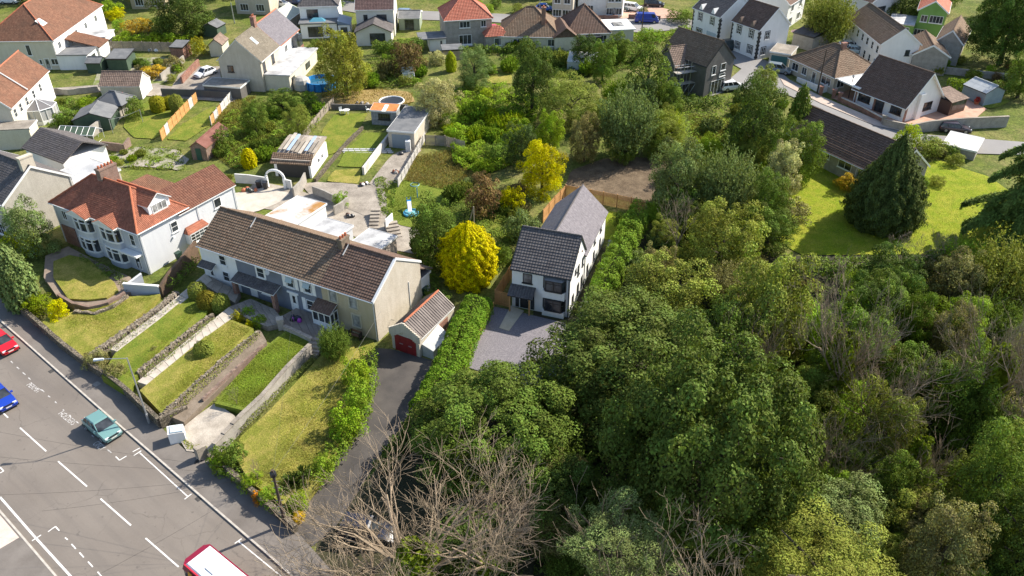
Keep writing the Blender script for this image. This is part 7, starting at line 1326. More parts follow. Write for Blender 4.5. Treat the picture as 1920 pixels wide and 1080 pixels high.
drystone('low stone wall right of the third lawn', [(304, 780, 1.0), (370, 718, .8), (430, 665, .7), (486, 622, .6)], .3, 200, .3, 7)
wallrun('brick_edging', 'toothed brick edging between the earth path and the bright lawn', [(380, 752, .65), (430, 705, .6), (494, 650, .55)], .28, .22, BRICKB, seg=.22, rough=.06)
w_ = pline([(583, 657, .55), (540, 700, .6), (495, 752, .7), (455, 790, .75), (404, 846, .6)]); r = empty('stepped_wall', 'stepped block wall with concrete coping between bright and dry lawns', 'wall', w_[0])
for i in range(len(w_)-1):
    for k in range(3):
        a, b = lerp(w_[i], w_[i+1], k/3)-w_[0], lerp(w_[i], w_[i+1], (k+1)/3)-w_[0]; d = (b-a).normalized(); s_ = Vector((-d.y, d.x, 0)).normalized()*.16; z = max(a.z, b.z)+.75; mb = MB(); mb.hull([Vector((q.x, q.y, q.z-.7)) for q in (a-s_, b-s_, b+s_, a+s_)], [Vector((q.x, q.y, z)) for q in (a-s_, b-s_, b+s_, a+s_)]); mb.build('wall_step', BLOCK, r)
        s_ = s_*1.35; MB().hull([Vector((q.x, q.y, z+.003)) for q in (a-s_, b-s_, b+s_, a+s_)], [Vector((q.x, q.y, z+.09)) for q in (a-s_, b-s_, b+s_, a+s_)]).build('coping', OLDC, r)
wallrun('low_wall', 'low capped wall in front of the shuttered house', [(534, 619, .5), (560, 630, .5), (586, 643, .5)], .55, .3, BLOCK, cap=.07, capm=OLDC)
tower('gate_pier', 'white-capped stone pier at the head of the earth path', 'pier', (527, 612), .3, MB().box(-.3, .3, -.3, .3, -.3, 1.1).box(-.36, .36, -.36, .36, 1.103, 1.35), PALEC, .3)
wallrun('planter_wall', 'grey rendered triangular planter wall with white coping beside the first path', [(236, 548, .3), (302, 553, .3)], 1.15, .25, GREYW, cap=.09, capm=UPVC)
wallrun('planter_wall', 'white-capped upper edge of the triangular planter', [(236, 548, .3), (268, 524, .9)], .75, .2, GREYW, cap=.09, capm=UPVC)
wallrun('brick_wall', 'tall red-brown brick retaining wall beside the semi-detached pair', [(303, 552, .4), (322, 532, .5), (345, 508, .5), (372, 478, .5)], [1.0, 1.5, 1.7, 1.9], .35, mottle('shade_darkened_brick', (.085, .06, .04), (.15, .095, .062), 1.2, .9, 12, .4, .6))  # brick colour darkened to stand in for the terrace's shade and ivy
wallrun('brick_wall', 'white-topped steps wall at the door of the semi-detached pair', [(262, 505, .3), (290, 500, .3), (285, 480, .3)], .9, .2, GREYW, cap=.08, capm=UPVC)
wallrun('brick_edging', 'curved dark brick retaining edge round the oval lawn', [(112, 560, .3), (140, 577, .3), (170, 583, .3), (205, 575, .3), (236, 556, .3)], .65, .3, BRICKB, seg=.6, rough=.04)
wallrun('stone_edging', 'rough stone edging below the curved path', [(140, 586, .6), (180, 590, .6), (212, 578, .6), (240, 557, .6)], .3, .35, STONE, seg=.4, rough=.12)
wallrun('garden_wall', 'long weathered block wall between greenhouse and rear lawn', [(160, 268), (200, 238), (240, 208)], 1.7, .3, BLOCK)
wallrun('brick_wall', 'old brick wall end with planter at the foot of the rear lawn', [(160, 268), (168, 292), (196, 280), (235, 285), (245, 272)], 1.2, .3, BRICKB, seg=1.0, rough=.04)
wallrun('garden_wall', 'rough stone lane wall above the stone house garden', [(65, 172), (130, 178), (186, 172)], 1.0, .35, BLOCK, seg=1.0, rough=.07)
wallrun('garden_wall', 'dark wall at the head of the rear lawn', [(305, 180), (370, 182), (432, 186)], 1.3, .3, DARKW)
wallrun('brick_wall', 'red-brown brick drive wall beside the white hatchback', [(342, 158), (358, 140), (374, 124)], 1.3, .3, BRICK)
wallrun('garden_wall', 'pale block wall below the brown garden bush', [(303, 152), (322, 136), (346, 116)], 1.2, .25, BLOCK)
wallrun('garden_wall', 'dark wall behind the trampoline', [(622, 205), (690, 206), (765, 206)], .9, .25, DARKW)
wallrun('garden_wall', 'rough stone edge between the two small rear lawns', [(592, 342), (622, 305), (650, 272), (680, 243)], .55, .35, STONED, seg=.7, rough=.07)
wallrun('garden_wall', 'pale rendered wall left of the garage drive', [(682, 328), (700, 304), (718, 280), (731, 263)], 1.15, .3, mottle('stained_white_wall', (.62, .58, .52), (.40, .36, .31), .8, .9, 9, .3, .4, lo=.45, hi=.7))
fence('pale concrete panel fence right of the garage drive', [(747, 352), (772, 310), (798, 262)], 1.35, [mottle('concrete_panel', (.42, .40, .37), (.52, .50, .46), 1)], 1.8)
fence('grey board fence below the bramble plot', [(798, 272), (835, 274), (872, 284)], 1.6, [WOODG, mottle('grey_boards', (.20, .185, .165), (.28, .26, .235), 1)], 1.7)
WHB = mottle('whitewashed_boards', (.55, .53, .49), (.68, .65, .60), 1); ORB = mottle('orange_boards', (.52, .27, .09), (.62, .36, .15), 1)
fence('fence of orange and whitewashed panels along the rear lawn', [(304, 264), (326, 238), (348, 214), (371, 190)], 1.6, [ORB, WHB], 1.75, alt=[0, 1, 0, 0, 0, 0])
fence('whitewashed panel fence between the rough garden and the next lawn', [(397, 236), (416, 212), (436, 187)], 1.5, [WHB, ORB], 1.75, alt=[1, 0, 1, 0, 0, 0])
fence('weathered board fence beside the rear lawn', [(570, 262), (590, 238), (608, 216), (627, 196)], 1.3, [WOODG], 1.75)
fence('weathered board fence below the top-left hedge', [(194, 95), (270, 96), (352, 98)], 1.8, [WOODG], 1.83)
fence('new timber fence behind the white house', [(1018, 418), (1040, 392), (1060, 371), (1130, 384), (1208, 400)], 1.85, [WOOD], 1.83)
fence('new timber fence and gate left of the white house', [(929, 570), (944, 545), (962, 516)], 1.85, [WOOD], 1.83)
fence('timber side gate beside the porch', [(929, 570), (957, 577)], 1.8, [WOOD], 1.5)
wallrun('timber_edging', 'orange timber retaining edge of the gravel drive', [(872, 672), (890, 645), (908, 612), (926, 576)], [.5, .6, .7, .7], .1, ORB)
wallrun('brick_wall', 'brick forecourt wall with pale coping before the white bungalow', [(1576, 192), (1615, 210), (1652, 230)], .8, .3, BRICK, cap=.1, capm=PALEC)
wallrun('garden_wall', 'pale block wall with piers behind the dark estate car', [(1655, 236), (1705, 250), (1740, 246), (1800, 242), (1885, 238)], [1.0, 1.3, 1.6, 1.7, 1.7], .3, BLOCK, cap=.1, capm=OLDC)
wallrun('garden_wall', 'white rendered wall before the brown-tiled bungalow', [(1494, 152), (1516, 163), (1537, 175), (1575, 166), (1606, 158)], [.7, .9, 1.2, 1.9, 2.0], .25, WHITEW)
for x, y, l_ in ((1538, 178, 'brick gate pier at the corner of the white rendered wall'), (1562, 184, 'brick gate pier left of the terracotta drive entrance'), (1573, 190, 'brick gate pier right of the terracotta drive entrance'), (1655, 233, 'grey block pier at the end of the brick forecourt wall')): tower('gate_pier', l_, 'pier', (x, y), 0, MB().box(-.3, .3, -.3, .3, -.3, 1.4).box(-.38, .38, -.38, .38, 1.403, 1.55), BRICK if 'brick gate' in l_ else BLOCK, -.4)
wallrun('brick_wall', 'low red brick front wall on the far side of the back street, left part', [(1112, 37), (1135, 37), (1158, 37)], .9, .3, BRICK)
wallrun('brick_wall', 'low red brick front wall on the far side of the back street beside the blue van', [(1178, 35), (1200, 36), (1238, 38)], .9, .3, BRICK)
wallrun('garden_wall', 'grey slope wall on the terraced garden behind the blue-grey shed', [(1770, 138), (1830, 145), (1900, 152)], 1.2, .3, BLOCK)
wallrun('garden_wall', 'rear yard block wall with round opening beside the white arch', [(552, 372), (566, 358), (574, 342)], 1.5, .22, BLOCK)
wallrun('garden_wall', 'white yard wall left of the arch', [(443, 342), (470, 344), (502, 349)], 1.3, .22, mottle('offwhite_wall', (.55, .54, .51), (.66, .65, .62), 1))
wallrun('garden_wall', 'white yard wall right of the arch', [(535, 352), (548, 355)], 1.3, .22, _M['offwhite_wall'])
wallrun('garden_wall', 'block wall across the back of the terrace yard', [(588, 364), (610, 372), (634, 384)], 1.2, .25, BLOCK)
wallrun('garden_wall', 'short block wall returning towards the flat-roofed extensions', [(628, 404), (642, 396), (654, 386)], 1.3, .25, BLOCK)
ar = empty('garden_arch', 'white rendered arch between the yard walls', 'arch', G(519, 352), math.radians(-8)); MB().tube([(1.25*math.cos(t), 0, max(1.5+1.1*math.sin(t), 0)) for t in [math.pi*i/12 for i in range(13)]], .17, 6).build('arch_ring', UPVC, ar)
for x in (-1.25, 1.25): MB().box(x-.17, x+.17, -.17, .17, -.4, 1.5).build('pillar', UPVC, ar)
# steps
def steps(label, p0, p1, n, wd, z0, mat, rise=.17):
    a, b = G(*p0, z0), G(*p1, z0); d = (b-a); d.z = 0; L = d.length; ang = math.atan2(d.y, d.x); r = empty('garden_steps', label, 'steps', a, ang)
    for i in range(n): MB().box(L*i/n, L, -wd/2, wd/2, -.5+rise*i if i else -.5, rise*(i+1)).build('step', mat, r)
    return r
steps('worn stone steps from the dry lawn up to the porch terrace', (583, 668), (598, 645), 5, 1.4, .2, OLDC); steps('concrete steps behind the terrace by the pink lean-to', (742, 447), (733, 425), 5, 1.6, 0, OLDC); steps('narrow steps beside the white yard screen', (700, 430), (706, 402), 6, 1.2, 0, OLDC)
# ---------------------------------------------------------------- street furniture
lp = empty('street_lamp', 'grey lamp column with long arm over the pavement in front of the second lawn', 'street lamp', G(280, 793, .11), HDG+math.radians(10))
MB().tube([(0, 0, -.3), (0, 0, 1.1)], .11, 8).build('base', METAL, lp); MB().tube([(0, 0, 1.1), (0, 0, 7.5)], [.075, .055], 8).build('column', METAL, lp)
ha = G(175, 688, 6.9)-G(280, 793, .11); c_, s_ = math.cos(-lp.rotation_euler.z), math.sin(-lp.rotation_euler.z); hl = Vector((ha.x*c_-ha.y*s_, ha.x*s_+ha.y*c_, 0)); hl = hl.normalized()*min(hl.length, 2.4)
MB().tube([(0, 0, 7.45), (hl.x*.8, hl.y*.8, 7.55)], .03, 6).build('arm', METAL, lp); e = hl.normalized(); n_ = Vector((-e.y, e.x, 0))*.16; q0, q1 = hl*.78, hl*1.12
MB().hull([q0-n_*.6+Vector((0, 0, 7.48)), q1-n_+Vector((0, 0, 7.48)), q1+n_+Vector((0, 0, 7.48)), q0+n_*.6+Vector((0, 0, 7.48))], [q0-n_*.4+Vector((0, 0, 7.62)), q1-n_*.7+Vector((0, 0, 7.60)), q1+n_*.7+Vector((0, 0, 7.60)), q0+n_*.4+Vector((0, 0, 7.62))]).build('lamp_head', plain('lamp_white', (.62, .66, .70), .35), lp)
tp = empty('telegraph_pole', 'dark wooden telegraph pole at the road corner of the dry lawn', 'pole', G(535, 985)); MB().tube([(0, 0, -.5), (0, 0, 6.2)], [.15, .11], 8).build('shaft', TIMBER, tp); MB().lathe([(.2, 5.5), (.26, 5.6), (.26, 5.9), (.2, 6.0)], 8).build('junction_ring', BLACKF, tp); k = MB()
for z in (1.5, 2.2, 2.9, 3.6, 4.3, 5.0): k.tube([(-.28, 0, z), (.28, 0, z)], .02, 4)
k.build('climbing_pegs', METAL, tp); wi = MB()
for x, y, z in ((-16, -3, 5.2), (-20, -1.5, 5.2), (-24, 2.5, 5.3), (-12, -10, 5.0), (-26, 5.5, 5.4), (5, 22, 5.0), (-4, 24, 5.0)):
    pts = [Vector((x*t, y*t, lerp(5.95, z, t)-1.6*t*(1-t))) for t in [i/8 for i in range(9)]]; wi.tube(pts, .008, 3, cap=False)
wi.build('wires', BLACKF, tp)
for x, y, ty, l_, m_ in ((1203, 61, -20, 'tall brown telegraph pole beside the blue van', TIMBER), (1532, 174, 92, 'tall brown pole in front of the brown-tiled bungalow', TIMBER), (1012, 30, 0, 'thin grey pole behind the brown bungalow chimney', METAL), (440, 44, 5, 'thin dark pole near the top-left tree', METAL)):
    b = G(x, y); MB_ = MB().tube([(0, 0, -.3), (0, 0, min(HT(b, ty), 9))], [.13, .09], 6); tag(MB_.build('pole', m_, None, b), l_, 'pole')
l2 = empty('lamp_post', 'black garden lamp post on the white bungalow forecourt', 'lamp post', G(1590, 186)); MB().tube([(0, 0, -.2), (0, 0, 3.6)], .06, 6).build('column', BLACKF, l2); MB().lathe([(.12, 3.6), (.22, 3.95), (.05, 4.1)], 8).build('lantern', CURT, l2)
cb_ = empty('meter_cabinet', 'white concrete bin store with blue-grey louvred doors at the pavement edge', 'cabinet', G(334, 822, .12), HDG+math.radians(60)); MB().hull([(-.65, -.55, -.2), (.65, -.55, -.2), (.65, .55, -.2), (-.65, .55, -.2)], [(-.65, -.55, 1.2), (.65, -.55, 1.0), (.65, .55, 1.0), (-.65, .55, 1.2)]).build('box', WHITEW, cb_); MB().hull([(-.45, -.5, 1.21), (.6, -.5, 1.06), (.6, .45, 1.06), (-.45, .45, 1.21)], [(-.45, -.5, 1.25), (.6, -.5, 1.1), (.6, .45, 1.1), (-.45, .45, 1.25)]).build('louvre_panel', plain('louvre_blue', (.22, .30, .36), .5), cb_)
for i in range(6): y = -.42+i*.16; MB().hull([(-.42, y, 1.25), (.57, y, 1.1), (.57, y+.06, 1.1), (-.42, y+.06, 1.25)], [(-.42, y, 1.28), (.57, y, 1.13), (.57, y+.06, 1.13), (-.42, y+.06, 1.28)]).build('slat', UPVC, cb_)
tower('gate_pillar', 'leaning block gatepost at the end of the concrete pad', 'pier', (381, 860), 0, MB().hull([(-.25, -.45, -.3), (.25, -.45, -.3), (.25, .45, -.3), (-.25, .45, -.3)], [(-.3, -.45, 1.5), (.2, -.45, 1.5), (.2, .45, 1.3), (-.3, .45, 1.3)]), OLDC, HDG)
ty_ = MB(); ty_.tube([(.26*math.cos(t), .26*math.sin(t), .1) for t in [6.283*i/14 for i in range(15)]], .1, 6, cap=False); o = tower('tyre', 'black tyre leaning at the block gatepost', 'tyre', (372, 866), .12, ty_, plain('rubber', (.02, .02, .022), .7), 0); o.rotation_euler = (.9, 0, .5)
tower('stone_slab', 'brown inspection slab lying on the first lawn', 'slab', (202, 606), .7, MB().box(-.5, .5, -.3, .3, -.05, .06), mottle('brown_slab', (.25, .17, .12), (.33, .24, .18), 2), .6)
# ---------------------------------------------------------------- garden things
def ring_pool(name, label, cat, px, R, H, wallm, water):
    r = empty(name, label, cat, G(*px)); n = 20; MB().lathe([(R*1.03, -.3), (R*1.03, H), (R*.96, H+.02), (R*.95, H*.4)], n, closed_top=False).build('side', wallm, r); MB().lathe([(.01, H*.55), (R*.95, H*.55)], n, closed_top=False).build('water', water, r); return r
pl = ring_pool('swimming_pool', 'round blue above-ground pool beside the maple', 'pool', (603, 162), 2.6, 1.25, BLUEP, plain('pool_water', (.02, .10, .16), .05)); pm_ = MB().box(-.05, .05, -.05, .05, -.3, 1.3).mesh('frame_post', plain('dark_blue_frame', (.015, .08, .25), .4))
for i in range(14): t = 6.283*i/14; link('frame_post', pm_, pl, (2.72*math.cos(t), 2.72*math.sin(t), 0), t)
pp = ring_pool('paddling_pool', 'light blue paddling pool with white slide on the play lawn', 'paddling pool', (771, 402), .95, .35, plain('cyan_plastic', (.08, .40, .62), .4), plain('paddling_water', (.18, .42, .45), .08))
sld = empty('slide', 'white and blue toddler slide dropping into the paddling pool', 'slide', G(768, 392), math.radians(-80)); MB().hull([(-.2, -.25, 1.2), (.2, -.25, 1.2), (.2, .25, 1.2), (-.2, .25, 1.2)], [(-.2, -.25, 1.25), (.2, -.25, 1.25), (.2, .25, 1.25), (-.2, .25, 1.25)]).build('platform', BLUEP, sld); MB().hull([(.2, -.25, 1.15), (1.5, -.25, .35), (1.5, .25, .35), (.2, .25, 1.15)], [(.2, -.25, 1.25), (1.5, -.25, .45), (1.5, .25, .45), (.2, .25, 1.25)]).build('chute', UPVC, sld); MB().box(-.25, -.15, -.3, -.2, 0, 1.6).box(-.25, -.15, .2, .3, 0, 1.6).build('legs', BLUEP, sld)
ring_pool('sand_pit', 'small pale blue sand pit on the play lawn', 'sand pit', (778, 348), .6, .2, plain('pale_cyan_plastic', (.25, .50, .60), .4), DIRT); tower('garden_post', 'blue post on the play lawn', 'post', (783, 372), 0, MB().tube([(0, 0, -.2), (0, 0, 1.6)], .06, 6), BLUEP)
tr = empty('trampoline', 'round trampoline with white rim behind the orange-roofed shed', 'trampoline', G(735, 198)); MB().tube([(2.0*math.cos(t), 2.0*math.sin(t), .8) for t in [6.283*i/22 for i in range(23)]], .13, 6, cap=False).build('rim', UPVC, tr); MB().lathe([(.01, .78), (1.95, .78)], 22, closed_top=False).build('mat', BLACKF, tr); k = MB()
for i in range(8): t = 6.283*i/8; k.tube([(1.9*math.cos(t), 1.9*math.sin(t), .75), (1.9*math.cos(t), 1.9*math.sin(t), -.1)], .04, 4)
k.build('legs', METAL, tr)
dome = empty('garden_pod', 'pale rounded pod beside the blue pool', 'pod', G(567, 165)); MB().lathe([(1.5, -.2), (1.5, 1.0), (1.3, 1.6), (.8, 2.0), (.1, 2.1)], 12).build('cover', plain('pale_cover', (.42, .40, .36), .6), dome)
sw = empty('swing_frame', 'bare wooden swing frame on the shaded lawn', 'swing frame', G(889, 430)); MB().tube([(0, 0, -.2), (0, 0, 3.2)], .07, 5).build('post', WOODG, sw); MB().tube([(-.9, 0, -.2), (0, 0, 3.1)], .06, 5).build('brace', WOODG, sw)
def bin_(label, px, col, h=0.0, rz=0.0):
    r = empty('wheelie_bin', label, 'bin', G(*px, h), rz); MB().hull([(-.22, -.25, .05), (.22, -.25, .05), (.22, .25, .05), (-.22, .25, .05)], [(-.28, -.33, .95), (.28, -.33, .95), (.28, .33, .95), (-.28, .33, .95)]).build('tub', col, r); MB().box(-.3, .3, -.36, .36, .953, 1.03).build('lid', col, r)
    for x in (-.24, .24): MB().tube([(x-.03, .25, .1), (x+.03, .25, .1)], .1, 8).build('wheel', BLACKF, r)
DGB = plain('dark_green_plastic', (.02, .05, .035), .5)
bin_('dark green bin in the side passage of the semi-detached pair', (337, 487), DGB, .3, -.5); bin_('black bin in the tiled yard behind the terrace', (486, 352), BLACKF, .06); bin_('second black bin beside it in the tiled yard', (499, 354), BLACKF, .06); bin_('blue bin beside the blue-grey shed', (1866, 184), BLUEP); bin_('dark green bin behind the terrace gable', (797, 553), DGB)
def heap(label, px, h, cols, n=6, name='bin_bags', cat='bags', sp=.5):
    r = empty(name, label, cat, G(*px, h))
    for i in range(n):
        a = random.random()*6.28; q = random.random()*sp; s_ = random.uniform(.22, .4); MB().lathe([(s_*.6, -.1), (s_, .12), (s_*.8, .35), (s_*.2, .5)], 7, (math.cos(a)*q*1.5, math.sin(a)*q, 0)).build('bag', cols[i % len(cols)], r)
heap('heap of black and purple sacks in front of the shuttered house', (556, 600), .5, [BLACKF, plain('navy_sack', (.02, .025, .05), .4), plain('purple_sack', (.35, .05, .35), .4)], 8); heap('pile of dark clutter behind the flat-roofed extensions', (652, 408), 0, [BLACKF, plain('brown_sack', (.12, .06, .04), .6)], 6); heap('black sack on the garage drive', (752, 290), 0, [BLACKF], 3, sp=.3)
heap('white and grey clutter in the narrow yard by the steps', (718, 458), 0, [BLACKF, plain('blue_grey_sack', (.2, .25, .35), .5), UPVC, METAL], 12, 'yard_clutter', 'clutter', 1.0); heap('rusty barbecue clutter against the panel fence', (742, 325), 0, [plain('rust', (.24, .08, .04), .8), BLOCK], 6, 'clutter', 'clutter', .4); heap('dark chairs and clutter beside the old drive wall', (682, 348), 0, [BLACKF, WOODB, METAL], 7, 'clutter', 'clutter', .7)
heap('terracotta pots and plants in the tiled yard', (468, 358), .06, [RED_T, DGB, BLACKF], 7, 'plant_pots', 'pots', .8); heap('white sacks along the board fence at top left', (292, 96), 0, [UPVC, METAL], 5, 'sacks', 'sacks', .9); heap('rubble heap behind the trampoline', (680, 196), 0, [OLDC, BLOCK], 6, 'rubble', 'rubble', .8)
bn = empty('garden_bench', 'dark slatted bench below the tan house window', 'bench', G(667, 634, .15), angT)
for i in range(3): MB().box(-.7, .7, -.2+i*.15, -.2+i*.15+.11, .42, .46).build('seat_slat', WOODB, bn)
for i in range(2): MB().box(-.7, .7, .24, .28, .6+i*.16, .72+i*.16).build('back_slat', WOODB, bn)
for x in (-.65, .65): MB().box(x-.04, x+.04, -.22, .28, 0, .85).build('leg', BLACKF, bn)
ac = empty('white_cabinet', 'white upright cabinet on the garage drive', 'cabinet', G(766, 284)); MB().box(-.35, .35, -.3, .3, -.2, 1.7).build('case', UPVC, ac); MB().box(-.3, .3, -.34, -.301, .1, 1.5).build('door', plain('off_white', (.6, .6, .58), .5), ac)
tower('white_screen', 'white leaning board screen beside the narrow yard', 'screen', (731, 428), 0, MB().box(-.9, .9, -.05, .05, -.3, 1.7), UPVC, 1.2)
for x, y, c_, l_ in ((491, 932, (.75, .28, .03), 'orange-flowered clump on the road wall'), (560, 972, (.65, .45, .06), 'yellow grass clump at the foot of the drive'), (1590, 1068, (.5, .42, .15), 'cream-tipped sprig at the bottom edge')): S('shr', x-16, y-16, x+16, y+14, c_, l_)
r = empty('stepping_stones', None, None, G(680, 283, .07)); tag(r, kind='structure')
for i in range(8):
    for j in range(3): MB().box(-.4, .4, -.2, .2, -.05, .03).build('paving_slab', plain('pale_slab', (.42, .43, .42), .8), r, (-2.3+i*.92+j*-.25, -.5+j*.5, .04*j))
pk = empty('parasol', 'red folded parasol beside the gazebo', 'parasol', G(236, 198)); MB().tube([(0, 0, 0), (0, 0, 2.2)], .03, 5).build('pole', METAL, pk); MB().lathe([(.5, 1.1), (.35, 1.6), (.05, 2.3)], 8).build('canopy', plain('red_canvas', (.5, .03, .03), .7), pk)
pk2 = empty('parasol', 'pale pink parasol on the patio by the stone outbuilding', 'parasol', G(1492, 78)); MB().tube([(0, 0, 0), (0, 0, 2.2)], .03, 5).build('pole', METAL, pk2); MB().lathe([(1.3, 1.9), (.7, 2.2), (.05, 2.4)], 8).build('canopy', plain('pink_canvas', (.62, .38, .36), .7), pk2)
def washing(label, px, h, rz, n):
    r = empty('washing_line', label, 'washing line', G(*px), rz); MB().tube([(0, 0, -.2), (0, 0, h)], .05, 5).build('post', METAL, r); MB().tube([(5, 0, -.2), (5, 0, h)], .05, 5).build('post', METAL, r); MB().tube([(0, 0, h-.1), (2.5, 0, h-.35), (5, 0, h-.1)], .015, 3).build('line', METAL, r)
    for i in range(n): x = .8+i*.75; MB().box(x, x+.5, -.02, .02, h-1.0-.2*(i % 2), h-.3).build('garment', [UPVC, BLUEP, plain('pink_cloth', (.6, .3, .32), .8), OLDC][i % 4], r)
washing('washing line across the left rear lawn', (212, 250), 2.3, .9, 0)
def tableset(label, px, mat, rz=0):
    r = empty('garden_table', label, 'garden table', G(*px), rz); MB().lathe([(.55, .68), (.6, .72), (.01, .73)], 10).build('top', mat, r)
    for i in range(4): t = 1.57*i+.78; MB().tube([(.4*math.cos(t), .4*math.sin(t), 0), (.3*math.cos(t), .3*math.sin(t), .68)], .03, 4).build('leg', mat, r)
def gchair(label, px, mat, rz):
    r = empty('garden_chair', label, 'garden chair', G(*px), rz); MB().box(-.25, .25, -.25, .25, .42, .47).build('seat', mat, r); MB().box(-.25, .25, .22, .27, .47, .95).build('backrest', mat, r)
    for x in (-.21, .21):
        for y in (-.21, .21): MB().box(x-.025, x+.025, y-.025, y+.025, 0, .42).build('leg', mat, r)
tableset('white garden table at the head of the rear lawn', (650, 214), UPVC); gchair('white garden chair at the head of the rear lawn', (640, 212), UPVC, .5); gchair('white garden chair beside the trampoline wall', (690, 210), UPVC, 2.0)
for x, y, l_ in ((1450, 150, 'planter of flowers left of the bungalow entrance'), (1502, 142, 'planter of red flowers by the bungalow door'), (1548, 168, 'planter of yellow flowers on the bungalow terrace'), (1765, 198, 'potted shrub on the sunny patio, nearest the sun room'), (1830, 196, 'potted shrub on the sunny patio, farthest from the sun room')):
    r = empty('planter', l_, 'planter', G(x, y, .08)); MB().lathe([(.3, -.1), (.42, .55), (.36, .56)], 9).build('pot', RED_T, r); o = link('plant', SPEC['shr'][3][0], r, (0, 0, .4), 0, .35); o.color = (*[(.5, .08, .06), (.25, .34, .05), (.6, .45, .05)][int(x) % 3], 1)
# ---------------------------------------------------------------- vehicles
def paintmat():
    t = NT('car_paint'); oi = t.new('ShaderNodeObjectInfo'); m = t.done(oi.outputs['Color'], .28, spec=.5); t.b.inputs['Coat Weight'].default_value = .6; return m
PAINTC = paintmat(); TYRE = plain('tyre_rubber', (.018, .018, .02), .8); RIM = plain('alloy', (.38, .38, .40), .35, .7); CGL = glassmat('car_glass', (.035, .04, .045), .06); TAIL = plain('tail_light_red', (.35, .01, .01), .3); HEADL = plain('head_light', (.70, .72, .74), .15); PLATE = plain('number_plate', (.70, .68, .60), .5)
def car_mesh(L, W, H, kind):
    hw = W/2; sh = H*.60; bon = .10 if kind == 'van' else .27; rear = .98 if kind in ('estate', 'suv', 'van') else .90
    prof = [(0, .30, .52), (.03, .22, .62), (bon*.6, .20, sh*.93), (bon, .20, sh), (.5, .20, sh*1.03), (.85, .20, sh*1.05), (.965, .22, sh*1.02), (1.0, .32, sh*.72)]
    mb = MB(); rings = []
    for x, z0, z1 in prof:
        k = .80 if x in (0, 1.0) else (.95 if x < .05 or x > .95 else 1.0); y = hw*k; X = (x-.5)*L; rings.append([(X, -y*.93, z0), (X, -y, z0+.16), (X, -y, z1-.14), (X, -y*.92, z1), (X, y*.92, z1), (X, y, z1-.14), (X, y, z0+.16), (X, y*.93, z0)])
    n0 = len(mb.v); mb.v += [p for r_ in rings for p in r_]; N8 = 8
    for i in range(len(rings)-1):
        for q in range(N8): a = i*N8+q; b = i*N8+(q+1) % N8; mb.f.append((a, a+N8, b+N8, b)); mb.uv.append(None); mb.mi.append(0)
    mb.f.append(tuple(range(N8))); mb.uv.append(None); mb.mi.append(0); mb.f.append(tuple(reversed(range((len(rings)-1)*N8, len(rings)*N8)))); mb.uv.append(None); mb.mi.append(0)
    body = mb.mesh('body', PAINTC, True); body.set_sharp_from_angle(angle=math.radians(38))
    x0, x1, x2, x3 = (bon-.01-.5)*L, (bon+(.10 if kind == 'van' else .17)-.5)*L, (rear-(.05 if kind != 'hatch' else .10)-.5)*L, (rear+.015-.5)*L
    bw, tw = hw*.90, hw*.74; zb = sh*.97; zt = H-.05
    B_ = [(x0, -bw, zb), (x3, -bw, zb), (x3, bw, zb), (x0, bw, zb)]; Tt = [(x1, -tw, zt), (x2, -tw, zt), (x2, tw, zt), (x1, tw, zt)]
    glass = MB().hull(B_, Tt).mesh('windows', CGL); rf = MB(); e = .03
    rf.hull([(x1-.06, -tw-e, zt-.03), (x2+.06, -tw-e, zt-.03), (x2+.06, tw+e, zt-.03), (x1-.06, tw+e, zt-.03)], [(x1+.1, -tw+.06, H), (x2-.08, -tw+.06, H), (x2-.08, tw-.06, H), (x1+.1, tw-.06, H)])
    for s_ in (-1, 1):
        V = lambda p: Vector((p[0], p[1]*s_, p[2]))
        for a, b in (((x0, bw, zb), (x1, tw, zt)), ((x3, bw, zb), (x2, tw, zt)), ((x0*.35+x3*.65+.1, bw+.01, zb), (x1*.35+x2*.65+.1, tw+.01, zt)), ((x0*.62+x3*.38, bw+.01, zb), (x1*.62+x2*.38, tw+.01, zt))): rf.tube([V(a), V(b)], .045, 4)
        if kind == 'van': rf.hull([(x0+.9, s_*(bw+.01)-.02, zb), (x3, s_*(bw+.01)-.02, zb), (x3, s_*(bw+.01)+.02, zb), (x0+.9, s_*(bw+.01)+.02, zb)], [(x1+.75, s_*(tw+.01)-.02, zt), (x2, s_*(tw+.01)-.02, zt), (x2, s_*(tw+.01)+.02, zt), (x1+.75, s_*(tw+.01)+.02, zt)])
    roof = rf.mesh('roof', PAINTC); R_ = .31 if L < 4.4 else .34
    wt = MB().tube([(0, -.1, 0), (0, .1, 0)], R_, 14).mesh('wheel', TYRE); wr = MB().tube([(0, -.108, 0), (0, .108, 0)], R_*.62, 10).mesh('rim', RIM)
    hl = MB().box(-.06, .05, -.17, .17, -.07, .07).mesh('headlight', HEADL); tl = MB().box(-.04, .05, -.1, .1, -.14, .14).mesh('tail_light', TAIL); pt = MB().box(-.02, .02, -.26, .26, -.055, .055).mesh('number_plate', PLATE); mi = MB().box(-.08, .08, -.1, .1, -.06, .07).mesh('wing_mirror', PAINTC); gr = MB().box(-.03, .03, -hw*.55, hw*.55, -.09, .09).mesh('grille', BLACKF); tm = MB().box(-L*.49, L*.49, -hw*.985, hw*.985, .17, .33).mesh('sill_trim', BLACKF)
    return dict(L=L, W=W, H=H, sh=sh, bon=bon, body=body, glass=glass, roof=roof, wt=wt, wr=wr, hl=hl, tl=tl, pt=pt, mi=mi, gr=gr, tm=tm, R=R_)
CK = dict(hatch=car_mesh(3.95, 1.74, 1.48, 'hatch'), estate=car_mesh(4.6, 1.80, 1.48, 'estate'), suv=car_mesh(4.4, 1.84, 1.66, 'suv'), van=car_mesh(4.9, 1.95, 1.95, 'van'))
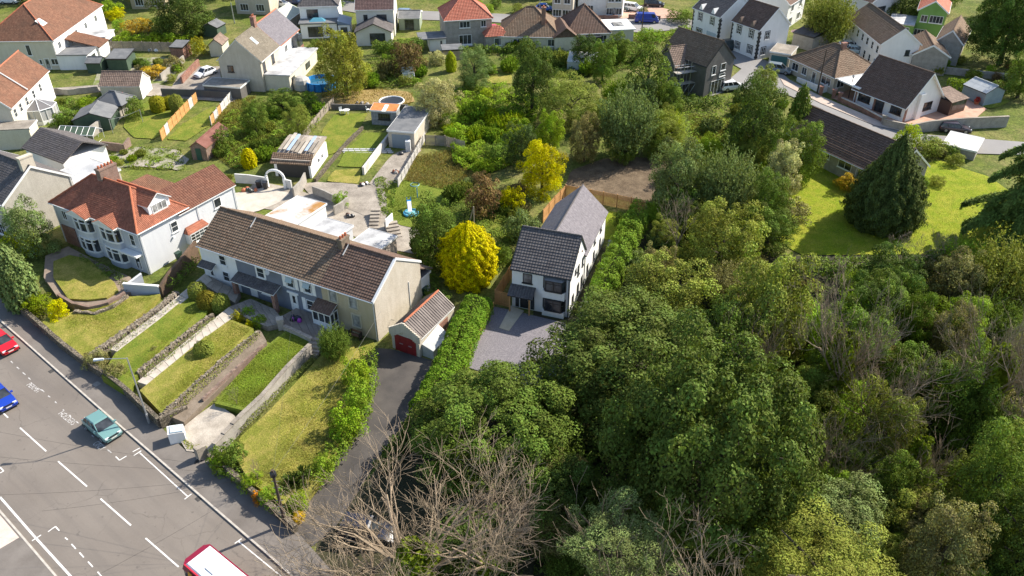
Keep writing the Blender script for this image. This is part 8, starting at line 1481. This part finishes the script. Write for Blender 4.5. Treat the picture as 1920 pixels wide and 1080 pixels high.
def car(label, px, ang, kind, col, group=None, cat='car', name='parked_car', h=0.03):
    K = CK[kind]; b = G(*px, h); r = empty(name, label, cat, b, ang, group); pz = math.asin(max(-.2, min(.2, -SLOPE*math.sin(ang)))); r.rotation_euler = (0, pz, ang)
    L, W, sh = K['L'], K['W'], K['sh']; c = (*col, 1)
    link('body', K['body'], r, rz=math.pi).color = c; link('windows', K['glass'], r, rz=math.pi); link('sill_trim', K['tm'], r); link('roof', K['roof'], r, rz=math.pi).color = c
    for x in (L*.31, -L*.30):
        for y in (-1, 1): w_ = link('wheel', K['wt'], r, (x, y*(W/2-.09), K['R'])); link('rim', K['wr'], w_, (0, 0, 0))
    for y in (-1, 1): link('headlight', K['hl'], r, (L*.475, y*W*.33, sh*.70)); link('tail_light', K['tl'], r, (-L*.485, y*W*.36, sh*.80)); link('wing_mirror', K['mi'], r, (L*(.5-K['bon']-.06), y*(W/2+.07), sh+.06)).color = c
    link('number_plate', K['pt'], r, (L*.497, 0, .46)); link('number_plate', K['pt'], r, (-L*.5, 0, .58)); link('grille', K['gr'], r, (L*.488, 0, .60)); return r
g_ = 'cars parked along the road'
car('red hatchback parked at the kerb, cut by the left edge', (6, 650), HDG, 'hatch', (.55, .01, .02), g_); car('deep blue hatchback parked out in the road at the left edge', (2, 752), HDG-.03, 'hatch', (.010, .045, .36), g_); gc = car('teal green hatchback parked at the kerb beside the lamp column', (194, 808), HDG, 'hatch', (.14, .27, .26), g_)
car('dark car half hidden under the bare branches on the drive', (692, 1004), math.radians(-10), 'suv', (.015, .017, .03)); car('white hatchback on the drive by the brick wall', (386, 142), math.radians(-125), 'hatch', (.80, .81, .84))
g_ = 'cars parked by the houses at the back'
for l_, p, a, k, c in (('white car with dark windows by the white patio doors', (1372, 168), 15, 'suv', (.78, .78, .78)), ('grey SUV on the pale kerb by the brown-tiled bungalow', (1459, 136), -25, 'suv', (.17, .21, .24)), ('white car parked beside the long white house', (1591, 90), -8, 'hatch', (.78, .79, .80)), ('pale blue car half hidden in front of the white one', (1602, 100), -20, 'hatch', (.42, .55, .58)),
        ('dark purple-black estate car beside the block wall', (1788, 246), -12, 'estate', (.035, .022, .035)), ('white hatchback on the street by the brick front walls', (1187, 20), -25, 'suv', (.75, .75, .74)), ('dark hatchback left of the white car on the back street', (1163, 20), -20, 'hatch', (.03, .045, .04)), ('black car on the pink drive', (1226, 12), -12, 'suv', (.02, .02, .025)),
        ('bright blue car on the drive behind the brown bungalows', (1021, 20), -5, 'hatch', (.03, .14, .55)), ('red car behind the red-roofed house', (928, 62), -60, 'hatch', (.55, .02, .04)), ('silver car under the carport of the quoined house', (1341, 76), -10, 'estate', (.45, .46, .48)), ('dark green van between the quoined houses', (1374, 92), 20, 'van', (.025, .04, .045)),
        ('blue-grey car behind the pale green garden room', (765, 30), -5, 'estate', (.16, .22, .30)), ('dark blue car at the top edge by the white house', (553, 8), -5, 'hatch', (.02, .03, .10)), ('white car at the top edge left of the dark blue one', (528, 12), -5, 'hatch', (.72, .73, .74)), ('white car at the top left corner', (20, 6), 0, 'hatch', (.75, .75, .76))): car(l_, p, math.radians(a), k, c, g_)
car('blue panel van on the back street beside the telegraph pole', (1212, 42), math.radians(-4), 'van', (.015, .04, .30), None, 'van', 'parked_van')
# bus leaving the bottom edge: its back end shows
p0, p1 = G(340, 1054, 2.9), G(384, 1012, 2.9); ctr = (p0+p1)/2; wd = 2.5; r = empty('bus', 'maroon bus with white roof and yellow stripe leaving the bottom edge', 'bus', Vector((ctr.x, ctr.y, gz(ctr.x, ctr.y))), HDG); BL = 11.5; MAR = plain('maroon_paint', (.22, .012, .035), .3)
def rr_(x, e, z): return [(x, -wd/2+e, z), (x, wd/2-e, z)]
plan = lambda e: [(-.02+e, -.75), (.35+e*.5, -1.25+e), (BL, -1.25+e), (BL, 1.25-e), (.35+e*.5, 1.25-e), (-.02+e, .75)]
MB().hull([(*p, .35) for p in plan(0)], [(*p, 1.35) for p in plan(0)]).build('lower_body', MAR, r); MB().hull([(*p, 1.353) for p in plan(.02)], [(*p, 2.45) for p in plan(.05)]).build('window_band', CGL, r); MB().hull([(*p, 2.453) for p in plan(.0)], [(*p, 2.86) for p in plan(.14)]).build('upper_body', MAR, r); MB().hull([(.55, -1.0, 2.862), (BL, -1.0, 2.862), (BL, 1.0, 2.862), (.55, 1.0, 2.862)], [(.65, -.9, 2.95), (BL, -.9, 2.95), (BL, .9, 2.95), (.65, .9, 2.95)]).build('roof_panel', plain('bus_white', (.80, .80, .80), .4), r)
for x, c_ in ((.5, (.75, .35, .02)), (.95, (.6, .04, .05))): MB().hull([(x, -1.262, .5), (x+.4, -1.262, .5), (x+.4, -1.25, .5), (x, -1.25, .5)], [(x+.6, -1.262, 2.7), (x+1.1, -1.262, 2.7), (x+1.1, -1.2, 2.7), (x+.6, -1.2, 2.7)]).build('stripe', plain('bus_stripe_%d' % int(x*10), c_, .4), r)
for x in (2.0, 5.2): MB().box(x, x+.9, -.4, .4, 2.952, 3.02).build('roof_hatch', plain('hatch_grey', (.55, .56, .57), .5), r)
for z, c_ in ((2.868, (.60, .03, .05)),): MB().hull([(.5, -1.11, z), (BL, -1.11, z), (BL, -1.02, z), (.5, -1.02, z)], [(.5, -1.11, z+.02), (BL, -1.11, z+.02), (BL, -1.02, z+.02), (.5, -1.02, z+.02)]).build('roof_edge', plain('bus_red', c_, .4), r)
for x in (2.6, 8.6):
    for y in (-1.14, 1.14): MB().tube([(x, y-.12, .48), (x, y+.12, .48)], .48, 14).build('wheel', TYRE, r)
for y in (-.95, .95): MB().box(-.03, .06, y-.12, y+.12, .9, 1.3).build('tail_light', TAIL, r)
